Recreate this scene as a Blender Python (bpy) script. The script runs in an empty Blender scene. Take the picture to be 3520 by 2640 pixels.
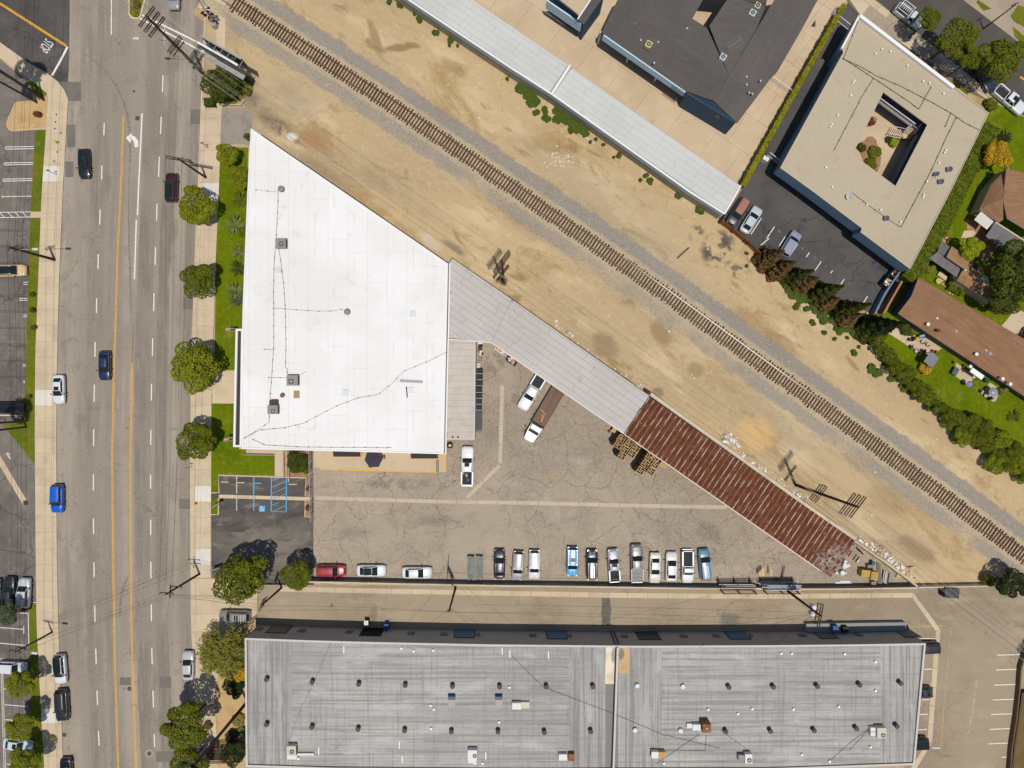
import bpy,math,random
from mathutils import Vector,Matrix
R = math.radians
random.seed(7)
# ------------------------------------------------------------------ camera, sky, sun
K = 0.0473            # metres of ground per photograph pixel
H = 115.6             # camera height above the ground
sc = bpy.context.scene
col = sc.collection
cam_d = bpy.data.cameras.new('camera'); cam = bpy.data.objects.new('camera',cam_d); col.objects.link(cam)
cam.location = (0,0,H); cam.rotation_euler = (0,0,0)
cam_d.sensor_fit = 'HORIZONTAL'; cam_d.angle = 2*math.atan(1760*K/H)
cam_d.clip_start = 1; cam_d.clip_end = 3000
sc.camera = cam
TZ = 0.215
SV = Vector((0.37,-0.93,0)).normalized()
sdir = Vector((-SV.x*TZ,-SV.y*TZ,-1)).normalized()
w = bpy.data.worlds.new('World'); sc.world = w; w.use_nodes = True
nt = w.node_tree; bg = nt.nodes['Background']
sky = nt.nodes.new('ShaderNodeTexSky'); sky.sky_type = 'NISHITA'; sky.sun_disc = False
sky.sun_elevation = math.atan(1/TZ); sky.sun_rotation = math.atan2(SV.x,SV.y)
sky.air_density = 1.0; sky.dust_density = 1.0; sky.altitude = 100
nt.links.new(sky.outputs[0],bg.inputs[0]); bg.inputs[1].default_value = 0.078
sl = bpy.data.lights.new('sun','SUN'); sl.energy = 3.4; sl.angle = R(0.53); sl.color = (1.0,0.955,0.875)
so = bpy.data.objects.new('sun',sl); col.objects.link(so)
so.rotation_euler = sdir.to_track_quat('-Z','Y').to_euler(); so.location = (30,-60,150)
sc.view_settings.view_transform = 'Standard'; sc.view_settings.look = 'None'
sc.view_settings.exposure = 0.0; sc.view_settings.gamma = 1.0
sc.view_settings.use_curve_mapping = False
sc.cycles.max_bounces = 6; sc.cycles.diffuse_bounces = 3; sc.cycles.glossy_bounces = 2
sc.cycles.transparent_max_bounces = 4; sc.cycles.caustics_reflective = False; sc.cycles.caustics_refractive = False

# ------------------------------------------------------------------ helpers
def G(sx,sy,z=0.0):
    f = K*(1-z/H)
    return Vector(((sx-1760)*f,(1320-sy)*f,z))
def c(cl,r,x,y):                 # pixel of an enlarged photograph tile -> photograph pixel
    return (880*cl+x/2.5136,660*r+y/2.5136)
def cl(cc,r,pts): return [c(cc,r,x,y) for x,y in pts]
def zz(X,Y,s,pts): return [(X+x/s,Y+y/s) for x,y in pts]
def W(pts,z=0.0): return [G(x,y,z).xy for x,y in pts]
def u(x,y): return (x*1.5913,y*1.5913)
def srgb(r,g,b):
    f = lambda v: (v/255/12.92) if v/255 <= .04045 else ((v/255+.055)/1.055)**2.4
    return (f(r),f(g),f(b))
EXPO = 1.17                         # sunlit level ground: picture value / base colour
def P(r,g,b):                     # base colour of a level surface that looks (r,g,b) in the sun
    return tuple(min(.85,v/EXPO) for v in srgb(r,g,b))

def tag(o,label=None,cat=None,group=None,kind=None):
    if label: o['label'] = label
    if cat: o['category'] = cat
    if group: o['group'] = group
    if kind: o['kind'] = kind
    return o
def empty(name,loc=(0,0,0),rz=0,label=None,cat=None,group=None):
    o = bpy.data.objects.new(name,None); col.objects.link(o)
    o.location = loc; o.rotation_euler = (0,0,rz); o.empty_display_size = .5
    return tag(o,label,cat,group)
def put(o,parent):
    o.parent = parent
    if parent is not None and parent.type == 'EMPTY' and not parent.get('local'):
        o.location =-Vector(parent.location)
    return o
ONES = 'zeroth first second third fourth fifth sixth seventh eighth ninth tenth eleventh twelfth thirteenth fourteenth fifteenth sixteenth seventeenth eighteenth nineteenth'.split()
def nth(i): return ONES[i] if i < 20 else ('twentieth' if i == 20 else 'twenty ' +ONES[i-20]) if i < 30 else 'thirtieth'
def kids(o): return list(o.children)
def copy_tree(o,parent=None):
    n = o.copy(); col.objects.link(n); n.parent = parent
    for ch in kids(o): copy_tree(ch,n)
    return n

class MB:
    def __init__(s): s.v = []; s.f = []; s.m = []
    def poly(s,pts,mi=0):
        n = len(s.v); s.v += [tuple(p) for p in pts]; s.f.append(tuple(range(n,n+len(pts)))); s.m.append(mi); return s
    def prism(s,pts,z0,z1,mi=0,side=None,bottom=False,z1s=None):
        pts = ccw(pts); n = len(s.v); k = len(pts); side = mi if side is None else side
        tops = z1s or [z1]*k
        s.v += [(p[0],p[1],z0) for p in pts]+[(p[0],p[1],t) for p,t in zip(pts,tops)]
        s.f.append(tuple(range(n+k,n+2*k))); s.m.append(mi)
        for i in range(k):
            j = (i+1) % k; s.f.append((n+i,n+j,n+k+j,n+k+i)); s.m.append(side)
        if bottom: s.f.append(tuple(range(n+k-1,n-1,-1))); s.m.append(side)
        return s
    def box(s,x,y,z,sx,sy,sz,rz=0,mi=0,side=None):   # z is the underside
        ca,sa = math.cos(rz),math.sin(rz)
        p = [(x+a*sx/2*ca-b*sy/2*sa,y+a*sx/2*sa+b*sy/2*ca) for a,b in ((-1,-1),(1,-1),(1,1),(-1,1))]
        return s.prism(p,z,z+sz,mi,side,True)
    def tube(s,p0,p1,r0,r1=None,n=8,mi=0,cap=True):
        p0 = Vector(p0); p1 = Vector(p1); r1 = r0 if r1 is None else r1
        d = (p1-p0)
        if d.length < 1e-6: return s
        d.normalize(); a = d.orthogonal().normalized(); b = d.cross(a); k = len(s.v)
        for p,r in ((p0,r0),(p1,r1)):
            for i in range(n):
                t = 2*math.pi*i/n; s.v.append(tuple(p+a*r*math.cos(t)+b*r*math.sin(t)))
        for i in range(n):
            j = (i+1) % n; s.f.append((k+i,k+j,k+n+j,k+n+i)); s.m.append(mi)
        if cap:
            s.f.append(tuple(range(k+n-1,k-1,-1))); s.m.append(mi)
            s.f.append(tuple(range(k+n,k+2*n))); s.m.append(mi)
        return s
    def path(s,pts,r,n=6,mi=0):
        for a,b in zip(pts,pts[1:]): s.tube(a,b,r,r,n,mi)
        return s
    def lathe(s,x,y,prof,n=12,mi=0):
        k = len(s.v)
        for r,z in prof:
            for i in range(n):
                t = 2*math.pi*i/n; s.v.append((x+r*math.cos(t),y+r*math.sin(t),z))
        for a in range(len(prof)-1):
            for i in range(n):
                j = (i+1) % n; s.f.append((k+a*n+i,k+a*n+j,k+(a+1)*n+j,k+(a+1)*n+i)); s.m.append(mi)
        s.f.append(tuple(range(k+(len(prof)-1)*n,k+len(prof)*n))); s.m.append(mi)
        return s
    def strip(s,A,B,mi=0):      # ribbon between two polylines of 3D points
        k = len(s.v); n = len(A)
        s.v += [tuple(p) for p in A]+[tuple(p) for p in B]
        for i in range(n-1):
            s.f.append((k+i,k+i+1,k+n+i+1,k+n+i)); s.m.append(mi)
        return s
    def build(s,name,mats,parent=None,smooth=False,uv=None,local=False):
        me = bpy.data.meshes.new(name); me.from_pydata(s.v,[],s.f)
        mats = mats if isinstance(mats,(list,tuple)) else [mats]
        for m in mats: me.materials.append(m)
        if len(mats) > 1: me.polygons.foreach_set('material_index',s.m)
        if smooth: me.polygons.foreach_set('use_smooth',[True]*len(s.f))
        if uv:
            L = me.uv_layers.new(name='UVMap')
            for lp in me.loops: L.data[lp.index].uv = uv[lp.vertex_index]
        me.update()
        o = bpy.data.objects.new(name,me); col.objects.link(o)
        if parent is not None:
            o.parent = parent
            if not local and parent.type == 'EMPTY' and not parent.get('local'): o.location =-Vector(parent.location)
        return o
def inst(o,parent=None,loc=None,rz=None,scale=None):
    n = o.copy(); col.objects.link(n)
    if parent is not None: n.parent = parent
    if loc is not None: n.location = loc
    if rz is not None: n.rotation_euler = (0,0,rz)
    if scale is not None: n.scale = scale if isinstance(scale,(tuple,list)) else (scale,)*3
    return n
def area(p): return sum(p[i][0]*p[(i+1) % len(p)][1]-p[(i+1) % len(p)][0]*p[i][1] for i in range(len(p)))/2
def ccw(p): return list(p) if area(p) > 0 else list(reversed(p))
def inset(p,d):
    p = [Vector((a[0],a[1])) for a in ccw(p)]; n = len(p); out = []
    for i in range(n):
        a,b,e = p[i-1],p[i],p[(i+1) % n]
        d1 = (b-a).normalized(); d2 = (e-b).normalized()
        n1 = Vector((-d1.y,d1.x)); n2 = Vector((-d2.y,d2.x)); m = (n1+n2)
        m = m/max(.3,m.dot(m))*2
        out.append(b+m*d)
    return out
def clip(sub,cp):
    cp = ccw(cp); out = [Vector((a[0],a[1])) for a in sub]
    for i in range(len(cp)):
        a = Vector((cp[i][0],cp[i][1])); b = Vector((cp[(i+1) % len(cp)][0],cp[(i+1) % len(cp)][1])); e = b-a
        inside = lambda q: e.x*(q.y-a.y)-e.y*(q.x-a.x) >=-1e-9
        src,out = out,[]
        for j in range(len(src)):
            s0,s1 = src[j-1],src[j]; i0,i1 = inside(s0),inside(s1)
            if i0 != i1:
                d = s1-s0; den = e.x*d.y-e.y*d.x
                t = (e.x*(a.y-s0.y)-e.y*(a.x-s0.x))/den if abs(den) > 1e-12 else 0
                out.append(s0+d*t)
            if i1: out.append(s1)
        if len(out) < 3: return []
    return out
def lay_sheets(name,mats,parent,poly,ang,row,seg,gap,z,th=.012,jit=.25,rndz=.004,zf=None):
    """rows of separate sheets (felt, slabs, boards) laid over a convex outline, each an object"""
    ca,sa = math.cos(ang),math.sin(ang)
    q = [Vector((p[0]*ca+p[1]*sa,-p[0]*sa+p[1]*ca)) for p in poly]
    x0,x1 = min(p.x for p in q),max(p.x for p in q); y0,y1 = min(p.y for p in q),max(p.y for p in q)
    y = y0; n = 0
    while y < y1-.05:
        x = x0-random.random()*seg*(1 if jit else 0)
        while x < x1:
            L = seg*(1+random.uniform(-jit,jit))
            r = [(x+gap/2,y+gap/2),(x+L-gap/2,y+gap/2),(x+L-gap/2,y+row-gap/2),(x+gap/2,y+row-gap/2)]
            k = clip(r,q); x += L
            if len(k) < 3 or abs(area(k)) < .12: continue
            wpt = [(p.x*ca-p.y*sa,p.x*sa+p.y*ca) for p in k]
            dz = random.uniform(0,rndz)
            mb = MB()
            if zf: mb.prism(wpt,z,z,z1s=[zf(a,b)+th+dz for a,b in ccw(wpt)])
            else: mb.prism(wpt,z,z+th+dz)
            o = mb.build(name,mats if not isinstance(mats,list) else random.choice(mats),parent); n += 1
        y += row
    return n

# ------------------------------------------------------------------ materials
class NT:
    def __init__(s,m): s.t = m.node_tree; s.n = s.t.nodes; s.l = s.t.links
    def new(s,t,**kw):
        n = s.n.new(t)
        for k,v in kw.items(): setattr(n,k,v)
        return n
    def set(s,sock,v):
        if hasattr(v,'is_output'): s.l.new(v,sock)
        else: sock.default_value = v
    def math(s,op,a,b=0.0,cl=False):
        n = s.new('ShaderNodeMath',operation=op); n.use_clamp = cl; s.set(n.inputs[0],a); s.set(n.inputs[1],b); return n.outputs[0]
    def map(s,v,a,b,x=0.0,y=1.0):
        n = s.new('ShaderNodeMapRange',interpolation_type='SMOOTHSTEP'); s.set(n.inputs[0],v)
        for i,q in enumerate((a,b,x,y)): n.inputs[1+i].default_value = q
        return n.outputs[0]
    def mapping(s,vec,rot=0,scale=(1,1,1),loc=(0,0,0)):
        # rotate about Z by -rot, then scale
        a = s.new('ShaderNodeMapping'); s.l.new(vec,a.inputs[0]); a.inputs[1].default_value = loc; a.inputs[2].default_value = (0,0,-rot)
        if tuple(scale) == (1,1,1): return a.outputs[0]
        b = s.new('ShaderNodeVectorMath',operation='MULTIPLY'); s.l.new(a.outputs[0],b.inputs[0]); b.inputs[1].default_value = scale
        return b.outputs[0]
    def noise(s,vec,sc_,det=5,dist=0.0,colr=False,rough=.55):
        n = s.new('ShaderNodeTexNoise'); s.l.new(vec,n.inputs['Vector']); n.inputs['Scale'].default_value = sc_
        n.inputs['Detail'].default_value = det; n.inputs['Distortion'].default_value = dist; n.inputs['Roughness'].default_value = rough
        return n.outputs[1 if colr else 0]
    def warp(s,vec,sc_,amt):
        a = s.noise(vec,sc_,3,0,True)
        b = s.new('ShaderNodeVectorMath',operation='SUBTRACT'); s.l.new(a,b.inputs[0]); b.inputs[1].default_value = (.5,.5,.5)
        d = s.new('ShaderNodeVectorMath',operation='MULTIPLY_ADD'); s.l.new(b.outputs[0],d.inputs[0]); d.inputs[1].default_value = (amt,)*3; s.l.new(vec,d.inputs[2])
        return d.outputs[0]
    def mix(s,fac,a,b):
        n = s.new('ShaderNodeMix',data_type='RGBA'); s.set(n.inputs[0],fac)
        s.set(n.inputs[6],a if hasattr(a,'is_output') else (*a,1)); s.set(n.inputs[7],b if hasattr(b,'is_output') else (*b,1)); return n.outputs[2]
MATS = {}
def mat(name,colr,rough=.85,layers=(),bump=None,metal=0.0,coat=0.0,spec=.3,coord='P',trans=0.0,emit=None,rnd=0.0,isl=0.0,alpha=None):
    if name in MATS: return MATS[name]
    m = bpy.data.materials.new(name); m.use_nodes = True; MATS[name] = m
    s = NT(m); bs = s.n['Principled BSDF']; out = s.n['Material Output']
    if coord == 'P': vec = s.new('ShaderNodeNewGeometry').outputs['Position']
    elif coord == 'U': vec = s.new('ShaderNodeUVMap').outputs[0]
    else: vec = s.new('ShaderNodeTexCoord').outputs['Object']
    uvv = None
    cur = colr
    for L in layers:
        k = L[0]; kw = L[-1] if isinstance(L[-1],dict) else {}
        if k == 'n':       # noise patches
            _,scl,lo,hi,lc,amt = L[:6]
            v = vec
            if 'rot' in kw or 's' in kw: v = s.mapping(v,kw.get('rot',0),kw.get('s',(1,1,1)))
            f = s.map(s.noise(v,scl,kw.get('det',5),kw.get('dist',0),rough=kw.get('r',.55)),lo,hi)
            f = s.math('MULTIPLY',f,amt)
        elif k == 'v':     # cracks
            _,scl,wd,lc,amt = L[:5]
            v = s.warp(vec,kw.get('ws',scl*1.5),kw.get('warp',.5/scl))
            if 'rot' in kw or 's' in kw: v = s.mapping(v,kw.get('rot',0),kw.get('s',(1,1,1)))
            n = s.new('ShaderNodeTexVoronoi',feature='DISTANCE_TO_EDGE'); s.l.new(v,n.inputs['Vector']); n.inputs['Scale'].default_value = scl
            f = s.math('MULTIPLY',s.map(n.outputs[0],0,wd,1,0),amt)
            if 'mask' in kw:
                ms,lo,hi = kw['mask']; f = s.math('MULTIPLY',f,s.map(s.noise(vec,ms,3),lo,hi))
        elif k == 's':     # ruled lines: period, width, rotation
            _,per,wd,rot,lc,amt = L[:6]
            v = s.mapping(vec,rot); sp = s.new('ShaderNodeSeparateXYZ'); s.l.new(v,sp.inputs[0])
            f = s.math('FRACT',s.math('DIVIDE',s.math('ADD',sp.outputs[0],kw.get('off',0.0)),per)); f = s.math('LESS_THAN',f,wd/per); f = s.math('MULTIPLY',f,amt)
            if 'mask' in kw:
                ms,lo,hi = kw['mask']; f = s.math('MULTIPLY',f,s.map(s.noise(s.mapping(vec,rot,kw.get('ms',(1,1,1))),ms,4),lo,hi))
        elif k == 'b':     # a stain of its own shape
            _,cx,cy,rx,ry,rot,lc,amt = L[:8]
            v = s.warp(vec,kw.get('ws',.35),kw.get('warp',min(rx,ry)*.9))
            a = s.new('ShaderNodeVectorMath',operation='SUBTRACT'); s.l.new(v,a.inputs[0]); a.inputs[1].default_value = (cx,cy,0)
            v = s.mapping(a.outputs[0],rot,(1/rx,1/ry,0))
            a = s.new('ShaderNodeVectorMath',operation='LENGTH'); s.l.new(v,a.inputs[0])
            f = s.math('MULTIPLY',s.map(a.outputs['Value'],kw.get('in_',.45),1.0,1,0),amt)
            if 'mask' in kw:
                ms,lo,hi = kw['mask']; f = s.math('MULTIPLY',f,s.map(s.noise(vec,ms,6),lo,hi))
        elif k == 'u':     # band in the u coordinate of the strip
            _,uc,hw,fe,lc,amt = L[:6]
            if uvv is None:
                q = s.new('ShaderNodeUVMap').outputs[0]; sp = s.new('ShaderNodeSeparateXYZ'); s.l.new(q,sp.inputs[0]); uvv = sp.outputs[0]
            d = uvv
            if kw.get('wob'): d = s.math('ADD',d,s.math('MULTIPLY',s.math('SUBTRACT',s.noise(vec,kw.get('ws',.5),6),.5),kw['wob']))
            d = s.math('ABSOLUTE',s.math('SUBTRACT',d,uc))
            f = s.math('MULTIPLY',s.map(d,hw,hw+fe,1,0),amt)
            if 'mask' in kw:
                ms,lo,hi = kw['mask']; f = s.math('MULTIPLY',f,s.map(s.noise(s.mapping(vec,0,kw.get('ms',(1,1,1))),ms,5),lo,hi))
        cur = s.mix(f,cur,lc)
    if rnd or isl:
        src = s.new('ShaderNodeNewGeometry').outputs['Random Per Island'] if isl else s.new('ShaderNodeObjectInfo').outputs['Random']
        a = isl or rnd
        hv = s.new('ShaderNodeHueSaturation'); s.set(hv.inputs['Color'],cur if hasattr(cur,'is_output') else (*cur,1))
        s.set(hv.inputs['Value'],s.math('ADD',s.math('MULTIPLY',src,2*a),1-a))
        s.set(hv.inputs['Hue'],s.math('ADD',s.math('MULTIPLY',s.math('FRACT',s.math('MULTIPLY',src,7.3)),a*.09),.5-a*.045))
        cur = hv.outputs[0]
    s.set(bs.inputs['Base Color'],cur if hasattr(cur,'is_output') else (*cur,1))
    bs.inputs['Roughness'].default_value = rough; bs.inputs['Metallic'].default_value = metal
    bs.inputs['Specular IOR Level'].default_value = spec
    if coat: bs.inputs['Coat Weight'].default_value = coat; bs.inputs['Coat Roughness'].default_value = .06
    if bump:
        b = s.new('ShaderNodeBump'); b.inputs['Strength'].default_value = bump[1]; b.inputs['Distance'].default_value = bump[2] if len(bump) > 2 else .03
        v = vec
        if len(bump) > 3: v = s.mapping(vec,bump[3][0],bump[3][1])
        s.l.new(s.noise(v,bump[0],6),b.inputs['Height']); s.l.new(b.outputs[0],bs.inputs['Normal'])
    if trans:
        tr = s.new('ShaderNodeBsdfTranslucent'); s.set(tr.inputs[0],cur if hasattr(cur,'is_output') else (*cur,1))
        mx = s.new('ShaderNodeMixShader'); mx.inputs[0].default_value = trans
        s.l.new(bs.outputs[0],mx.inputs[1]); s.l.new(tr.outputs[0],mx.inputs[2]); s.l.new(mx.outputs[0],out.inputs[0])
    if emit: bs.inputs['Emission Color'].default_value = (*emit[:3],1); bs.inputs['Emission Strength'].default_value = emit[3]
    return m
def flat(name,rgb,rough=.7,**kw): return mat(name,P(*rgb),rough,**kw)
# ------------------------------------------------------------------ ground materials
AR =-R(34.9)                                    # direction of the railway
def B(px,py,rx,ry,ang,rgb,amt,**kw):      # stain centred at a photograph pixel, radii in pixels
    g = G(px,py); return ('b',g.x,g.y,rx*K,ry*K,ang,P(*rgb),amt,kw)
DIRT = [
    ('n',.05,.42,.62,P(178,156,122),.9,dict(rot=AR,s=(.35,1.2,1))),
    ('n',.16,.5,.66,P(214,190,152),.8,dict(rot=AR,s=(.5,1.2,1),det=8)),
    ('n',.10,.53,.64,P(168,138,92),.8,dict(rot=AR,s=(.5,1.1,1),dist=.8,det=9,r=.62)),
    ('n',.22,.56,.66,P(152,124,80),.75,dict(rot=AR,s=(.42,1.2,1),dist=1.0,det=9,r=.64)),
    ('n',.7,.56,.70,P(156,132,98),.6,dict(rot=AR,s=(.5,1.2,1),dist=.6,det=9,r=.65)),
    ('n',1.3,.53,.70,P(218,197,162),.55,dict(det=9,r=.65)),
    ('n',.035,.5,.62,P(176,160,134),.6,dict(rot=AR,s=(.3,1.5,1))),
    B(960,440,110,34,AR,(104,92,80),.9,in_=.2,mask=(.4,.36,.52)),B(870,350,120,46,AR,(126,110,94),.8,in_=.1,mask=(.3,.36,.54)),B(1010,330,150,80,AR,(166,150,124),.7,in_=.1),B(1330,640,240,60,AR,(158,140,110),.7,in_=.1,mask=(.15,.36,.6)),
    B(1065,480,60,32,AR,(170,122,84),.6),B(1005,470,26,20,0,(226,222,214),.8),
    B(1120,590,180,30,AR,(140,122,98),.6,in_=.1),B(1480,830,60,26,AR,(206,196,180),.6),
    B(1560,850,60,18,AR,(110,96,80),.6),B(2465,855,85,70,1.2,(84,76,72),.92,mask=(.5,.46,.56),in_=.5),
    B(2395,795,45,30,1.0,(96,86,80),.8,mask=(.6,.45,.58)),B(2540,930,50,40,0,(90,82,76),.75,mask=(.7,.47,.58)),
    B(2270,1145,44,62,.5,(150,124,90),.75),B(2080,1190,66,52,AR,(146,122,92),.7),
    B(2390,1270,36,36,0,(158,130,96),.7),B(2260,1350,30,24,0,(110,96,78),.6),
    B(2600,1490,90,70,AR,(222,182,118),.6),B(1290,130,90,22,AR-.6,(150,126,90),.75),
    B(1370,165,70,16,.1,(140,118,84),.8),B(1420,155,36,14,-.2,(140,116,84),.7),
    B(1560,230,70,26,AR,(160,134,98),.6),B(1470,390,90,26,AR,(160,132,92),.6),
    B(1800,760,130,40,AR,(168,142,104),.6),B(3050,1720,110,60,AR,(166,142,106),.6),
    B(3150,1890,100,36,AR,(140,120,92),.65),B(2930,1250,50,12,-.9,(150,126,92),.7),B(2690,1180,110,26,-.7,(156,132,98),.5),
    B(3250,1480,150,60,-.7,(178,156,124),.5),B(800,120,70,60,0,(172,150,122),.7,in_=.2),
    B(1720,960,30,16,.4,(120,104,84),.5),B(3030,1880,60,14,AR,(120,104,84),.7,mask=(1.2,.45,.6)),
    ('n',7,.6,.75,P(232,214,184),.4,dict(det=3)),('n',5,.64,.74,P(120,100,76),.45,dict(det=3)),
]
dirt_m = mat('dirt',P(197,171,130),.95,DIRT,(2.2,.22,.08),spec=.1)
ballast_m = mat('ballast',P(197,171,130),.95,DIRT+[
        ('u',.50,.22,.10,P(180,166,144),.55,dict(wob=.14,ws=.5)),
        ('u',.775,.085,.05,P(146,139,130),.85,dict(wob=.14,ws=.6)),
        ('u',.235,.075,.06,P(150,142,132),.75,dict(wob=.18,ws=.35,mask=(.07,.34,.50))),
        ('u',.5,.17,.03,P(186,168,138),.6,dict(wob=.05)),
        ('u',.5,.03,.10,P(140,116,94),.35,dict(mask=(.3,.4,.6))),
        ('n',2.6,.54,.66,P(122,112,100),.45,dict(det=4)),('n',3.2,.58,.68,P(214,202,182),.4,dict(det=4)),
    ],(4,.35,.08),spec=.1)
road_m = mat('road_asphalt',P(166,154,138),.9,[
    ('u',.195,.03,.05,P(146,136,124),.6,{}),('u',.30,.085,.02,P(143,132,119),.95,{}),('u',.24,.012,.02,P(130,120,109),.7,{}),
    ('u',.415,.03,.05,P(141,133,123),.7,{}),('u',.34,.012,.01,P(158,148,134),.6,{}),
    ('u',.68,.095,.012,P(141,131,119),.95,{}),('u',.78,.035,.02,P(128,119,109),.95,{}),('u',.645,.012,.015,P(128,119,109),.7,{}),('u',.605,.014,.02,P(126,117,108),.8,{}),
    ('u',.715,.012,.012,P(154,145,133),.8,{}),('u',.84,.004,.004,P(150,142,132),.6,{}),('u',.962,.012,.008,P(112,104,96),.55,dict(mask=(.5,.42,.6),ms=(1,.3,1))),
    ('u',.96,.03,.02,P(130,122,112),.6,{}),('u',.04,.008,.01,P(110,102,94),.4,dict(mask=(.8,.5,.62))),
    ('n',.9,.42,.7,P(124,115,105),.45,dict(s=(1,.05,1))),('n',2.2,.45,.7,P(174,164,150),.3,dict(s=(1,.06,1))),
    ('n',.07,.45,.62,P(150,139,124),.7,{}),('n',.12,.54,.66,P(134,123,110),.6,dict(s=(1,.25,1),det=8)),('n',.25,.60,.70,P(118,108,97),.5,dict(s=(1,.4,1),det=8)),('n',.6,.6,.72,P(184,173,157),.5,dict(s=(1,.12,1),det=6)),
    ('v',.16,.012,P(104,96,88),.55,dict(warp=3,ws=.5,mask=(.09,.47,.55),s=(.6,1.6,1))),
    ('n',.5,.68,.76,P(100,92,84),.6,dict(det=3)),
    ('n',4,.42,.64,P(178,166,149),.25,dict(det=3)),('n',3.6,.52,.7,P(122,111,98),.3,dict(det=3)),('n',.35,.6,.7,P(128,119,108),.4,dict(dist=.6)),
],(30,.3,.01),coord='P',spec=.15)
dark_asph = mat('dark_asphalt',P(82,78,76),.92,[
    ('n',.12,.42,.66,P(104,98,92),.8,{}),('n',.4,.5,.7,P(66,63,62),.6,dict(dist=.6)),
    ('v',.12,.012,P(48,46,46),.7,dict(warp=5,ws=.3,mask=(.06,.45,.55))),('n',8,.55,.75,P(128,122,116),.4,dict(det=2)),
],(20,.3,.01),spec=.15)
apt_asph = mat('apartment_lot_asphalt',P(84,82,81),.92,[
    ('n',.1,.4,.66,P(98,95,92),.8,{}),('n',.5,.5,.7,P(70,69,70),.5,dict(dist=.5)),
    ('v',.1,.012,P(48,48,50),.7,dict(warp=5,ws=.25,mask=(.05,.44,.52))),('n',8,.58,.75,P(120,116,112),.4,dict(det=2)),
],(20,.3,.01),spec=.15)
west_asph = mat('west_lot_asphalt',P(124,116,107),.92,[
    ('n',.09,.42,.62,P(96,90,85),.85,{}),('n',.5,.5,.68,P(142,133,122),.5,dict(dist=.5)),
    ('v',.13,.02,P(66,62,60),.7,dict(warp=4,ws=.3,mask=(.08,.42,.52))),('n',8,.55,.75,P(150,142,132),.4,dict(det=2)),
],(20,.3,.01),spec=.15)
stall_asph = mat('stall_lot_asphalt',P(94,89,84),.92,[
    B(950,1880,300,130,0,(142,133,121),.7,in_=.1),('n',.3,.45,.65,P(76,73,70),.8,dict(dist=.8,rot=.3,s=(.5,1.4,1))),('n',.6,.52,.7,P(142,132,114),.6,dict(dist=.8,rot=.2,s=(.6,1.3,1))),
    ('n',8,.55,.75,P(150,142,132),.35,dict(det=2)),
],(20,.3,.01),spec=.15)
yard_m = mat('yard_asphalt',P(172,157,138),.92,[
    ('n',.05,.45,.62,P(156,142,125),.8,{}),('n',.16,.52,.68,P(182,168,150),.7,dict(s=(.6,1.3,1))),
    B(1500,1790,120,30,0,(126,116,106),.6,in_=.1),B(1210,1830,110,34,0,(134,123,111),.6,in_=.1),B(1360,1665,170,26,0,(118,108,98),.6,mask=(.6,.42,.58)),B(2440,1830,70,44,AR,(130,118,104),.6),
    B(2060,1590,40,36,0,(150,122,92),.45,mask=(.8,.4,.6)),B(1875,1637,16,8,0,(196,148,96),.8),B(1705,1250,60,60,0,(120,108,94),.6,mask=(.7,.42,.6)),
    B(1775,1370,20,26,.4,(104,82,56),.6),B(1800,1290,70,130,0,(146,132,116),.55,in_=.1),B(2050,1550,130,60,0,(150,137,122),.5,in_=.1),B(1690,1500,36,70,0,(138,125,110),.6,in_=.1),
    ('v',.17,.014,P(118,104,88),.75,dict(warp=2.0,ws=.45,mask=(.05,.36,.46))),('v',.34,.014,P(120,106,90),.6,dict(warp=1.6,ws=.7,mask=(.07,.47,.56))),
    ('v',.75,.032,P(118,105,90),.65,dict(warp=.7,ws=1.2,mask=(.045,.46,.55))),
    ('n',1.2,.6,.74,P(120,108,94),.5,dict(s=(.5,1.4,1),det=4)),('n',.3,.5,.68,P(150,136,119),.6,dict(dist=.8,det=8)),
    ('n',3.5,.5,.68,P(192,178,160),.45,dict(det=3)),('n',3.2,.55,.7,P(128,116,102),.45,dict(det=3)),
],(14,.4,.015),spec=.12)
alley_m = mat('alley_asphalt',P(165,149,126),.92,[
    ('n',.05,.45,.62,P(150,134,112),.8,{}),('n',.3,.52,.68,P(176,160,136),.7,dict(s=(.5,1.3,1))),
    B(2508,2130,46,30,0,(112,112,102),.75),B(1140,2080,7,8,0,(90,80,66),.7),B(1285,2110,40,20,1.5,(120,104,82),.5),
    ('v',.3,.016,P(112,98,80),.6,dict(warp=2,ws=.6,mask=(.06,.44,.54))),('v',.9,.03,P(122,108,90),.55,dict(warp=.7,ws=1.2,mask=(.05,.46,.56))),
    ('n',1.0,.64,.76,P(104,92,76),.5,dict(det=4)),('n',8,.55,.75,P(190,174,150),.35,dict(det=2)),
],(14,.4,.015),spec=.12)
conc = mat('pale_concrete',P(208,188,158),.9,[('n',.4,.42,.68,P(192,172,144),.7,{}),('n',1.5,.55,.72,P(218,200,172),.5,{}),('n',6,.6,.75,P(166,148,124),.35,dict(det=3))],(12,.25,.01),rnd=.05,spec=.15)
conc_tan = mat('tan_concrete',P(205,183,153),.9,[('n',.08,.42,.62,P(194,171,140),.8,{}),('n',.3,.5,.68,P(216,193,160),.6,dict(dist=.5)),('n',.9,.6,.74,P(180,154,124),.5,{}),('n',7,.58,.75,P(170,144,112),.3,dict(det=3))],(12,.25,.01),rnd=.02,spec=.15)
conc_grey = mat('grey_concrete',P(176,160,138),.9,[('n',.3,.42,.66,P(160,145,124),.7,{}),('n',1.2,.55,.7,P(190,174,152),.5,{}),('n',7,.58,.75,P(140,126,108),.3,dict(det=3))],(12,.25,.01),rnd=.05,spec=.15)
conc_new = mat('new_concrete',P(226,218,205),.85,[('n',.5,.42,.66,P(214,206,192),.6,{})],(12,.2,.01),rnd=.03)
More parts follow.
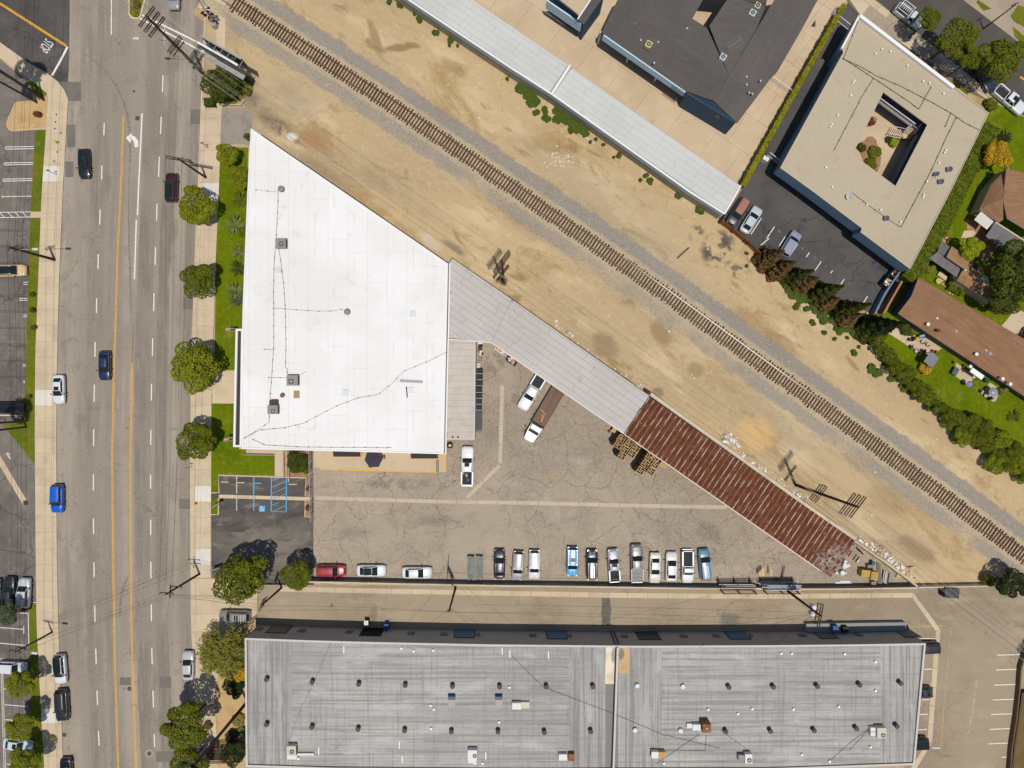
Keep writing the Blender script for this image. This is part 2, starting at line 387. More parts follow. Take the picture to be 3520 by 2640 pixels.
mortar = flat('joint_dark',(128,110,88),.95)
grass_m = mat('lawn_grass',P(106,120,10),.95,[('n',.25,.42,.64,P(88,104,6),.8,{}),('n',1.2,.48,.66,P(126,136,22),.6,dict(det=7)),('n',.3,.56,.7,P(150,140,60),.45,dict(det=7)),('s',1.1,.55,.05,P(98,114,10),.35,{}),('n',5,.45,.7,P(76,90,4),.55,dict(det=3))],(9,.9,.06),spec=.1)
dry_grass = mat('dry_grass',P(112,116,30),.95,[('n',.2,.42,.62,P(84,108,18),.85,{}),('n',.8,.5,.66,P(150,124,58),.5,dict(det=7)),('n',5,.45,.7,P(76,86,18),.5,dict(det=3))],(9,.9,.06),spec=.1)
tan_soil = mat('tan_soil',P(198,166,118),.95,[('n',.5,.45,.66,P(180,148,104),.7,{}),('n',3,.55,.7,P(226,196,146),.5,{})],(6,.6,.05),spec=.1)
mulch = mat('bark_mulch',P(166,128,96),.95,[('n',2,.45,.66,P(136,98,72),.7,{}),('n',5,.55,.7,P(196,158,122),.5,{})],(7,.8,.06),spec=.1)
white_p = mat('white_paint',P(236,232,224),.6,[('n',2.5,.5,.7,P(186,178,166),.5,{})])
worn_white = mat('worn_white_paint',P(206,198,184),.7,[('n',3,.45,.62,P(172,160,144),.8,{})])
yellow_p = mat('yellow_paint',P(232,172,44),.6,[('n',2,.48,.66,P(188,140,66),.7,{})])
faded_yel = mat('faded_yellow_paint',P(204,170,104),.7,[('n',2,.42,.6,P(172,152,122),.85,{})])
blue_p = mat('blue_paint',P(84,168,216),.6,[('n',2,.52,.7,P(104,150,180),.6,{})])

# ------------------------------------------------------------------ ground sheets
def sheet(name,pts,z,m,parent=None,kind='structure'):
    mb = MB(); mb.poly([(p.x,p.y,z) for p in [Vector(q) for q in ccw([tuple(v) for v in W(pts)])]])
    o = mb.build(name,m,parent)
    if parent is None: tag(o,kind=kind)
    return o
def slab(name,pts,h,m,parent=None,kind='structure',z0=0.0):
    mb = MB(); mb.prism(W(pts),z0,z0+h); o = mb.build(name,m,parent)
    if parent is None: tag(o,kind=kind)
    return o
ground = MB().poly([(-700,-700,0),(700,-700,0),(700,700,0),(-700,700,0)]).build('ground',dirt_m); tag(ground,kind='structure')
def interp(tab,y):
    if y <= tab[0][0]: a,b = tab[0],tab[1]
    elif y >= tab[-1][0]: a,b = tab[-2],tab[-1]
    else:
        for a,b in zip(tab,tab[1:]):
            if a[0] <= y <= b[0]: break
    return a[1]+(b[1]-a[1])*(y-a[0])/(b[0]-a[0])
RW = [(-300,252),(0,240),(330,236),(660,217),(950,205),(1217,198),(1500,195),(1790,196),(1980,198),(2300,206),(2640,219),(2950,232)]
RE = [(-300,712),(0,706),(280,694),(608,682),(780,674),(1058,664),(1360,656),(1640,654),(1980,656),(2200,660),(2400,668),(2640,680),(2950,694)]
ys = list(range(-700,3400,60))
A = [(*G(interp(RW,y),y).xy,.006) for y in ys]; Bq = [(*G(interp(RE,y),y).xy,.006) for y in ys]
road = MB().strip(A,Bq).build('road',road_m,uv=[(0,y/100) for y in ys]+[(1,y/100) for y in ys]); tag(road,kind='structure')
sheet('car_park',[(-500,40),(0,205),(104,282),(113,345),(60,356),(34,432),(170,430),(150,900),(130,1300),(128,2000),(140,2400),(175,3000),(-500,3000)],.004,west_asph)
side_street = sheet('side_street',[(-500,-260),(-500,-160),(0,145),(100,218),(205,290),(232,340),(238,200),(240,0),(246,-160),(250,-260)],.008,dark_asph)
sheet('stall_lot',[(726,1690),(748,1634),(1052,1643),(1076,1640),(1079,2010),(880,2010),(727,2010)],.004,stall_asph)
sheet('yard',[(1074,1545),(1540,1150),(1700,1150),(2230,1352),(2945,1858),(3157,2014),(2640,2017),(1700,2012),(1079,2002)],.008,yard_m)
sheet('alley',[(880,2004),(1700,2018),(2640,2023),(3157,2020),(3440,2012),(3900,2012),(3900,3100),(3120,3100),(3100,2300),(880,2300)],.004,alley_m)
sheet('driveway_pad',[(764,370),(850,372),(872,400),(858,498),(757,503)],.008,mat('pad_asphalt',P(156,146,133),.9,[('n',.5,.45,.66,P(136,126,114),.7,{})]))
sheet('apartment_car_park',[(2930,-20),(2560,635),(2478,760),(2650,905),(3000,1082),(3100,965),(3150,925),(3300,500),(2960,20)],.004,apt_asph)
ne_street = sheet('back_street',[(3010,0),(3180,135),(3420,330),(3520,400),(3900,690),(3900,450),(3520,159),(3312,0),(2990,-260),(2700,-260)],.006,mat('back_street_asphalt',P(84,78,74),.92,[('n',.15,.42,.66,P(96,90,84),.8,{}),('n',8,.58,.75,P(120,113,106),.4,dict(det=2))],(20,.3,.01)))
sheet('far_pavement',[(3312,0),(3520,159),(3900,450),(3900,-260),(2990,-260)],.004,conc_grey)
# track bed: a low mound of gravel
TC = [(300,-330),(700,-59),(880,58.8),(1320,345),(1760,646),(2200,950),(2640,1267.7),(3080,1585),(3520,1912),(3800,2119),(4300,2492)]
def track(t):   # arc position in world metres -> point, direction
    return None
tp = [G(*p).xy for p in TC]
def cat_rom(p,n=12):
    out = []
    for i in range(len(p)-1):
        a,b,c_,d = p[max(0,i-1)],p[i],p[i+1],p[min(len(p)-1,i+2)]
        for k in range(n):
            t = k/n; out.append(.5*((2*b)+(-a+c_)*t+(2*a-5*b+4*c_-d)*t*t+(-a+3*b-3*c_+d)*t**3))
    return out+[p[-1]]
TL = cat_rom(tp)
def side(pl,d):
    out = []
    for i,p in enumerate(pl):
        t = (pl[min(len(pl)-1,i+1)]-pl[max(0,i-1)]).normalized(); out.append(p+Vector((-t.y,t.x))*d)
    return out
i0 = next(i for i,p in enumerate(TL) if p.x > G(705,0).x)
BL = TL[i0:]
BW = 10.6
rows = [(d,z,.5+d/BW) for d,z in ((-5.3,.004),(-3.2,.05),(-1.9,.14),(0,.15),(1.9,.14),(3.2,.05),(5.3,.004))]
mb = MB(); uvs = []
cols_ = [[(p.x,p.y,z) for p in side(BL,d)] for d,z,q in rows]
n = len(BL)
for r_,(d,z,q) in zip(cols_,rows): mb.v += r_; uvs += [(q,0)]*n
for a in range(len(rows)-1):
    for i in range(n-1): mb.f.append((a*n+i,a*n+i+1,(a+1)*n+i+1,(a+1)*n+i)); mb.m.append(0)
tag(mb.build('ballast',ballast_m,uv=uvs,smooth=True),kind='structure')
# ---- pavements, built as slabs over a dark joint bed
def strip_slabs(name,left,right,y0,y1,step,h,mats,bed=mortar,kerb=None,kside=0,gap=.024,z0=0):
    """a pavement between two tables of edge pixels; returns the bed object with the slabs as its parts"""
    yy = [y0+(y1-y0)*i/40 for i in range(41)]
    L = [G(interp(left,y),y) for y in yy]; Rr = [G(interp(right,y),y) for y in yy]
    mb = MB(); mb.prism([p.xy for p in L]+[p.xy for p in reversed(Rr)],z0,z0+h-.02); bedo = mb.build(name,bed); tag(bedo,kind='structure')
    y = y0
    while y < y1:
        e = min(y+step*random.uniform(.97,1.03),y1); g2 = gap/K/2
        p = [G(interp(left,y+g2),y+g2),G(interp(right,y+g2),y+g2),G(interp(right,e-g2),e-g2),G(interp(left,e-g2),e-g2)]
        m = mats if not isinstance(mats,list) else random.choices(mats,[16,1])[0]
        if kerb:
            a,b = (0,1) if kside == 0 else (1,0); a2,b2 = (3,2) if kside == 0 else (2,3)
            t = kerb/(p[1]-p[0]).length
            q1 = p[a].lerp(p[b],t); q2 = p[a2].lerp(p[b2],t); s1 = p[a].lerp(p[b],t+.03/(p[1]-p[0]).length); s2 = p[a2].lerp(p[b2],t+.03/(p[1]-p[0]).length)
            MB().prism([v.xy for v in (p[a],q1,q2,p[a2])],z0,z0+h+random.uniform(0,.006)).build('kerb_stone',conc,bedo)
            MB().prism([v.xy for v in (s1,p[b],p[b2],s2)],z0,z0+h+random.uniform(0,.008)).build('paving_slab',m,bedo)
        else:
            MB().prism([v.xy for v in p],z0,z0+h+random.uniform(0,.008)).build('paving_slab',m,bedo)
        y = e
    return bedo
SWL = [(330,168),(660,145),(1217,123),(1500,121),(1980,125),(2140,127),(2340,137),(2640,154),(2950,170)]
strip_slabs('pavement',SWL,RW,352,2950,55,.12,[conc,conc_new],kerb=.75,kside=1)
SEL = [(270,775),(358,764),(660,753),(859,744),(1098,736),(1177,734),(1380,728),(1980,725),(2100,725)]
strip_slabs('pavement',RE,SEL,355,1985,55,.12,[conc,conc_new],kerb=.8,kside=0)
strip_slabs('pavement',[(50,744),(430,742)],[(50,775),(430,774)],52,205,40,.06,conc)
strip_slabs('kerb_strip',[(0,706),(280,694)],[(0,712),(280,700)],20,356,60,.10,conc)
strip_slabs('driveway_apron',[(1985,656),(2140,657),(2330,667),(2420,672)],[(1985,886),(2135,884),(2142,800),(2330,745),(2420,740)],1988,2420,62,.10,[conc,conc_grey],kerb=.8,kside=0)
strip_slabs('pavement',[(2422,672),(2640,684),(2950,698)],[(2422,740),(2640,752),(2950,766)],2424,2950,55,.10,conc,kerb=.8,kside=0)
sheet('garden_path',[(742,2330),(800,2300),(838,2330),(842,2420),(835,2500),(800,2560),(790,2900),(740,2900)],.006,tan_soil)
# side street corner pavement
slab('pavement',[(-300,-14),(0,145),(100,217),(160,250),(200,281),(222,310),(235,340),(236,352),(168,352),(163,322),(108,275),(0,199),(-300,30)],.12,conc)
slab('corner_bed',[(170,352),(165,334),(160,318),(110,346),(57,350),(24,430),(34,447),(121,447),(161,447)],.08,tan_soil)
slab('lawn',[(107,276),(163,320),(158,330),(135,345),(104,300)],.11,dry_grass)
slab('lawn',[(122,449),(161,449),(147,660),(143,727),(107,727),(110,660)],.10,dry_grass)
slab('lawn',[(106,750),(142,750),(134,930),(123,1217),(120,1480),(119,1592),(8,1458),(80,1440),(88,1330),(90,1257),(97,980)],.10,dry_grass)
slab('crossing_slab',[(107,728),(143,728),(142,749),(106,749)],.11,conc_tan)
slab('lawn',[(100,2074),(126,2074),(137,2340),(154,2640),(170,2950),(122,2950),(114,2640),(104,2340)],.10,dry_grass)
# lawns in front of the white building
slab('lawn',[(757,508),(853,508),(849,700),(834,1058),(828,1272),(738,1272),(744,859),(753,660)],.10,grass_m)
slab('building_path',[(737,1274),(828,1274),(828,1386),(730,1386)],.09,conc)
slab('lawn',[(729,1388),(808,1388),(822,1545),(846,1545),(846,1565),(944,1567),(944,1635),(750,1630),(750,1692),(726,1692)],.10,grass_m)
slab('building_path',[(846,1530),(975,1530),(976,1640),(946,1640),(945,1565),(846,1563)],.085,conc)
slab('planting_bed',[(986,1530),(1067,1530),(1070,1704),(1054,1704),(1054,1642),(986,1640)],.07,mulch)
slab('planting_bed',[(726,1713),(750,1713),(750,1766),(726,1766)],.08,grass_m)
slab('planting_bed',[(1050,1720),(1070,1720),(1072,1776),(1050,1776)],.07,mulch)
slab('lawn',[(735,352),(768,240),(810,235),(872,300),(868,318),(800,362),(768,362)],.09,dry_grass)
# backyards
sheet('back_lawn',[(3398,345),(3520,402),(3900,690),(3900,2000),(3520,1660),(3300,1440),(3160,1330),(2990,1120),(3095,965),(3140,925),(3267,660)],.006,grass_m)
sheet('patio',zz(3020,1080,4.424,[(90,250),(400,450),(430,370),(560,330),(330,210),(250,210)]),.012,conc)
sheet('patio',zz(3020,1080,4.424,[(400,460),(790,640),(960,520),(720,360),(430,390)]),.016,conc_tan)
sheet('patio',zz(3020,1080,4.424,[(1150,930),(1350,1070),(1480,960),(1270,800),(1180,735)]),.012,conc_tan)
sheet('patio',zz(3020,1080,4.424,[(1570,1220),(1750,1335),(1800,1290),(1845,1130),(1690,1040)]),.012,conc)
sheet('house_driveway',zz(2640,660,2.5136,[(2000,1180),(2150,1000),(2600,1300),(2500,1600),(2120,1290)]),.012,conc)
sheet('back_soil',zz(3100,700,5.267,[(1150,300),(1350,280),(1500,500),(1800,700),(1500,1100),(1300,900),(1350,560),(1200,560)]),.012,mulch)
sheet('yard_patio',zz(3100,700,5.267,[(1130,490),(1300,485),(1340,530),(1300,590),(1060,650)]),.016,conc)
for pts in ([(2460,60),(2540,100),(2560,150),(2400,40)],): pass
slab('verge',cl(3,0,[(2212,60),(2160,45),(2095,140),(2130,190),(2400,330),(2400,60)]),.06,dry_grass)
slab('verge',cl(3,0,[(2115,230),(2300,390),(2300,480),(2130,315)]),.06,dry_grass)
slab('verge',cl(3,0,[(1815,0),(1930,78),(1860,92),(1800,20)]),.06,dry_grass)
slab('verge',cl(3,0,[(920,190),(1000,250),(1180,380),(1160,385),(960,230)]),.10,grass_m)
slab('verge',cl(3,0,[(1560,700),(1600,700),(1735,805),(1720,818)]),.10,grass_m)
# pavement beside the back street, as slabs along the street
pv = W([(2905,-20),(3003,-2),(3180,138),(3418,332),(3398,348),(3200,260),(2960,60),(2915,10)])
bed = MB().prism(pv,0,.06).build('pavement',mortar); tag(bed,kind='structure')
lay_sheets('paving_slab',[conc,conc_grey],bed,W([(2907,-18),(3002,-1),(3417,332),(3397,345),(2962,60)]),-R(38),2.3,2.6,.04,.05,.05)
# tan concrete lane between the carports and the dark roofed flats, in big cast bays
dv = [(1380,-160),(2990,-160),(2912,2),(2553,640),(2480,735),(1407,0)]
bed = sheet('lane',dv,.004,mortar)
lay_sheets('concrete_bay',conc_tan,bed,W([(1380,-158),(2988,-158),(2910,2),(2551,640),(2480,733),(1409,0)]),AR,5.4,5.8,.035,.004,.02,.12)
# alley gutter and yard swales: cast lengths of pale concrete
def swale(name,pts,wpx,m,step=3.2,z=.012):
    P_ = [G(*p).xy for p in pts]; bed = None
    Lp,Rp = side(P_,wpx*K/2),side(P_,-wpx*K/2)
    bed = MB().strip([(p.x,p.y,z) for p in Rp],[(p.x,p.y,z) for p in Lp]).build(name,mortar); tag(bed,kind='structure')
    for i in range(len(P_)-1):
        n = max(1,round((P_[i+1]-P_[i]).length/step))
        for k in range(n):
            a,b = (k+.008)/n,(k+1-.008)/n
            q = [Rp[i].lerp(Rp[i+1],a),Rp[i].lerp(Rp[i+1],b),Lp[i].lerp(Lp[i+1],b),Lp[i].lerp(Lp[i+1],a)]
            MB().prism(q,z,z+.014).build('concrete_length',m,bed)
    return bed
swale('gutter',[c(1,3,200,112),c(1,3,1000,128),c(1,3,2212,150),c(2,3,1000,168),c(2,3,2212,176),c(3,3,1250,166),c(3,3,1470,470),c(3,3,1455,640),c(3,3,1395,1440),c(3,3,1240,1690)],17,conc)
swale('swale',[(752,1706),(1070,1715)],12,conc,z=.014)
conc_sw = mat('swale_concrete',P(198,182,158),.9,[('n',.4,.42,.66,P(186,170,146),.7,{}),('n',3,.55,.7,P(172,156,134),.4,{})],rnd=.03)
swale('swale',[(1082,1711),(1500,1724),(1780,1728),(2200,1738),(2500,1744)],13,conc_sw,z=.014)
swale('swale',[c(1,2,2128,10),c(1,2,2110,690)],13,conc_sw,z=.016)
swale('swale',[c(1,2,2108,700),c(1,2,1820,985)],13,conc_sw,z=.018)
swale('swale',[c(0,2,-60,560),c(0,2,225,1040)],19,conc_tan,z=.014)
g = G(*c(0,2,222,1026)); dg = MB()
dg.box(g.x,g.y,.03,.75,.75,.02)
for k in range(5): dg.box(g.x-.3+k*.15,g.y,.05,.06,.7,.02)
tag(dg.build('drain_grate',flat('iron',(78,66,68),.8)),'square iron drain grate at the end of the pale diagonal strip','drain grate')
for bx,by,bw_,bh in ((c(0,0,610,790)+(72,66)),c(0,0,615,1175)+(28,78),c(0,0,600,1463)+(28,54),c(0,0,1692,1008)+(36,50),c(0,1,1628,960)+(36,44),c(0,2,1595,1035)+(38,34),c(0,3,1083,908)+(38,27),c(0,3,1427,918)+(40,39),c(0,3,1450,1560)+(80,36)):
    sheet('asphalt_patch',[(bx-bw_/2,by-bh/2),(bx+bw_/2,by-bh/2),(bx+bw_/2,by+bh/2),(bx-bw_/2,by+bh/2)],.010,mat('patch_asphalt',P(122,114,107),.92,[('n',.5,.4,.7,P(110,103,97),.7,{}),('n',8,.55,.75,P(146,138,128),.4,dict(det=2))]),road)

sheet('damp_patch',cl(2,3,[(778,192),(846,192),(850,240),(858,290),(850,350),(852,428),(772,428),(778,380),(770,320),(776,250)]),.010,mat('damp_asphalt',P(98,90,76),.6,[('n',1.5,.4,.66,P(82,74,62),.7,{})]),bpy.data.objects['alley'])
tyre_mk = mat('tyre_mark',P(128,118,107),.9,[('n',2.5,.42,.64,P(154,144,131),.9,{})])
def mark(pts,w_):
    P_ = cat_rom([G(*p).xy for p in pts],6); n = len(P_); Lp,Rp = [],[]
    for i,p in enumerate(P_):
        d = (P_[min(n-1,i+1)]-P_[max(0,i-1)]).normalized(); h = w_*(.25+.75*math.sin(math.pi*(i+.5)/n)); q = Vector((-d.y,d.x))*h; Lp.append(p+q); Rp.append(p-q)
    MB().strip([(p.x,p.y,.011) for p in Rp],[(p.x,p.y,.011) for p in Lp]).build('tyre_mark',tyre_mk,road)
mark([c(0,0,*p) for p in ((700,440),(850,560),(960,680),(1040,810),(1090,950),(1120,1120),(1125,1300),(1118,1500),(1112,1659))],.22)
mark([c(0,1,*p) for p in ((1112,0),(1112,300),(1122,640),(1130,900),(1136,1140))],.16)
mark([c(0,2,*p) for p in ((1160,930),(1200,1000),(1265,1075),(1340,1140),(1410,1195))],.3)
mark([c(0,3,*p) for p in ((1108,0),(1075,80),(1050,170),(1040,260),(1036,360))],.24)
# ------------------------------------------------------------------ painted markings (parts of the surface they lie on)
def line(pts,wpx,z,m,parent,name='painted_line',th=.004):
    P_ = [G(*p).xy for p in pts]; Lp,Rp = side(P_,wpx*K/2),side(P_,-wpx*K/2)
    return MB().strip([(p.x,p.y,z) for p in Rp],[(p.x,p.y,z) for p in Lp]).build(name,m,parent)
ZR = .016
D1 = [((965,-300),(962,300),0),((901,1060),(898,1170),0),((881,1430),(878,1550),0),((866,150),(862,280),1),((850,535),(847,665),1),((836,920),(834,1045),1),((823,1295),(821,1425),1),
      ((816,5),(813,155),2),((810,390),(809,535),2),((808,780),(807,920),2),((808,1163),(809,1295),2),((812,1540),(814,1668),2),((819,255),(822,395),3),((828,628),(832,760),3),((839,990),(843,1115),3),((851,1340),(857,1465),3),((866,1740),(870,1860),3),
      ((1409,650),(1405,795),0),((1393,1008),(1388,1158),0),((1377,1355),(1371,1530),0),((1357,100),(1354,248),1),((1343,475),(1340,630),1),((1331,875),(1328,1028),1),((1319,1262),(1317,1415),1),
      ((1310,0),(1308,143),2),((1304,395),(1303,528),2),((1302,783),(1302,905),2),((1303,1172),(1303,1305),2),((1304,1535),(1305,1680),2),((1307,245),(1309,390),3),((1312,620),(1315,762),3),((1322,990),(1326,1135),3),((1332,1365),(1337,1480),3),((1346,1740),(1350,1860),3)]
for a,b,r in D1: line([c(0,r,*a),c(0,r,*b)],3.6,ZR,white_p,road,'lane_dash')
line([c(0,0,1424,235),c(0,0,1421,375)],3,ZR,worn_white,road,'lane_dash')
YL = [c(0,0,1068,1000),c(0,0,1043,1659),c(0,1,1017,500),c(0,1,997,1200),c(0,2,982,0),c(0,2,970,600),c(0,2,976,1300),c(0,3,980,0),c(0,3,992,700),c(0,3,1004,1100),c(0,3,1022,1659),c(0,3,1034,2000)]
YR = [c(0,1,1141,1480),c(0,2,1139,0),c(0,2,1126,700),c(0,2,1130,1300),c(0,3,1131,0),c(0,3,1138,500),c(0,3,1155,1050),c(0,3,1176,1659),c(0,3,1190,2000)]
for pl,dd in ((YL,1),(YR,1)):
    for o_ in (-1.9,1.9): line([(x+o_,y) for x,y in pl],2.3,ZR,yellow_p,road,'yellow_line')
line([c(0,1,1152,1150),c(0,1,1141,1478)],3,ZR,mat('scuffed_yellow',P(146,116,84),.7),road,'yellow_line')
line([c(0,0,1228,980),c(0,0,1196,1659),c(0,1,1188,200)],4.6,ZR,white_p,road,'turn_lane_line')
line([c(0,1,1178,240),c(0,1,1162,755)],4.2,ZR,white_p,road,'turn_lane_line')
# turn arrow
ap = [G(*c(0,0,*p)).xy for p in [(1180,1270),(1177,1225),(1158,1195),(1132,1186)]]
mb = MB(); Lq,Rq = side(ap,.33),side(ap,-.33); mb.strip([(p.x,p.y,ZR) for p in Rq],[(p.x,p.y,ZR) for p in Lq])
mb.poly([(*G(*c(0,0,*p)).xy,ZR) for p in [(1139,1148),(1088,1190),(1128,1238)]][::-1])
mb.build('turn_arrow',white_p,road)
# side street: double yellow line, limit line, STOP
for o_ in (-2.6,2.6): line([(-300,-22+o_-170+3),(0,12+o_),c(0,0,575,398+o_*2.5)],3.4,.018,yellow_p,side_street,'yellow_line')
line([c(0,0,584,405),c(0,0,520,530),c(0,0,450,652)],7,.018,white_p,side_street,'limit_line')
def text_mesh(name,body,m,parent,px,z,ang,h,sx=1.0,sy=1.0,align='CENTER'):
    cu = bpy.data.curves.new(name,'FONT'); cu.body = body; cu.size = h; cu.align_x = align; cu.align_y = 'CENTER'
    t = bpy.data.objects.new(name,cu); col.objects.link(t)
    me = bpy.data.meshes.new_from_object(t.evaluated_get(bpy.context.evaluated_depsgraph_get())); bpy.data.objects.remove(t)
    me.name = name; me.materials.clear(); me.materials.append(m)
    o = bpy.data.objects.new(name,me); col.objects.link(o); o.parent = parent
    g_ = G(*px) if len(px) == 2 else px
    o.location = (g_[0],g_[1],z); o.rotation_euler = (0,0,ang); o.scale = (sx,sy,1); return o
text_mesh('stop_lettering','STOP',white_p,side_street,c(0,0,397,394),.018,-R(125),1.15,.74,2.1)
car_park = bpy.data.objects['car_park']
def lotlines(rc,segs,w_=2.4,z=.012,m=white_p,parent=None):
    for a,b in segs: line([c(*rc,*a),c(*rc,*b)],w_,z,m,parent or car_park,'stall_line')
lotlines((0,0),[((45,1270),(300,1266)),((45,1289),(300,1284)),((47,1268),(47,1292)),((36,1408),(292,1404)),((34,1425),(290,1420)),((36,1406),(36,1428)),((28,1548),(284,1544)),((28,1566),(282,1560)),((28,1546),(28,1568)),((312,1120),(282,1659))])
lotlines((0,1),[((20,40),(272,36)),((20,28),(20,52)),((-40,176),(270,172)),((-40,222),(268,216)),((0,180),(40,220)),((70,178),(110,218)),((130,176),(170,216)),((195,176),(235,216)),((282,0),(222,1659))],2.2)
for yy in (780,798,920,936,1062,1078,1492,1504,1634,1648): lotlines((0,1),[((200 if yy < 900 or yy > 1000 else 165,yy),(242,yy))],2)
for yy in (324,464,606,886,1024,1166,1310,1452,1592): lotlines((0,1),[((-60,yy),(235,yy+4)),((-60,yy+12),(235,yy+16))],1.6,m=mat('tar_line',P(72,68,66)))
lotlines((0,2),[((-40,268),(215,275)),((222,0),(222,280))],2.6)
lotlines((0,3),[((170,320),(244,322)),((244,322),(250,600)),((0,445),(200,460)),((206,432),(206,498)),((0,580),(246,602)),((0,715),(170,726)),((20,975),(60,978)),((20,1110),(235,1128)),((30,1240),(110,1246)),((40,1368),(180,1374)),((60,1625),(110,1630)),((262,228),(318,230))],2.4)
lotlines((0,3),[((10,820),(36,1700)),((24,820),(50,1700))],3,m=worn_white)
# small arrow
mb = MB(); q = [G(*c(0,2,*p)) for p in [(64,590),(50,612),(62,618),(84,652),(98,646),(78,612),(92,606)]]
mb.poly([(p.x,p.y,.013) for p in q]).build('lane_arrow',worn_white,car_park)
# disabled bay and stalls of the small lot
sl_ = bpy.data.objects['stall_lot']; S7 = (700,1520,5.267)
def l7(segs,w_,m,z=.030):
    for a,b in segs: line(zz(*S7,[a,b]),w_,z,m,sl_,'stall_line')
l7([((600,622),(600,930)),((600,1010),(600,1240)),((1537,660),(1537,720))],3.2,worn_white)
l7([((910,630),(908,1245)),((1229,640),(1225,1245)),((1500,655),(1496,1262))],3.6,blue_p)
l7([((1238,818),(1492,704)),((1238,930),(1492,816)),((1330,1010),(1492,928)),((1238,1036),(1330,1000)),((1228,1148),(1356,1094)),((1290,1236),(1480,1150)),((1215,1248),(1496,1262)),((1260,690),(1372,648))],2,blue_p)
def bar(pts,m,name,label,parent=None,w_=3.6,h=.14):
    P_ = [G(*p) for p in pts]; v = P_[1]-P_[0]; mid = (P_[0]+P_[1])/2
    o = MB().box(mid.x,mid.y,.012,v.length,w_*K,h,math.atan2(v.y,v.x)).build(name,m)
    return tag(o,label,'wheel stop','wheel stops in the small stall lot')
bar(zz(*S7,[(320,718),(460,722)]),conc,'wheel_stop','pale concrete wheel stop in the leftmost stall')
bar(zz(*S7,[(608,727),(747,732)]),conc,'wheel_stop','pale concrete wheel stop in the second stall, left of the blue one')
bar(zz(*S7,[(918,737),(1055,742)]),blue_p,'wheel_stop','blue painted wheel stop of the disabled bay')
bar(zz(*S7,[(1546,758),(1690,762)]),conc,'wheel_stop','pale concrete wheel stop in the stall right of the hatching')
sq = zz(*S7,[(1004,1150),(1113,1150),(1113,1256),(1004,1256)])
MB().poly([(p.x,p.y,.030) for p in [G(*q_) for q_ in reversed(sq)]]).build('disabled_symbol',blue_p,sl_)
mb = MB(); g = G(*zz(*S7,[(1058,1203)])[0]); zt = .036
def ribbon(pts,w_):
    P_ = [Vector((g.x+x,g.y+y)) for x,y in pts]; Lp,Rp = side(P_,w_),side(P_,-w_)
    mb.strip([(p.x,p.y,zt) for p in Rp],[(p.x,p.y,zt) for p in Lp])
ribbon([(.30*math.cos(t)-.02,.24*math.sin(t)-.12) for t in [R(a_) for a_ in range(150,371,20)]],.028)
ribbon([(-.08,.22),(-.04,-.06),(.16,-.06),(.28,-.30),(.36,-.27)],.035); ribbon([(-.07,.10),(.14,.10)],.03)
mb.poly([(g.x-.09+.07*math.cos(t),g.y+.33+.07*math.sin(t),zt) for t in [2*math.pi*i/12 for i in range(12)]])
mb.build('wheelchair_figure',white_p,sl_)
# kerbs of the small lot
def kerb(pts,wpx=4,h=.15,label='',m=None,z=0):
    P_ = [G(*p).xy for p in pts]; root = None
    o = MB(); Lp,Rp = side(P_,wpx*K/2),side(P_,-wpx*K/2)
    for i in range(len(P_)-1): o.prism([Rp[i],Rp[i+1],Lp[i+1],Lp[i]],z,z+h)
    o = o.build('kerb',m or conc); return tag(o,kind='structure')
kerb(zz(*S7,[(135,912),(285,912),(276,598),(1280,628),(1300,630),(1860,645),(1845,970),(1950,974)]))
kerb(zz(*S7,[(135,1308),(272,1308),(278,1012)])); kerb(zz(*S7,[(1950,1052),(1846,1050),(1838,1350),(1950,1352)]))
kerb(cl(0,0,[(1925,912),(2088,914),(2116,872)]),4,.5); kerb(cl(0,0,[(2000,1258),(2120,1258)]),4,.2)
# kerbs of the west lot
kerb(cl(0,0,[(410,1112),(120,1132),(85,1122),(62,1082),(80,1020),(140,890)]),4,.14)
# lines of the right hand lot
alley = bpy.data.objects['alley']
for a,b in (((1980,684),(2182,678)),((1968,812),(2158,806)),((1955,943),(2142,936)),((1942,1071),(2131,1064)),((1928,1197),(2116,1190)),((1914,1325),(2106,1317)),((1903,1451),(2090,1442)),((2018,1567),(2074,1562)),((1315,541),(1436,541)),((1350,806),(1420,804)),((1338,938),(1405,938)),((1330,1070),(1396,1068)),((1310,1196),(1380,1196)),((1300,1330),(1374,1324)),((1418,1486),(1492,1488))):
    line([c(3,3,*a),c(3,3,*b)],2.8,.012,white_p,alley,'stall_line')
for a,b in (((2168,750),(2160,812)),((2152,850),(2140,910)),((2142,936),(2138,995)),((2130,1066),(2126,1122)),((2116,1190),(2112,1246)),((2102,1320),(2096,1376)),((2090,1442),(2086,1496)),((2072,1562),(2068,1618))):
    line([c(3,3,*a),c(3,3,*b)],1.8,.012,faded_yel,alley,'stall_line')
for a,b in (((1190,437),(1552,430)),((1582,442),(1576,520)),((1570,580),(1562,640)),((1556,700),(1540,900)),((1538,930),(1525,1080)),((1522,1110),(1500,1420)),((1498,1440),(1490,1488))):
    line([c(3,3,*a),c(3,3,*b)],2.2,.012,faded_yel,alley,'yellow_line')
line([c(3,3,1800,900),c(3,3,1760,1220),c(3,3,1725,1360)],8,.011,mat('pale_scuff',P(178,166,146),.9,[('n',1.5,.4,.6,P(160,146,124),1,{})]),alley,'scuff_mark')
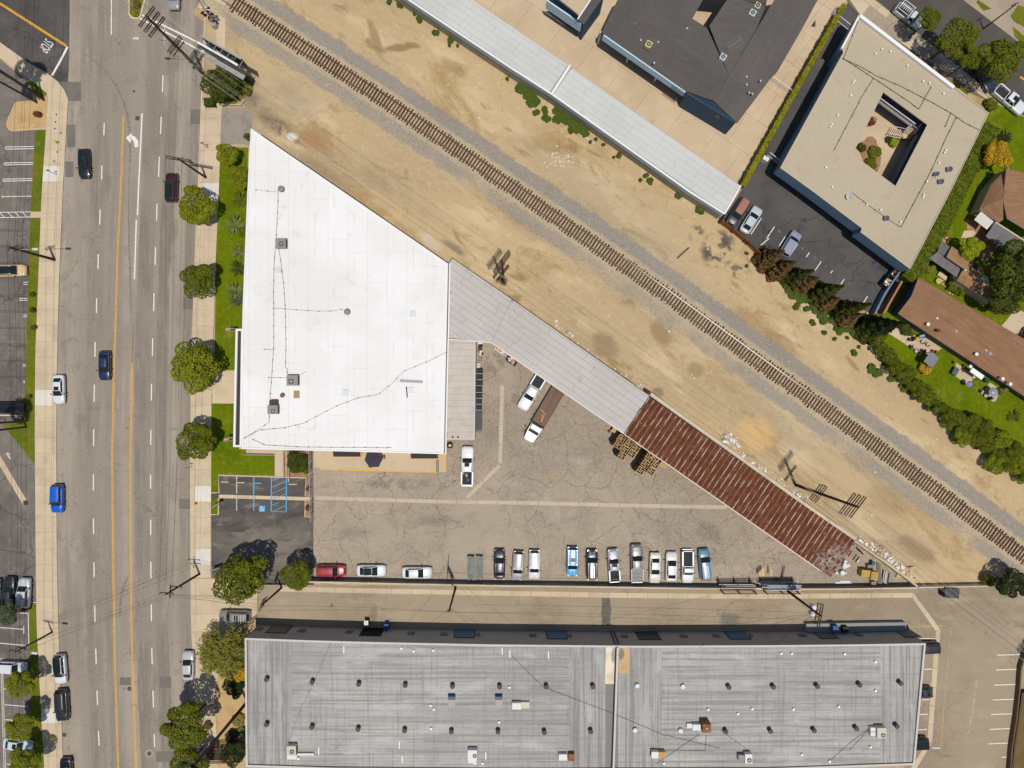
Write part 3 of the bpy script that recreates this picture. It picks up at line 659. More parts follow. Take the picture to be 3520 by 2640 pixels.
# stall lines of the apartment lot
al = bpy.data.objects['apartment_car_park']
for a,b,r in (((2155,225),(2065,365),2),((2222,400),(2150,460),2),((55,300),(-10,400),3),((155,375),(95,468),3),((257,450),(185,555),3),((358,523),(330,562),3),((460,600),(405,680),3),((558,680),(540,700),3),((658,752),(590,858),3),((860,902),(790,1008),3)):
    line([c(r,1,*a),c(r,1,*b)],3,.012,white_p,al,'stall_line')
for a,b in ((( 90,330),(108,350)),((288,482),(306,500)),((396,562),(412,578)),((496,636),(512,652)),((694,786),(712,802))):
    line([c(3,1,*a),c(3,1,*b)],6,.012,mat('worn_mark',P(132,128,124),.9,[('n',3,.4,.6,P(90,88,86),1,{})]),al,'stall_number')
bs_ = ne_street
for a,b in (((3180,20),(3500,262)),((3512,272),(3700,420))):
    line([a,b],1.6,.014,mat('faint_line',P(104,97,90)),bs_,'street_line')
line([c(3,0,2180,665),c(3,0,2300,760)],8,.014,yellow_p,bs_,'street_line')

# ------------------------------------------------------------------ railway
rust_dark = mat('sleeper_wood',P(72,49,38),.9,[('n',1.2,.45,.7,P(100,76,60),.6,dict(s=(1,1,1)))],(9,.4,.02),rnd=.36,spec=.1)
rail_rust_and_shade = mat('rail_rust_and_shade',P(92,60,46),.55,[('n',.8,.45,.65,P(128,88,66),.6,{})],spec=.5)  # rust, kept dark to paint in the shadow beside the rail
rail_shine = mat('rail_head_painted_glint',P(96,64,49),.36,[('b',G(2500,1130).x,G(2500,1130).y,23,14,AR,P(226,214,206),.95,dict(warp=1,in_=.4))],metal=.55,spec=.6)  # pale sun glint painted into the colour along one stretch
rt = empty('railway_track',(*G(1760,646).xy,0),label='rusty single railway track on dark sleepers crossing the dirt corridor',cat='railway track')
def resample(pl,step):
    out = []; acc = 0; nxt = 0
    for a,b in zip(pl,pl[1:]):
        L = (b-a).length
        while nxt <= acc+L:
            t = (nxt-acc)/L; out.append((a.lerp(b,t),(b-a).normalized())); nxt += step
        acc += L
    return out
sl_mesh = None
k0 = G(800,-20).x; k1 = G(3560,0).x; cnt = 0
for p,d in resample(TL,.545):
    if not (k0 < p.x < k1): continue
    o = MB().box(0,0,0,.235,2.55,.2).build('sleeper',rust_dark,rt) if sl_mesh is None else bpy.data.objects.new('sleeper',sl_mesh)
    if sl_mesh is None: sl_mesh = o.data
    else: col.objects.link(o); o.parent = rt
    n_ = Vector((-d.y,d.x)); off = random.gauss(0,.10)
    o.location = Vector((p.x+n_.x*off,p.y+n_.y*off,random.choice([.0,.015,.03,.045])))-rt.location
    o.location.z += .0
    o.rotation_euler = (0,0,math.atan2(d.y,d.x)+random.gauss(0,.035)); o.scale = (random.uniform(.85,1.12),random.uniform(.94,1.03),1); cnt += 1
for s_ in (-1,1):
    P_ = [q for q in side(TL,s_*.755) if G(-40,0).x < q.x < G(3900,0).x]
    mb = MB(); 
    pr = [(-.10,.22),(-.10,.24),(-.015,.26),(-.015,.35),(-.055,.36),(-.055,.40),(.055,.40),(.055,.36),(.015,.35),(.015,.26),(.10,.24),(.10,.22)]  # foot widened so the dark rail line takes in its shadow
    ns = [side(P_,o_) for o_,_ in pr]
    for a in range(len(pr)-1): mb.strip([(q.x,q.y,pr[a][1]) for q in ns[a]],[(q.x,q.y,pr[a+1][1]) for q in ns[a+1]],1 if a == 5 else 0)
    mb.build('rail',[rail_rust_and_shade,rail_shine if s_ > 0 else rail_rust_and_shade],rt)
# crossing panels where the track meets the pavement
for pts in ([(1840,0),(1930,0),(1965,40),(1945,62)],[(1690,-120),(1800,-120),(1990,12),(1962,18)]):
    MB().prism([G(*c(0,0,*p)).xy for p in pts],.0,.3).build('crossing_panel',conc,rt)
# ------------------------------------------------------------------ building materials
white_roof = mat('white_roof_coating',P(241,239,236),.75,[('n',.12,.42,.62,P(235,232,228),.9,{}),('n',.05,.5,.6,P(230,227,222),.6,{}),('n',.4,.60,.76,P(218,210,200),.6,dict(dist=.8)),('n',1.4,.68,.8,P(200,184,166),.6,{}),('s',3.05,.10,0,P(214,208,202),.7,dict(mask=(.5,.48,.6),ms=(1,.6,1)))],rnd=.005,spec=.2)
seam_w = flat('roof_seam',(208,203,196),.8)
grey_felt = mat('grey_roof_felt',P(198,192,187),.9,[('n',.12,.42,.66,P(190,182,174),.8,{}),('n',.45,.6,.74,P(176,163,148),.6,dict(dist=.6)),('n',5,.5,.75,P(182,176,170),.3,dict(det=3))],rnd=.02,spec=.15)
seam_g = flat('felt_seam',(136,128,120),.9)
carport_felt = mat('pale_roof_felt',P(206,206,201),.9,[('n',.1,.42,.66,P(198,198,193),.8,{}),('n',.6,.64,.76,P(184,180,170),.6,dict(dist=.6)),('n',5,.5,.75,P(198,196,190),.3,dict(det=3))],rnd=.018,spec=.15)
seam_c = flat('pale_felt_seam',(168,166,160),.9)
low_felt = mat('beige_roof_felt',P(200,190,180),.9,[('n',.5,.45,.66,P(190,178,166),.7,{}),('n',2.2,.64,.74,P(140,124,110),.5,dict(s=(.3,2,1)))],rnd=.02)
built_up = mat('weathered_roof',P(184,181,174),.92,[
    ('n',.07,.4,.62,P(162,159,156),.7,{}),('n',.5,.46,.60,P(134,130,126),.65,dict(s=(.09,4.4,1),det=8,r=.7)),('n',.5,.50,.66,P(138,134,130),.6,dict(s=(4.4,.14,1),det=8,r=.7)),
    ('n',.35,.52,.68,P(194,191,186),.7,dict(s=(.3,1,1))),('n',3,.55,.72,P(130,127,124),.5,dict(s=(.35,1.6,1),det=4)),('n',6,.5,.74,P(196,194,190),.3,dict(det=3)),
],(6,.3,.02),rnd=.05,spec=.12)
built_up2 = mat('weathered_roof_cross',P(180,176,170),.92,[
    ('n',.07,.4,.62,P(158,156,153),.7,{}),('n',.5,.45,.59,P(128,124,120),.7,dict(s=(4.6,.09,1),det=8,r=.7)),('n',.5,.5,.68,P(142,139,137),.45,dict(s=(.12,3.2,1),det=6)),
    ('n',.35,.52,.68,P(190,188,184),.7,dict(s=(1,.3,1))),('n',3,.55,.72,P(128,125,122),.5,dict(s=(1.6,.35,1),det=4)),('n',6,.5,.74,P(194,192,188),.3,dict(det=3)),
],(6,.3,.02),rnd=.05,spec=.12)
seam_b = flat('roof_gap',(136,132,128),.95)
apt_roof = mat('gravel_roof',P(188,174,149),.95,[('n',.1,.42,.66,P(180,165,140),.8,{}),('n',.5,.55,.7,P(174,157,128),.5,{}),('n',7,.45,.7,P(204,190,162),.5,dict(det=2)),('n',8,.6,.72,P(140,126,102),.4,dict(det=2)),
    B(3330,345,62,40,-.75,(92,84,74),.85,mask=(.9,.44,.54),in_=.3),B(3370,380,30,26,0,(88,80,70),.7,mask=(1.1,.44,.54))],(8,.4,.03),spec=.1)
dark_shingle = mat('dark_shingle',P(96,91,87),.95,[('n',.15,.42,.66,P(104,98,93),.7,{}),('n',5,.5,.72,P(106,100,96),.5,dict(det=2)),('n',6,.6,.72,P(58,56,56),.4,dict(det=2))],(8,.4,.03),isl=.06,spec=.1)
brown_shingle = mat('brown_shingle',P(150,114,86),.95,[('n',.25,.42,.66,P(140,104,76),.7,{}),('n',5,.5,.72,P(166,130,102),.5,dict(det=2)),('n',6,.6,.72,P(106,78,58),.45,dict(det=2))],(8,.5,.03),isl=.10,spec=.1)
tan_shingle = mat('tan_shingle',P(164,128,90),.95,[('n',.35,.42,.66,P(148,112,78),.8,{}),('n',.8,.6,.72,P(118,90,64),.5,dict(det=4)),('n',5,.5,.72,P(176,142,106),.5,dict(det=2))],(8,.5,.03),isl=.06,spec=.1)
grey_sheet_m = mat('grey_patio_roof',P(118,114,114),.8,[('n',.5,.42,.66,P(106,102,104),.7,{})],rnd=.04)
wall_white = mat('white_wall',P(226,222,216),.85,[('n',.5,.5,.7,P(206,200,192),.5,{})],spec=.2)
wall_grey = mat('grey_wall',P(186,180,176),.88,[('n',.4,.45,.66,P(172,166,162),.6,{})],spec=.2)
wall_blue = mat('pale_blue_wall',P(200,226,240),.85,[('n',.6,.5,.7,P(184,210,226),.5,{})],spec=.2)
wall_slate = mat('slate_blue_wall',P(70,92,112),.85,[('s',.3,.03,R(90),P(50,68,84),.6)],spec=.2)
wall_block = mat('block_wall',P(158,148,128),.92,[('n',.3,.42,.66,P(136,128,112),.7,{}),('n',2,.5,.7,P(172,162,142),.4,{})],spec=.15)
wall_cream = mat('cream_wall',P(214,196,168),.88,[('n',.5,.5,.7,P(200,182,154),.5,{})])
fascia_pale = mat('pale_fascia',P(206,200,192),.8,[('n',.8,.55,.72,P(186,178,168),.5,{})])
trim_white = flat('white_trim',(240,238,236),.6)
galv = mat('galvanised',P(178,174,172),.5,[('n',2,.5,.7,P(150,146,144),.6,{})],metal=.3)
steel_dark = flat('dark_steel',(62,58,58),.6)
wood_post = mat('pole_wood',P(86,66,52),.9,[('n',1.5,.5,.7,P(66,48,38),.7,dict(s=(1,1,.15)))],spec=.1)
glass_m = mat('window_glass',(.015,.02,.025),.06,spec=.6)
black_m = flat('black_rubber',(34,33,34),.8)
def root_at(name,pts,label,cat,group=None):
    q = W(pts); return empty(name,(sum(p.x for p in q)/len(q),sum(p.y for p in q)/len(q),0),0,label,cat,group)
from mathutils.geometry import tessellate_polygon
def flat_building(name,label,roof_px,z,wall_m,roof_m,par=.3,thick=.25,cap_m=None,hole=None,cat='building',z_base=0):
    r = root_at(name,roof_px,label,cat)
    o = [Vector(p) for p in ccw([tuple(v) for v in W(roof_px,z)])]; i = inset(o,thick)
    mb = MB(); n = len(o)
    for a in range(n):
        b = (a+1) % n
        mb.poly([(*o[a],z_base),(*o[b],z_base),(*o[b],z),(*o[a],z)],0)
        mb.poly([(*o[a],z),(*o[b],z),(*i[b],z),(*i[a],z)],1)
        mb.poly([(*i[b],z-par),(*i[a],z-par),(*i[a],z),(*i[b],z)],0)
    mb.build('wall',[wall_m,cap_m or wall_m],r)
    rf = MB()
    if hole:
        h = [Vector(p) for p in W(hole,z)]
        tr = tessellate_polygon([[Vector((*p,0)) for p in i],[Vector((*p,0)) for p in h]])
        allp = list(i)+h; rf.v = [(*p,z-par) for p in allp]
        for t in tr:
            a,b,e = (allp[k] for k in t)
            t = t if (b-a).cross(e-a) > 0 else t[::-1]
            rf.f.append(tuple(t)); rf.m.append(0)
    else: rf.poly([(*p,z-par) for p in i])
    rfo = rf.build('roof',roof_m,r)
    return r,rfo,o,i
def plane_of(p):
    n = (p[1]-p[0]).cross(p[2]-p[0]); 
    return lambda x,y: p[0].z-(n.x*(x-p[0].x)+n.y*(y-p[0].y))/n.z
def shingles(parent,pts,m,course=.28,lip=.035,name='shingle_roof',th=.12):
    """a sloping roof plane (3-D points) laid in overlapping courses of shingles"""
    f = plane_of(pts); x,y = pts[0].x,pts[0].y
    gx,gy = f(x+1,y)-f(x,y),f(x,y+1)-f(x,y); an = math.atan2(gx,-gy) if (gx or gy) else 0
    ca,sa = math.cos(an),math.sin(an); plan = [(p.x,p.y) for p in pts]
    q = [Vector((p[0]*ca+p[1]*sa,-p[0]*sa+p[1]*ca)) for p in plan]
    x0,x1 = min(p.x for p in q),max(p.x for p in q); y0,y1 = min(p.y for p in q),max(p.y for p in q)
    up = 1 if (-sa*gx+ca*gy) > 0 else -1
    mb = MB(); yy = y0
    while yy < y1:
        xx = x0-random.random()*2
        while xx < x1:
            L = random.uniform(1.0,2.6)
            k = clip([(xx,yy),(xx+L,yy),(xx+L,yy+course),(xx,yy+course)],q); xx += L
            if len(k) < 3: continue
            v = []
            for p in ccw([tuple(p_) for p_ in k]):
                wx,wy = p[0]*ca-p[1]*sa,p[0]*sa+p[1]*ca
                t = (p[1]-yy)/course; t = t if up > 0 else 1-t
                v.append((wx,wy,f(wx,wy)+lip*(1-t)))
            mb.poly(v)
        yy += course
    o = mb.build(name,m,parent); o['kind'] = 'stuff'
    pp = ccw(plan); e = MB(); nn = len(pp)
    e.poly([(a[0],a[1],f(*a)-th) for a in reversed(pp)])
    for a in range(nn):
        b = pp[(a+1) % nn]; a = pp[a]
        e.poly([(*a,f(*a)-th),(*b,f(*b)-th),(*b,f(*b)),(*a,f(*a))])
    e.build('roof_edge',trim_white if m is not dark_shingle else dark_shingle,o)
    return o
def P3(pts): return [G(x,y,z) for (x,y),z in pts]
def vent_pipe(parent,px,z,r=.12,h=.45,m=None,name='vent_pipe',cap=True):
    g = G(px[0],px[1],z+h); mb = MB(); mb.tube((g.x,g.y,z),(g.x,g.y,z+h*.8),r,r,8)
    if cap: mb.lathe(g.x,g.y,[(r*1.5,z+h*.75),(r*1.5,z+h*.95),(r*.4,z+h)],8)
    return mb.build(name,m or trim_white,parent)
def hvac(label,px,z,L,Wd,h,rot,m,fan=(0,0,.32),group='rooftop air conditioners',extra=None,name='air_conditioner'):
    g = G(px[0],px[1],z+h); r = empty(name,(g.x,g.y,z),rot,label,'air conditioner',group); r['local'] = 1
    mb = MB(); mb.box(0,0,.12,L,Wd,h-.12); mb.box(0,0,h,L*.94,Wd*.94,.03); mb.build('cabinet',m,r)
    MB().box(0,0,0,L*.9,Wd*.9,.12).build('base_frame',steel_dark,r)
    for s in (-1,1):
        lv = MB()
        for k in range(5): lv.box(s*(L/2+.012),0,.22+k*(h-.35)/5,.025,Wd*.8,.05)
        lv.build('louvre',steel_dark,r)
    if fan:
        f = MB(); f.lathe(fan[0],fan[1],[(fan[2],h+.031),(fan[2],h+.09),(fan[2]*.86,h+.09),(fan[2]*.86,h+.045)],14); fo = f.build('fan_guard',steel_dark,r)
        b = MB()
        for k in range(4):
            t = k*math.pi/2; b.box(fan[0]+.45*fan[2]*math.cos(t),fan[1]+.45*fan[2]*math.sin(t),h+.055,fan[2]*.8,fan[2]*.28,.015,t)
        b.tube((fan[0],fan[1],h+.05),(fan[0],fan[1],h+.1),fan[2]*.16); b.build('fan_blade',galv,fo,local=True)
    if extra:
        for (ex,ey,ez,el,ew,eh,em,en) in extra: MB().box(ex,ey,ez,el,ew,eh).build(en,em,r)
    return r
def conduit(parent,pts,z,r=.035,m=None,step=1.5,blk=None,name='roof_conduit'):
    P_ = [G(x,y,z+.12) for x,y in pts]; mb = MB(); mb.path([(p.x,p.y,z+.12) for p in P_],r,5)
    o = mb.build(name,m or mat('rusty_pipe',P(176,150,134),.7),parent)
    if blk:
        b = MB()
        for p,d in resample([q.xy for q in P_],step): b.box(p.x,p.y,z,.22,.14,.11,math.atan2(d.y,d.x))
        b.build('support_block',blk,o,local=True)
    return o
# ------------------------------------------------------------------ the white roofed warehouse
ZW = 6.0
WR = [(862,441),(1182,660),(1540,906),(1525,1561),(831,1543),(829,1320),(834,1058),(850,660)]
wh,whr,wo,wi = flat_building('warehouse','large building with a bright white flat roof pointed at its far corner',WR,ZW,wall_white,seam_w,.12,.22,trim_white)
lay_sheets('roof_membrane',white_roof,whr,[tuple(p) for p in wi],R(90),3.05,9.5,.035,ZW-.118,.012,.2,.003)
edge = MB(); a,b = G(1541,904,ZW+.02),G(1526,1562,ZW+.02); edge.box((a.x+b.x)/2+.25,(a.y+b.y)/2,ZW-.32,.2,(a-b).length,.18,-math.atan2(b.x-a.x,abs(b.y-a.y))*-1); edge.build('gutter',trim_white,wh)
whr_z = ZW-.10
for pts in ([c(1,1,192,-20),c(1,1,186,180),c(1,1,172,420),c(1,1,155,620),c(1,1,150,880),c(1,1,152,1060),c(1,1,152,1330),c(1,1,136,1580),c(1,2,122,100),c(1,2,112,330),c(1,2,0,408),c(0,2,2105,470)],[c(0,0,2212,1640),(955,660)],
            [c(1,1,152,1004),c(1,1,360,1018),c(1,1,530,1030),c(1,1,650,1028),c(1,1,750,1015)],[c(1,1,196,490),c(1,1,215,610),c(1,1,238,800),c(1,1,252,1000),c(1,1,258,1330),c(1,1,254,1520),c(1,1,268,1524),c(1,1,270,1590)],
            [c(1,1,1645,1385),c(1,1,1490,1462),c(1,1,1270,1552),c(1,1,1170,1659),c(1,2,1055,92),c(1,2,890,118),c(1,2,695,190),c(1,2,410,340),c(1,2,250,378),c(1,2,30,398),c(0,2,2100,475)],
            [c(0,2,2185,480),c(1,2,80,528),c(1,2,390,545),c(1,2,720,548),c(1,2,1172,550)],[c(1,1,110,1604),c(1,1,262,1606)],[c(1,1,370,1590),c(1,1,434,1550)],[c(1,1,72,1360),c(1,1,148,1362)]):
    if len(pts) > 2 or True: conduit(whr,pts,whr_z,.03,None,1.75,mat('rust_block',P(150,106,84),.9))
for px in (c(1,0,214,1628),c(1,1,784,1034)):
    g = G(px[0],px[1],ZW+.5); mb = MB(); mb.lathe(g.x,g.y,[(.46,whr_z),(.46,whr_z+.16),(.34,whr_z+.18),(.34,whr_z+.42),(.48,whr_z+.44),(.44,whr_z+.60),(.2,whr_z+.72),(.05,whr_z+.74)],16)
    mb.build('roof_ventilator',mat('vent_metal',P(150,138,130),.6,metal=.2),whr)
for px in (c(1,1,192,674),c(1,1,1353,1050),c(1,2,772,76),c(1,2,1338,56)):
    g = G(px[0],px[1],ZW); mb = MB(); mb.box(g.x,g.y,whr_z,.98,.98,.14); mb.box(g.x,g.y,whr_z+.14,.82,.82,.05)
    mb.build('skylight',mat('skylight_acrylic',P(214,218,224),.3,spec=.5),whr)
g = G(*c(1,2,350,90),ZW); MB().box(g.x,g.y,whr_z,.9,1.15,.1).build('hatch_cover',mat('ply_hatch',P(178,142,104),.9),whr)
g = G(*c(1,2,1303,70),ZW); MB().box(g.x,g.y,whr_z,.16,1.7,.14,R(5)).build('loose_beam',mat('brown_beam',P(92,66,66),.8),whr)
g = G(*c(1,1,1342,1636),ZW); MB().box(g.x,g.y,whr_z,3.5,.42,.12,R(-3)).build('duct_tray',mat('tray',P(168,166,172),.6),whr)
g = G(*c(1,2,232,98),ZW); MB().lathe(g.x,g.y,[(.3,whr_z),(.3,whr_z+.4),(.36,whr_z+.42),(.1,whr_z+.55)],12).build('roof_flue',mat('flue_brown',P(132,96,84),.8),whr)
ac_grey = mat('ac_grey',P(146,140,140),.6,metal=.1); ac_beige = mat('ac_beige',P(206,198,176),.6); ac_white = mat('ac_white',P(226,222,218),.55); ac_rust = mat('ac_rust',P(150,102,72),.8,[('n',2,.45,.6,P(118,72,48),.8,{})]); ac_tan = mat('ac_tan',P(206,150,84),.7)
hvac('grey rooftop air conditioner nearest the pointed end of the white roof',c(1,1,212,440),whr_z,1.55,1.5,1.0,0,ac_grey,(.1,-.15,.38))
hvac('grey rooftop air conditioner on the white roof beside two thin conduits',c(1,1,312,1628),whr_z,1.7,1.6,1.0,0,ac_grey,(-.15,-.15,.42))
hvac('grey rooftop air conditioner with a window box, lowest left on the white roof',c(1,2,142,222),whr_z,1.55,1.35,1.0,0,ac_grey,(.1,-.2,.34),extra=[(.05,1.05,.0,1.2,.8,.8,steel_dark,'intake_hood')])
# street canopy with white rim along the west front
cz = 4.3; cp = [c(0,1,2036,1182),c(0,1,2100,1182),c(0,2,2086,545),c(0,2,2014,545)]
r = root_at('entrance_canopy',cp,'long narrow dark canopy with white rim on the street front of the white building','canopy'); cw = W(cp,cz)
MB().prism(cw,cz-.55,cz-.15,bottom=True).build('canopy_body',wall_white,r)
MB().prism(inset(cw,.34),cz-.15,cz-.12).build('canopy_top',flat('canopy_felt',(66,63,66),.9),r)
ci = inset(cw,.3); co = ccw(cw); mb = MB()
for k in range(4):
    j = (k+1) % 4; mb.prism([co[k],co[j],ci[j],ci[k]],cz-.15,cz,bottom=True)
mb.build('canopy_rim',trim_white,r)
# loading dock and its two awnings
dk = zz(880,1320,2.5136,[(500,540),(1640,560),(1642,760),(1560,760),(552,738),(552,722),(500,722)])
r = root_at('loading_dock',dk,'tan concrete loading dock with a yellow edge in front of the white building','loading dock')
MB().prism(W(dk,1.0),0,1.0).build('platform',conc_tan,r)
def edge_line(pts,z,w_,m,nm,parent,th=.03):
    P_ = [G(x,y,z).xy for x,y in pts]; Lp,Rp = side(P_,w_),side(P_,-w_); mb = MB()
    for i in range(len(P_)-1): mb.prism([Rp[i],Rp[i+1],Lp[i+1],Lp[i]],z-.18,z+th,bottom=True)
    return mb.build(nm,m,parent)
edge_line(zz(880,1320,2.5136,[(552,738),(1100,752),(1566,762)]),1.0,.09,yellow_p,'edge_guard',r)
edge_line(zz(880,1320,2.5136,[(1642,575),(1640,762)]),1.0,.09,yellow_p,'edge_guard',r)
rl = MB(); p = [G(*q,1.0) for q in zz(880,1320,2.5136,[(1566,662),(1566,752),(1578,752),(1578,662)])]
for q in p: rl.tube(q,q+Vector((0,0,1.0)),.03)
for i_,j_ in ((0,1),(2,3)):
    for h_ in (.5,1.0): rl.tube(p[i_]+Vector((0,0,h_)),p[j_]+Vector((0,0,h_)),.03)
rl.build('handrail',steel_dark,r)
awn_d = flat('awning_cloth',(56,54,60),.8); awn_y = flat('awning_yellow',(244,184,40),.7)
for x0,x1,y1,lab in ((668,906,629,'dark awning with yellow sides over the loading dock, left of the umbrella'),(1337,1574,645,'dark awning with yellow sides over the loading dock, right of the umbrella')):
    za,zb = 3.8,3.0
    f1,f0 = G(*c(1,2,x1,y1),zb),G(*c(1,2,x0,y1),zb); yb = f1.y+1.75
    rr_ = empty('awning',((f0.x+f1.x)/2,f1.y,0),0,lab,'awning','awnings over the loading dock')
    MB().poly([(f0.x,f0.y,zb),(f1.x,f1.y,zb),(f1.x,yb,za),(f0.x,yb,za)]).poly([(f0.x,f0.y,zb),(f1.x,f1.y,zb),(f1.x,f1.y,zb-.35),(f0.x,f0.y,zb-.35)]).build('awning_cloth',awn_d,rr_)
    for x_,y_ in ((f0.x,f0.y),(f1.x,f1.y)): s_ = .55 if x_ > f0.x else -.25; MB().poly([(x_,y_,zb),(x_,yb,za),(x_+s_,yb,zb-.35)]).build('side_panel',awn_y,rr_)
    mb = MB(); mb.tube((f0.x,f0.y,zb-.02),(f1.x,f1.y,zb-.02),.035); mb.tube((f0.x,f0.y,zb),(f0.x,yb,za),.035); mb.tube((f1.x,f1.y,zb),(f1.x,yb,za),.035); mb.build('awning_frame',awn_y,rr_)
# ------------------------------------------------------------------ low annexe and grey canopy
ZA = 3.6; AP = [(1535,1166),(1635,1172),(1632,1512),(1530,1511)]
an,anr,ao,ai = flat_building('annexe','low flat beige roofed annexe along the right side of the white building',AP,ZA,fascia_pale,seam_g,.06,.22,fascia_pale)
lay_sheets('roofing_felt',low_felt,anr,[tuple(p) for p in ai],0,1.0,5.2,.03,ZA-.058,.012,.25,.004)
for px in ((1698,462),(1745,462)):
    vent_pipe(anr,c(1,2,*px),ZA-.05,.1,.35,steel_dark)
g = G(*c(1,2,1722,340),ZA); mb = MB()
for k in range(5): mb.box(g.x-.5+k*.25,g.y,ZA-.045,.06,1.2,.05)
mb.build('roof_grille',galv,anr)
ZG = 4.6
gp1 = [(1541,900),(1553,886),(1760,1028),(1700,1180),(1689,1178),(1538,1166)]
GC = [(1553,886),(1760,1028),(2178,1320),(2233,1360),(2145,1490),(1895,1320),(1689,1178),(1636,1172),(1541,1165),(1541,904)]
gr_ = root_at('grey_canopy',GC,'long grey felt roofed canopy running from the white building to the rusty roof','canopy')
gw = W(GC,ZG); mb = MB(); mb.prism(gw,ZG-.28,ZG-.012,bottom=True); gdeck = mb.build('roof_deck',seam_g,gr_)
AG = math.atan2(-(1360-1028),2233-1760)
lay_sheets('roofing_felt',grey_felt,gdeck,W([(1760,1030),(2231,1361),(2144,1488),(1690,1177)],ZG),AG,1.0,5.6,.045,ZG-.01,.012,.3,.004)
lay_sheets('roofing_felt',grey_felt,gdeck,W([(1555,889),(1759,1029),(1689,1177),(1640,1172),(1544,1160),(1545,906)],ZG),AG,1.0,5.6,.045,ZG-.01,.012,.3,.004)
fp = [G(*p,ZG+.02).xy for p in [(1541,1166),(1636,1173),(1689,1178),(1895,1320),(2145,1491)]]
Lp,Rp = side(fp,.09),side(fp,-.09); mb = MB()
for i in range(len(fp)-1): mb.prism([Rp[i],Rp[i+1],Lp[i+1],Lp[i]],ZG-.34,ZG+.05,bottom=True)
mb.build('fascia_board',mat('canopy_fascia',P(226,216,200),.8),gr_)
ps = [G(*p,ZG) for p in [(1745,1222),(1850,1294),(1960,1370),(2060,1438),(2138,1486)]]
for p in ps: MB().box(p.x+.3,p.y+.3,0,.2,.2,ZG-.28,AG).build('canopy_post',steel_dark,gr_)
bw = [G(*p,ZG).xy for p in [(1556,890),(1760,1030),(2178,1322),(2231,1360)]]
Lp,Rp = side(bw,-.15),side(bw,-.4); mb = MB()
for i in range(len(bw)-1): mb.prism([Rp[i],Rp[i+1],Lp[i+1],Lp[i]],0,ZG-.28)
mb.build('back_wall',wall_block,gr_)
# ------------------------------------------------------------------ rusty corrugated shed
ZS = 4.2
SA,SB,SC,SD = G(2231,1366,ZS),G(2147,1490,ZS),G(2856,1983,ZS),G(2938,1860,ZS)
sh = empty('corrugated_shed',((SA+SC)/2).xy.to_3d(),0,'open shed with a rusty corrugated iron roof beside the railway','shed')
rust_m = mat('rusty_iron',P(108,62,38),.85,[('n',.5,.42,.66,P(96,52,30),.7,{}),('n',1.6,.5,.64,P(130,84,60),.75,dict(rot=AG,s=(2.2,.5,1))),
    ('n',1.4,.63,.72,P(164,142,130),.8,dict(rot=AG,s=(2.6,.30,1),det=6)),('b',G(2868,1930,ZS).x,G(2868,1930,ZS).y,4.2,3.4,0,P(176,164,156),.75,dict(mask=(2.2,.40,.58),warp=2.2,in_=.3)),
    ('n',2.2,.66,.74,P(196,186,176),.5,dict(det=3))],spec=.2,rnd=.05)
galv_w = mat('worn_galvanised',P(182,162,150),.7,[('n',.9,.42,.56,P(118,74,52),.95,dict(rot=AG,s=(1,.5,1)))],spec=.3)
du = (SD-SA); dv_ = (SB-SA); nu = 46; nv = 4; ul = du.length/nu; vl = dv_.length/nv
mb = MB(); npt = 9
prof = [(-ul/2+ul*(0 if i == 0 else .17+.83*(i-1)/(npt-2)),(.03 if i % 2 else -.03)) for i in range(npt)]; prof[0] = (prof[0][0],.035); prof[-1] = (prof[-1][0],.03)
mb.v = [(x,-vl/2-.04,z+.012) for x,z in prof]+[(x,vl/2+.04,z) for x,z in prof]
for i in range(npt-1): mb.f.append((i,i+1,npt+i+1,npt+i)); mb.m.append(1 if i == 0 else 0)
mesh_o = None
fr = MB()
for t in (.02,.26,.5,.74,.98):
    a,b = SA.lerp(SB,t),SD.lerp(SC,t); fr.tube(a-Vector((0,0,.16)),b-Vector((0,0,.16)),.07,.07,4)
sfr = fr.build('roof_frame',wood_post,sh)
for i in range(nu):
    for j in range(nv):
        p = SA+du*((i+.5)/nu)+dv_*((j+.5)/nv)+(SC-SD-dv_)*((i+.5)/nu)*((j+.5)/nv)
        if mesh_o is None: o = mb.build('corrugated_sheet',[rust_m,galv_w],sfr); mesh_o = o.data
        else: o = bpy.data.objects.new('corrugated_sheet',mesh_o); col.objects.link(o); o.parent = sfr
        o.location = p+Vector((0,0,.0+.012*(j % 2)+random.uniform(-.006,.006)))
        o.rotation_euler = (random.gauss(0,.006),0,math.atan2(du.y,du.x)+random.gauss(0,.005))
for i in range(7):
    for t in (.06,.94):
        p = SA.lerp(SD,.03+i*.94/6).lerp(SB.lerp(SC,.03+i*.94/6),t); MB().box(p.x,p.y,0,.16,.16,ZS-.1,AG).build('post',wood_post,sh)
fp = [(SB+Vector((-.1,-.1,0))).xy,SB.lerp(SC,.95).xy+Vector((-.1,-.1))]; Lp,Rp = side(fp,.07),side(fp,-.07)
MB().prism([Rp[0],Rp[1],Lp[1],Lp[0]],ZS-.2,ZS+.06,bottom=True).build('fascia_board',mat('pink_fascia',P(232,206,194),.8),sh)
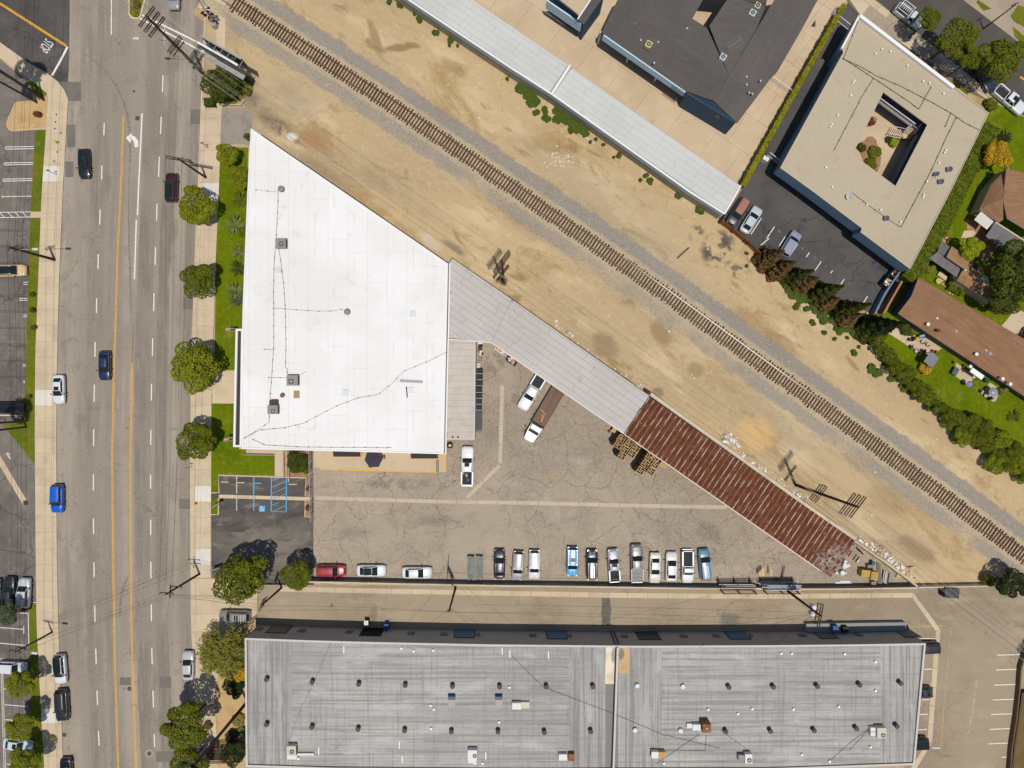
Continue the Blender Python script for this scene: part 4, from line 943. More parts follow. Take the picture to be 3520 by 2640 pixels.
# property wall behind the shed, in panels
bwp = [(2233,1358),(2500,1548),(2760,1734),(2938,1857)]
def wall_thing(name,pts,z,th,h,m,label,step=3.0,cat='wall',cap=None,zt=0,panel='wall_panel'):
    P_ = [G(x,y,h).xy for x,y in pts]; r = empty(name,P_[len(P_) // 2].to_3d(),0,label,cat)
    for i in range(len(P_)-1):
        n = max(1,round((P_[i+1]-P_[i]).length/step)); d = (P_[i+1]-P_[i]).normalized(); nn = Vector((-d.y,d.x))*th/2
        for k in range(n):
            a,b = P_[i].lerp(P_[i+1],(k+.004)/n),P_[i].lerp(P_[i+1],(k+.996)/n)
            o = MB().prism([a-nn,b-nn,b+nn,a+nn],0,h-(.08 if cap else 0)).build(panel,m,r)
            if cap: MB().prism([a-nn*1.15,b-nn*1.15,b+nn*1.15,a+nn*1.15],h-.08,h,bottom=True).build('coping',cap,o,local=True)
    return r
wall_beige = mat('beige_block_wall',P(208,194,168),.9,[('n',.5,.45,.66,P(190,174,148),.7,{}),('n',4,.55,.7,P(176,160,136),.4,{})],spec=.15)
wall_thing('boundary_wall',[(x+3,y-4) for x,y in bwp],0,.5,4.3,wall_beige,'tall pale wall between the rusty roofed shed and the railway dirt',4.0)
wall_thing('boundary_wall',[(2934,1857),(3040,1930),(3155,2016)],0,.25,2.2,wall_beige,'lower pale wall slanting from the shed end to the alley, beside the heaps of litter',3.0)
wall_alley = mat('alley_block_wall',P(150,146,142),.9,[('n',.5,.45,.66,P(134,130,126),.6,{})],spec=.15)
wall_thing('boundary_wall',[(1062,2001),(1150,2002),(1400,2008),(1676,2013),(2000,2017),(2300,2022),(2640,2026),(2900,2025),(3155,2021)],0,.2,1.75,wall_alley,'long block wall between the parked car row and the alley',3.05,cap=conc)
wall_thing('boundary_wall',[(3158,2020),(3300,2017),(3440,2014),(3700,2012)],0,.2,1.3,wall_beige,'low wall across the top of the right hand lot behind the black dumpster',3.0)
# ------------------------------------------------------------------ large weathered roof, bottom
ZB = 6.0
BR = [(841,2193),(1060,2201),(1280,2207),(1676,2215),(2200,2220),(2640,2218),(2950,2215),(3183,2211),(3145,2630),(2640,2648),(1760,2650),(1150,2646),(845,2636)]
bb,bbr,bo,bi = flat_building('industrial_block','very long building with a streaked grey flat roof and rows of vents',BR,ZB,mat('block_front',P(182,174,168),.88,[('n',.4,.45,.66,P(168,161,155),.6,{})],spec=.2),seam_b,.3,.3,fascia_pale)
zb_ = ZB-.298
BT = [(841,2193),(1060,2201),(1280,2207),(1676,2215),(2200,2220),(2640,2218),(2950,2215),(3183,2211)]; BB = [(845,2636),(1150,2646),(1760,2650),(2640,2648),(3145,2630)]
for xa,xb,an_,mm in ((852,1000,90,built_up2),(1000,1460,0,built_up),(1460,1958,0,built_up),(1958,2082,90,built_up2),(2126,2276,90,built_up2),(2276,2660,0,built_up),(2660,3030,0,built_up),(3030,3172,90,built_up2)):
    lay_sheets('roofing_felt',mm,bbr,W([(xa,interp(BT,xa)+8),(xb,interp(BT,xb)+8),(xb-(32 if xb > 3100 else 0),interp(BB,xb)-7),(xa,interp(BB,xa)-7)],ZB),R(an_),.98,9.0,.03,zb_,.012,.3,.005)
def on_b(px): return G(px[0],px[1],ZB)
# party wall across the roof with two bare patches beside it
a,b = on_b(c(2,3,912,612)),on_b(c(2,3,874,1700))
MB().box((a.x+b.x)/2,(a.y+b.y)/2,zb_,.30,(a-b).length,.55,math.atan2(b.x-a.x,a.y-b.y)).build('party_wall',fascia_pale,bbr)
MB().box((a.x+b.x)/2-.22,(a.y+b.y)/2,zb_,.16,(a-b).length,.42,math.atan2(b.x-a.x,a.y-b.y)).build('wall_flashing',flat('dark_flashing',(52,52,58),.8),bbr)
for pts,m in (([(812,612),(898,612),(894,940),(806,940)],mat('fresh_coating',P(236,222,200),.9,[('n',.6,.42,.64,P(216,192,158),.8,{}),('b',on_b(c(2,3,878,690)).x,on_b(c(2,3,878,690)).y,.5,1.5,0,P(150,140,126),.8,{})])),([(926,614),(1020,614),(1012,846),(924,846)],mat('tan_patch',P(206,172,128),.9,[('n',.8,.45,.66,P(188,152,108),.8,{}),('b',on_b(c(2,3,945,680)).x,on_b(c(2,3,945,680)).y,.6,1.2,0,P(120,116,104),.8,{})]))):
    MB().prism([on_b(c(2,3,*p)).xy for p in pts],zb_,zb_+.03).build('roof_patch',m,bbr)
vent_m = mat('rusty_vent',P(92,70,62),.7,[('n',3,.45,.64,P(120,84,66),.7,{})],spec=.4)
vm = None
for r_,px,wht in ([(1,p,0) for p in ((88,898),(483,920),(885,938),(1288,948),(1697,957),(2105,960),(88,1288),(480,1310),(880,1328),(1283,1340),(1688,1350),(2092,1350))]+[(2,p,0) for p in ((297,960),(700,960),(1877,965),(280,1355),(682,1348),(1850,1348))]+[(2,p,1) for p in ((1087,960),(1483,967),(1068,1345),(1463,1350))]+[(3,p,0) for p in ((50,962),(430,957),(797,945),(1150,930),(25,1345),(403,1340),(768,1322),(1118,1302))]):
    g = G(*c(r_,3,*px),ZB+.45)
    mb = MB(); mb.lathe(0,0,[(.30,0),(.30,.32),(.22,.34),(.22,.55),(.36,.56),(.38,.70),(.30,.86),(.08,.92)],14)
    o = mb.build('roof_vent',ac_white if wht else vent_m,bbr,smooth=False); o.location = (g.x,g.y,zb_) if False else Vector((g.x,g.y,zb_)); o.scale = (1,1,.55 if wht else 1)
for r_,px in ((1,(755,645)),(1,(2127,655)),(1,(2193,680)),(1,(1237,1468)),(1,(538,1522)),(1,(1985,1562)),(1,(1262,1595)),(2,(316,690))):
    g = on_b(c(r_,3,*px)); MB().box(g.x,g.y,zb_+.005,.16,1.1,.03).build('sealant_strip',trim_white,bbr)
for r_,px in ((1,(1255,628)),(1,(1360,652)),(1,(1530,645)),(1,(2190,965)),(1,(2100,1266)),(1,(1508,1122)),(1,(1536,1155)),(1,(1512,1322)),(1,(1958,1622)),(1,(1892,1620)),(2,(1697,1157)),(2,(2077,1152)),(2,(1955,1193)),(2,(1315,1622)),(3,(117,672)),(3,(208,674)),(3,(666,676)),(3,(930,745)),(3,(932,994)),(3,(614,1133)),(3,(222,1155)),(3,(296,1548)),(3,(888,1482)),(3,(535,1605)),(1,(366,1580))):
    vent_pipe(bbr,c(r_,3,*px),zb_,.13,.3,trim_white)
for r_,px in ((1,(1692,1095)),(1,(2098,1096))):
    g = on_b(c(r_,3,*px)); mb = MB(); mb.box(g.x,g.y,zb_,1.1,1.45,.35); o = mb.build('roof_hatch',flat('hatch_grey',(176,168,160),.7),bbr); MB().box(g.x,g.y+.95,zb_+.0,1.1,.5,.9,0).build('hatch_lid',flat('hatch_blue',(70,86,120),.5),bbr)
hvac('beige rooftop air conditioner at the far left end of the long grey roof',c(1,3,305,1512),zb_,1.4,1.5,1.0,0,ac_beige,(.1,-.1,.36),extra=[(0,-1.1,0,1.5,.7,.7,ac_white,'duct_box'),(2.0,-.85,.05,2.6,.3,.35,ac_white,'duct')])
hvac('white rooftop air conditioner with a round fan, second from left on the long grey roof',c(1,3,1870,1545),zb_,1.45,1.4,1.0,0,ac_white,(.35,-.15,.32),extra=[(-.05,-1.1,0,1.25,.8,.6,ac_white,'duct_box')])
hvac('white box shaped air conditioner standing between the two rows of vents',c(2,3,40,1125),zb_,1.4,1.0,.8,0,ac_white,None,extra=[(1.35,0,0,1.25,.95,.5,ac_beige,'duct_box')])
hvac('white and brown air conditioner just left of the party wall',c(2,3,440,1568),zb_,1.3,.95,.7,0,ac_white,None,extra=[(1.3,0,0,.95,1.1,.8,ac_rust,'duct_box')])
hvac('largest rusty cooler with white ducts, centre of the right half roof',c(2,3,1684,1318),zb_,1.3,1.3,1.7,0,ac_rust,(0,0,.3),extra=[(-1.3,-.3,0,1.3,.9,.8,ac_white,'duct'),(-2.3,-.2,0,.9,.7,.5,ac_white,'duct')])
hvac('white and orange cooler just right of the party wall',c(2,3,1236,1548),zb_,1.1,1.0,.9,0,ac_white,None,extra=[(1.1,0,0,1.0,.9,.9,ac_tan,'duct_box')])
hvac('white air conditioner with round fan, lowest on the right half of the roof',c(2,3,2045,1580),zb_,1.1,1.4,1.0,0,ac_white,(.1,-.2,.36),extra=[(-1.0,0,0,1.0,.9,.8,ac_grey,'duct_box')])
hvac('beige air conditioner with two silver ducts near the right end of the roof',c(3,3,983,1358),zb_,1.4,1.6,1.1,0,ac_beige,(.2,-.3,.33),extra=[(-1.1,.35,0,.8,.6,.7,ac_white,'duct'),(-1.1,-.35,0,.8,.6,.7,ac_white,'duct')])
for r_,pts in ((1,[(650,575),(610,660),(520,880),(380,1160),(300,1380),(240,1500)]),(2,[(0,690),(270,960),(480,1040),(850,1180),(1300,1370),(1800,1490)]),(2,[(1620,1368),(1250,1622)]),(2,[(1320,1506),(1670,1512),(1680,1375)]),(2,[(1798,1328),(1920,1420),(2040,1508)]),(3,[(900,1300),(700,1450),(535,1600)]),(3,[(890,1310),(760,1450),(700,1510)])):
    conduit(bbr,[c(r_,3,*p) for p in pts],zb_,.025,mat('roof_cable',P(116,108,104),.8))
# openings of the shaded alley front
north = lambda px: G(px[0],px[1],0)
blue_door = mat('blue_roller',P(96,128,156),.6,[('s',.12,.03,0,P(70,98,124),.6)]); grey_door = mat('grey_roller',P(120,116,114),.6); recess_shade = flat('painted_recess_shade',(24,24,26),.9)  # last colour paints the shade of an open recess onto door slats
def door_on(parent,r_,x0,x1,m,zh=3.4,name='roller_door'):
    # x given where the door meets the ground; wall line interpolated from the roof edge
    out = []
    for x in (x0,x1):
        px = c(r_,3,x,470)[0]; wy = interp(BT,1760+(px-1760)/(1-ZB/H))
        q = G(px,0,0); out.append(Vector((q.x,(1320-wy)*K*(1-ZB/H))))
    a,b = out; mid = (a+b)/2; L = (b-a).length; an_ = math.atan2(b.y-a.y,b.x-a.x)
    fr = MB().box(mid.x,mid.y+.03,0,L+.3,.1,zh+.15,an_).build('door_frame',steel_dark,parent)
    for k in range(8): MB().box(mid.x,mid.y+.10-(k % 2)*.012,.02+k*zh/8,L,.06,zh/8-.02,an_).build(name+'_slat' if False else 'door_slat',m,fr,local=True)
for r_,x0,x1,m in ((1,150,312,grey_door),(1,935,1105,recess_shade),(1,1727,1888,blue_door),(2,300,462,blue_door),(2,1072,1246,mat('dark_grille',P(60,76,90),.5)),(2,1835,2000,blue_door),(3,380,520,grey_door),(3,1090,1215,grey_door)): door_on(bb,r_,x0,x1,m)
def on_front(px,z,out=.05):
    wy = interp(BT,1760+(px-1760)/(1-ZB/H))
    return Vector((G(px,0,0).x,(1320-wy)*K*(1-ZB/H)+out,z))
for px in (905,1050,1210,1420,1530,1640,1830,1950,2140,2340,2450,2560,2740,2930):
    p = on_front(px,1.2); MB().box(p.x,p.y,1.4,1.1,.12,1.2).build('window',mat('front_window',P(112,106,104),.4),bb)
for px in (2098,2110):
    p = on_front(px,0,.12); MB().tube((p.x,p.y,.2),(p.x,p.y,ZB-.2),.1).build('drain_pipe',steel_dark,bb)
# raised dock along the shaded front
p0,p1 = on_front(2764,0),on_front(3104,0)
MB().prism([(p0.x,p0.y+.04),(p1.x,p1.y+.04),(p1.x,p1.y+1.45),(p0.x,p0.y+1.45)],0,.9).build('raised_dock',mat('dock_concrete',P(150,150,148),.9),bb)
# ------------------------------------------------------------------ long carport beside the lane
ZC = 4.2
carport_lo = [(1180,-152),(1407,0),(1760,235),(1897,323),(2373,660),(2490,734)]
carport_hi = [(1420,-140),(1624,0),(1760,90),(1959,227),(2340,495),(2546,638)]
cpr = root_at('carport',carport_lo+carport_hi,'very long pale flat roofed carport beside the tan concrete lane','carport')
lo = [G(*p,ZC).xy for p in carport_lo]; hi = [G(*p,ZC).xy for p in carport_hi]
deck = MB().prism(lo+hi[::-1],ZC-.2,ZC-.012,bottom=True).build('roof_deck',seam_c,cpr)
AC = math.atan2(-(734-235),2490-1760)
a,b = (1959,227),(1897,323)
lay_sheets('roofing_felt',carport_felt,deck,W([(1186,-155),(1416,-142),(1952,223),(1888,316)],ZC),AC,1.0,4.6,.04,ZC-.01,.012,.3,.004)
lay_sheets('roofing_felt',carport_felt,deck,W([(1966,234),(2544,639),(2489,730),(1903,327)],ZC),AC,1.0,4.6,.04,ZC-.01,.012,.3,.004)
def upstand(name,pts,z,w_,h,m,parent):
    P_ = [G(x,y,z+h).xy for x,y in pts]; Lp,Rp = side(P_,w_/2),side(P_,-w_/2); mb = MB()
    for i in range(len(P_)-1): mb.prism([Rp[i],Rp[i+1],Lp[i+1],Lp[i]],z,z+h,bottom=True)
    return mb.build(name,m,parent)
upstand('parapet',[(1960,224),(1896,325)],ZC,.32,.5,trim_white,cpr)
upstand('roof_rim',carport_lo,ZC-.1,.25,.22,trim_white,cpr)
upstand('roof_rim',[(2547,637),(2491,735)],ZC-.1,.25,.25,trim_white,cpr)
for nm,z0,z1,off,m in (('block_wall',0,2.25,.12,wall_block),('painted_wall',2.25,ZC-.2,.10,wall_blue)):
    L1,R1 = side(lo,off),side(lo,off+.22); mb = MB()
    for i in range(len(lo)-1): mb.prism([L1[i],L1[i+1],R1[i+1],R1[i]],z0,z1)
    mb.build(nm,m,cpr)
e0,e1 = lo[-1],hi[-1]; d = (e1-e0).normalized(); nn = Vector((-d.y,d.x))*.1
MB().prism([e0+d*.1-nn,e1-nn,e1+nn,e0+d*.1+nn],0,ZC-.2).build('end_wall',wall_white,cpr)
for p,dd in resample(hi,3.2): MB().box(p.x-.15,p.y-.25,0,.12,.12,ZC-.2).build('carport_post',trim_white,cpr)
# ------------------------------------------------------------------ dark roofed flats
def T(x,y): return c(2,0,x,y)
ze,zr = 5.4,6.9
fl = empty('apartment_building',(*G(*T(1600,300)).xy,0),0,'large building with dark shingle roof planes round a small courtyard','apartment building')
sh_ = lambda pts: shingles(fl,P3([(T(*p),z) for p,z in pts]),dark_shingle)
J = ((1882,672),zr); Gx = ((1745,872),zr); R1 = ((1110,130),zr)
sh_([((775,280),ze),((1500,787),ze),J,R1]); sh_([((1500,787),ze),Gx,J])
sh_([((775,280),ze),R1,((1190,-20),zr),((1270,-260),zr),((930,-40),ze)])
sh_([R1,J,((1690,250),6.0),((1555,165),6.0),((1190,-20),zr-.2)][:4])
sh_([R1,((1555,165),6.0),((1660,-20),6.0),((1190,-20),zr)])
sh_([J,((2085,315),zr),((2190,60),zr),((1860,0),6.0),((1690,250),6.0)])
sh_([Gx,((1945,1066),ze),((2225,690),ze),((2292,620),ze),((2285,560),ze),((2410,460),ze),((2390,400),ze),((2500,190),ze),((2480,20),ze),((2620,-200),ze),((2330,-260),zr),J][:4]+[((2500,260),ze),((2700,-120),ze),((2300,-60),zr)])
sh_([((1660,-20),6.0),((1860,0),6.0),((2190,60),zr),((2330,-260),zr),((1270,-260),zr)])
def wallq(parent,pts,z0,z1,m,name='wall',th=.2):
    P_ = [G(*p,z1).xy for p in pts]; mb = MB()
    for a,b in zip(P_,P_[1:]):
        d = (b-a).normalized(); n_ = Vector((-d.y,d.x))*th/2; mb.prism([a-n_,b-n_,b+n_,a+n_],z0,z1,bottom=True)
    return mb.build(name,m,parent)
wallq(fl,[T(790,300),T(1500,795)],3.7,5.3,wall_blue,'upper_wall')
wallq(fl,[T(880,130),T(1600,640),T(1850,820)],0,5.2,wall_slate,'wall')
wallq(fl,[T(790,300),T(1000,10)],2.9,5.3,wall_slate,'wall')
wallq(fl,[T(1510,800),T(1930,1055),T(2215,690),T(2480,220)],0,5.3,wall_slate,'wall')
gp = P3([(T(1505,795),5.3),(T(1935,1058),5.3),(T(1745,880),6.7)]); MB().poly(gp).build('gable_wall',wall_slate,fl)
m_ = P3([(T(1775,965),4.6),(T(1850,1010),4.6)]); d_ = (m_[1]-m_[0]).normalized(); n_ = Vector((d_.y,-d_.x,0))*.14
MB().prism([(m_[0]+n_*2.5).xy,(m_[1]+n_*2.5).xy,m_[1].xy,m_[0].xy],3.4,4.6).build('window',trim_white,fl)
MB().prism([m_[0].lerp(m_[1],.08).xy+n_.xy*2.8,m_[0].lerp(m_[1],.48).xy+n_.xy*2.8,m_[0].lerp(m_[1],.48).xy,m_[0].lerp(m_[1],.08).xy],3.5,4.5).build('window_pane',glass_m,fl)
pr_ = P3([(T(1490,830),2.9),(T(1900,1075),2.9)]); d_ = (pr_[1]-pr_[0]).normalized(); n_ = Vector((d_.y,-d_.x,0))
MB().prism([(pr_[0]-n_*.9).xy,(pr_[1]-n_*.9).xy,(pr_[1]+n_*.1).xy,(pr_[0]+n_*.1).xy],2.7,2.9,bottom=True).build('porch_roof',trim_white,fl)
mb = MB(); q = P3([(T(1392,715),5.0),(T(1500,790),5.0)])
for k in range(12):
    p = q[0].lerp(q[1],k/11); mb.box(p.x,p.y-.4,4.7,.08,.9,.1,AC)
mb.build('trellis',steel_dark,fl)
for p in ((745,345),(995,508),(1240,678)):
    g = G(*T(*p),2.0); MB().box(g.x+.25,g.y+.4,0,.3,.3,3.7,AC).build('carport_pillar',wall_white,fl)
gm = G(*T(1160,560),3.6); MB().prism([G(*T(*p),3.6).xy for p in ((790,310),(1500,800),(1590,650),(880,150))],3.5,3.7,bottom=True).build('overhang_slab',wall_slate,fl)
MB().prism([G(*T(*p),.01).xy for p in ((1560,190),(1690,270),(1880,-30),(1700,-30))],0,.02).build('courtyard_floor',conc_tan,fl)
wallq(fl,[T(1555,165),T(1690,250),T(1880,-30)],0,5.95,wall_slate,'courtyard_wall')
for p in ((1070,200),(1515,505),(1990,535),(2785,95)):
    g = G(*T(*p),6.4); mb = MB(); mb.v = [(g.x-.45,g.y-.35,6.0),(g.x+.3,g.y-.45,6.0),(g.x+.35,g.y+.6,6.75),(g.x-.2,g.y-.2,6.55)]
    mb.f = [(0,1,2),(0,2,3),(0,3,1),(1,3,2)]; mb.m = [0]*4; mb.build('dormer_vent',galv,fl)
for p in ((1113,343),(1265,360),(1230,540),(1515,242),(2010,300),(2135,230),(2150,250),(2070,325),(1935,585),(2030,660),(2030,728),(2080,808),(2052,800),(2150,695)): vent_pipe(fl,T(*p),6.0,.12,.55,galv)
hvac('yellow cream air conditioner on the dark shingle slope nearest the lane',T(1183,380),6.0,.95,1.0,.9,-R(30),mat('ac_yellow',P(206,194,120),.6),(0,0,.36))
hvac('pale blue air conditioner beside the television aerial on the dark shingle roof',T(1825,490),6.5,.95,.95,.8,-R(30),mat('ac_blue',P(190,206,206),.6),(0,0,.34))
hvac('pale air conditioner, upper of the pair on the dark shingle roof',T(2125,45),6.3,.85,.85,.8,-R(30),ac_beige,(0,0,.34))
hvac('pale green air conditioner, lower of the pair on the dark shingle roof',T(2082,108),6.3,.95,.95,.8,-R(30),mat('ac_blue',P(190,206,206),.6),(0,0,.34))
g = G(*T(1910,400),7.2); r = empty('television_aerial',(g.x,g.y,6.5),0,'thin television aerial with cross rods on the dark shingle roof','aerial'); r['local'] = 1
MB().tube((0,0,0),(0,0,1.8),.03).build('mast',galv,r,local=True); mb = MB(); mb.tube((-1,-.6,1.7),(1,.6,1.7),.02)
for k in range(7):
    t =-1+k*.33; mb.tube((t+.35,t*.6-.6,1.7),(t-.35,t*.6+.6,1.7),.018,.018,4)
mb.build('aerial_rod',galv,r)
# smaller dark roof to its left
f2 = empty('apartment_building',(*G(*T(500,0)).xy,0),0,'smaller dark shingle roof with a white edge, cut off by the top of the picture','apartment building')
shingles(f2,P3([(T(200,-60),ze),(T(320,0),ze),(T(500,125),ze),(T(568,166),6.4),(T(720,-60),6.4),(T(600,-190),6.4)][1:]),dark_shingle)
shingles(f2,P3([(T(568,166),6.4),(T(618,212),ze),(T(780,-10),ze),(T(860,-130),ze),(T(720,-60),6.4)][:3]+P3([])) if False else P3([(T(568,166),6.4),(T(618,212),ze),(T(800,-40),ze),(T(740,-90),6.4)]),dark_shingle)
wallq(f2,[T(300,0),T(600,205)],2.9,5.3,wall_blue,'upper_wall'); wallq(f2,[T(330,-60),T(560,120),T(620,205),T(790,-30)],0,5.2,wall_slate)
a,b = G(*T(566,168),6.5),G(*T(735,-85),6.5); MB().tube(a,b,.12,.12,4).build('barge_board',trim_white,f2)
# ------------------------------------------------------------------ courtyard apartments with a beige roof
ZF = 5.6
FR = [(2958,48),(3282,300),(3400,388),(3267,660),(3129,925),(2958,798),(2963,785),(2797,660),(2682,577),(2790,378),(2899,180),(2893,165)]
HO = [(3037.8,316.3),(3189,427.7),(3079.6,638.5),(2932.4,529.1)]
wall_apt = mat('apartment_wall',P(112,136,158),.88,[('n',.5,.5,.7,P(102,124,146),.5,{})])
ap_,apr,apo,api = flat_building('courtyard_apartments','apartment building with a beige gravel roof and a square open courtyard',FR,ZF,wall_apt,apt_roof,.1,.14,mat('roof_kerb',P(196,182,156),.85),hole=HO,cat='apartment building',z_base=2.7)
FL = [(2962,56),(3282,306),(3394,390),(3262,660),(3159,867),(2999,746),(3004,733),(2838,608),(2714,519),(2797,378),(2903,182),(2897,166)]
fl_ = ccw([tuple(v) for v in W(FL,ZF)]); mb = MB()
for i in range(len(fl_)): a,b = fl_[i],fl_[(i+1) % len(fl_)]; mb.poly([(*a,0),(*b,0),(*b,2.75),(*a,2.75)])
mb.build('lower_wall',wall_apt,ap_); o1,o2 = W(FR[4:9],ZF),W(FL[4:9],ZF); MB().strip([(*p,2.72) for p in o1],[(*p,2.72) for p in o2]).build('soffit',wall_apt,ap_)
upstand('white_parapet',[(2956,52),(3280,300)],ZF-.1,.5,.55,trim_white,ap_); upstand('white_parapet',[(2955,52),(2894,166)],ZF-.1,.25,.55,trim_white,ap_)
ho = [Vector(p) for p in W(HO,ZF)]
n0,n1,n2,n3 = ho; dx = (n1-n0).normalized(); dy = (n2-n1).normalized(); WK = 1.5       # galleries run under the roof on the far two sides
o0,o1,o2 = n0-dy*WK,n1-dy*WK+dx*WK,n2+dx*WK; mb = MB()
for a,b in ((n3,n0),(n0,o0),(o0,o1),(o1,o2),(o2,n2),(n2,n3)): mb.poly([(*a,0),(*b,0),(*b,ZF-.12),(*a,ZF-.12)])
mb.build('courtyard_wall',wall_apt,ap_); MB().prism([n3,o0,o1,o2],0,.03).build('courtyard_floor',conc_tan,ap_)
mb = MB()
for a,b in ((n0,n1),(n1,n2)): mb.poly([(*a,ZF-.32),(*b,ZF-.32),(*b,ZF-.1),(*a,ZF-.1)])
mb.build('roof_fascia',flat('teal_fascia',(120,160,176),.7),ap_)
mb = MB(); mb.prism([n0,n1,o1,o0],2.85,3.05,bottom=True); mb.prism([n1,n2,o2,o1],2.85,3.05,bottom=True)
wko = mb.build('walkway',mat('walkway_concrete',P(120,114,112),.9),ap_)
def railing(a,b,z,parent,m,h=1.0,step=.36):
    L = (b-a).length; d = (b-a).normalized(); mb = MB(); mb.tube((*a,z+h),(*b,z+h),.07,.07,4); mb.tube((*a,z+.1),(*b,z+.1),.06,.06,4)
    for k in range(int(L/step)+1):
        p = a+d*k*step; mb.tube((*p,z+.1),(*p,z+h),.05,.05,4)
    return mb.build('railing',m,parent,local=parent.type != 'EMPTY')
railing(n0+dy*.1,n1+dy*.1-dx*1.2,3.05,wko,trim_white); railing(n1+dy*1.4-dx*.1,n2-dx*.1,3.05,wko,flat('grey_rail',(150,154,164),.6))
MB().box(*((n0+n1-dx*1.2)/2+dy*.06),2.75,(n1-n0).length-1.2,.12,.34,math.atan2(dx.y,dx.x)).build('walkway_edge',trim_white,wko,local=True)
for k in (.2,.45,.7):
    p = o0.lerp(o1,k); MB().box(p.x+dy.x*.06,p.y+dy.y*.06,3.05,.95,.1,2.1,math.atan2(dx.y,dx.x)).build('door',steel_dark,ap_)
st = MB(); tread_m = mat('stair_tread',P(206,184,150),.85)
S3 = (2940,300,5.53)
s0 = G(*zz(*S3,[(1128,705)])[0],3.0).xy; s1 = G(*zz(*S3,[(985,900)])[0],1.6).xy; s2 = G(*zz(*S3,[(620,845)])[0],.15).xy
stf = MB().prism([s1+Vector((.65,.5)),s1+Vector((-.65,.5)),s1+Vector((-.65,-.6)),s1+Vector((.65,-.6))],1.45,1.6,bottom=True).build('staircase',tread_m,ap_)
for a,b,za,zb2,n in ((s0,s1,3.0,1.7,8),(s1+Vector((-.6,0)),s2,1.5,.18,8)):
    d = (b-a).normalized(); nn = Vector((-d.y,d.x)); L = (b-a).length
    for k in range(n):
        p = a+d*(L*(k+.5)/n); MB().box(p.x,p.y,za+(zb2-za)*k/n-.06,L/n*.78,1.25,.07,math.atan2(d.y,d.x)).build('tread',tread_m,stf,local=True)
    mb = MB()
    for s_ in (-1,1):
        mb.tube((*(a+nn*.66*s_),za+.9),(*(b+nn*.66*s_),zb2+.9),.05,.05,4); mb.tube((*(a+nn*.66*s_),za-.05),(*(b+nn*.66*s_),zb2-.05),.07,.07,4)
        for k in range(6): p = a+d*L*k/5+nn*.66*s_; mb.tube((*p,za+(zb2-za)*k/5),(*p,za+(zb2-za)*k/5+.9),.03,.03,4)
    mb.build('stair_rail',trim_white,stf,local=True)
za_ = ZF-.1
for p in ((935,462),(990,423),(1062,443),(1208,566),(1522,805),(750,695),(738,712),(720,823),(608,992),(556,1072),(542,1090),(503,1445),(558,1613),(1543,1295),(1530,1316),(1483,1404),(1378,1566),(1345,702),(1400,712)): vent_pipe(apr,c(3,0,*p),za_,.10,.36,trim_white)
for p in ((860,108),(980,152),(1150,258),(1352,22),(1345,42)): vent_pipe(apr,c(3,1,*p),za_,.10,.36,trim_white)
for pts in ([(775,190),(730,310),(655,500)],[(650,505),(770,580),(915,675),(1050,765),(1230,885),(1305,945)],[(660,510),(800,575),(940,655),(1150,745),(1430,890),(1580,975),(1700,1060),(1830,1125)],[(912,678),(820,820),(700,1050),(570,1300)],[(1408,757),(1360,840),(1305,945)],[(1625,1020),(1545,1180),(1420,1455),(1320,1650)],[(1580,978),(1530,1098)]):
    conduit(apr,[c(3,0,*p) for p in pts],za_,.035,mat('grey_conduit',P(104,100,108),.7),2.2,steel_dark)
for pts in ([(1312,0),(1200,210),(1150,305),(1060,250),(880,122),(730,8)],): conduit(apr,[c(3,1,*p) for p in pts],za_,.035,mat('grey_conduit',P(104,100,108),.7),2.2,steel_dark)
dish_m = flat('dish_grey',(108,112,132),.4); dish_w = flat('dish_white',(206,212,222),.4)
def dish(label,px,z,rot,m,rad=.42):
    g = G(px[0],px[1],z+.6); r = empty('satellite_dish',(g.x,g.y,z),rot,label,'satellite dish','satellite dishes on the roofs'); r['local'] = 1
    mb = MB(); mb.tube((0,0,0),(0,0,.55),.035); mb.tube((-.3,-.3,.01),(.3,.3,.01),.03); mb.tube((-.3,.3,.01),(.3,-.3,.01),.03); mb.build('stand',steel_dark,r)
    ax = Vector((.75,0,.66)).normalized(); u_ = Vector((0,1,0)); v_ = ax.cross(u_); mb = MB()
    for rr in (0,.5,1):
        for i in range(14):
            t = 2*math.pi*i/14; mb.v.append(tuple(Vector((.05,0,.62))+ax*(.14*rr*rr)+(u_*math.cos(t)+v_*math.sin(t))*max(.01,rr)*rad))
    for a in (0,1):
        for i in range(14): j = (i+1) % 14; mb.f.append((a*14+i,a*14+j,a*14+14+j,a*14+14+i)); mb.m.append(0)
    mb.build('reflector',m,r,smooth=True); MB().tube((.05,0,.45),tuple(Vector((.05,0,.62))+ax*.5),.02).build('feed_arm',steel_dark,r)
dish('dark satellite dish on the beige roof, upper of the three by the right edge',c(3,0,1575,1460),za_,R(200),dish_m); dish('dark satellite dish with a cable, middle of the three by the right edge',c(3,0,1462,1508),za_,R(150),dish_m); dish('dark satellite dish on the beige roof, lowest of the three by the right edge',c(3,0,1502,1568),za_,R(190),dish_m)
dish('pale satellite dish at the left corner of the beige roof facing the car park',c(3,1,703,40),za_,R(200),dish_w); dish('dark satellite dish near the lower corner of the beige roof',c(3,1,1030,226),za_,R(190),dish_m)
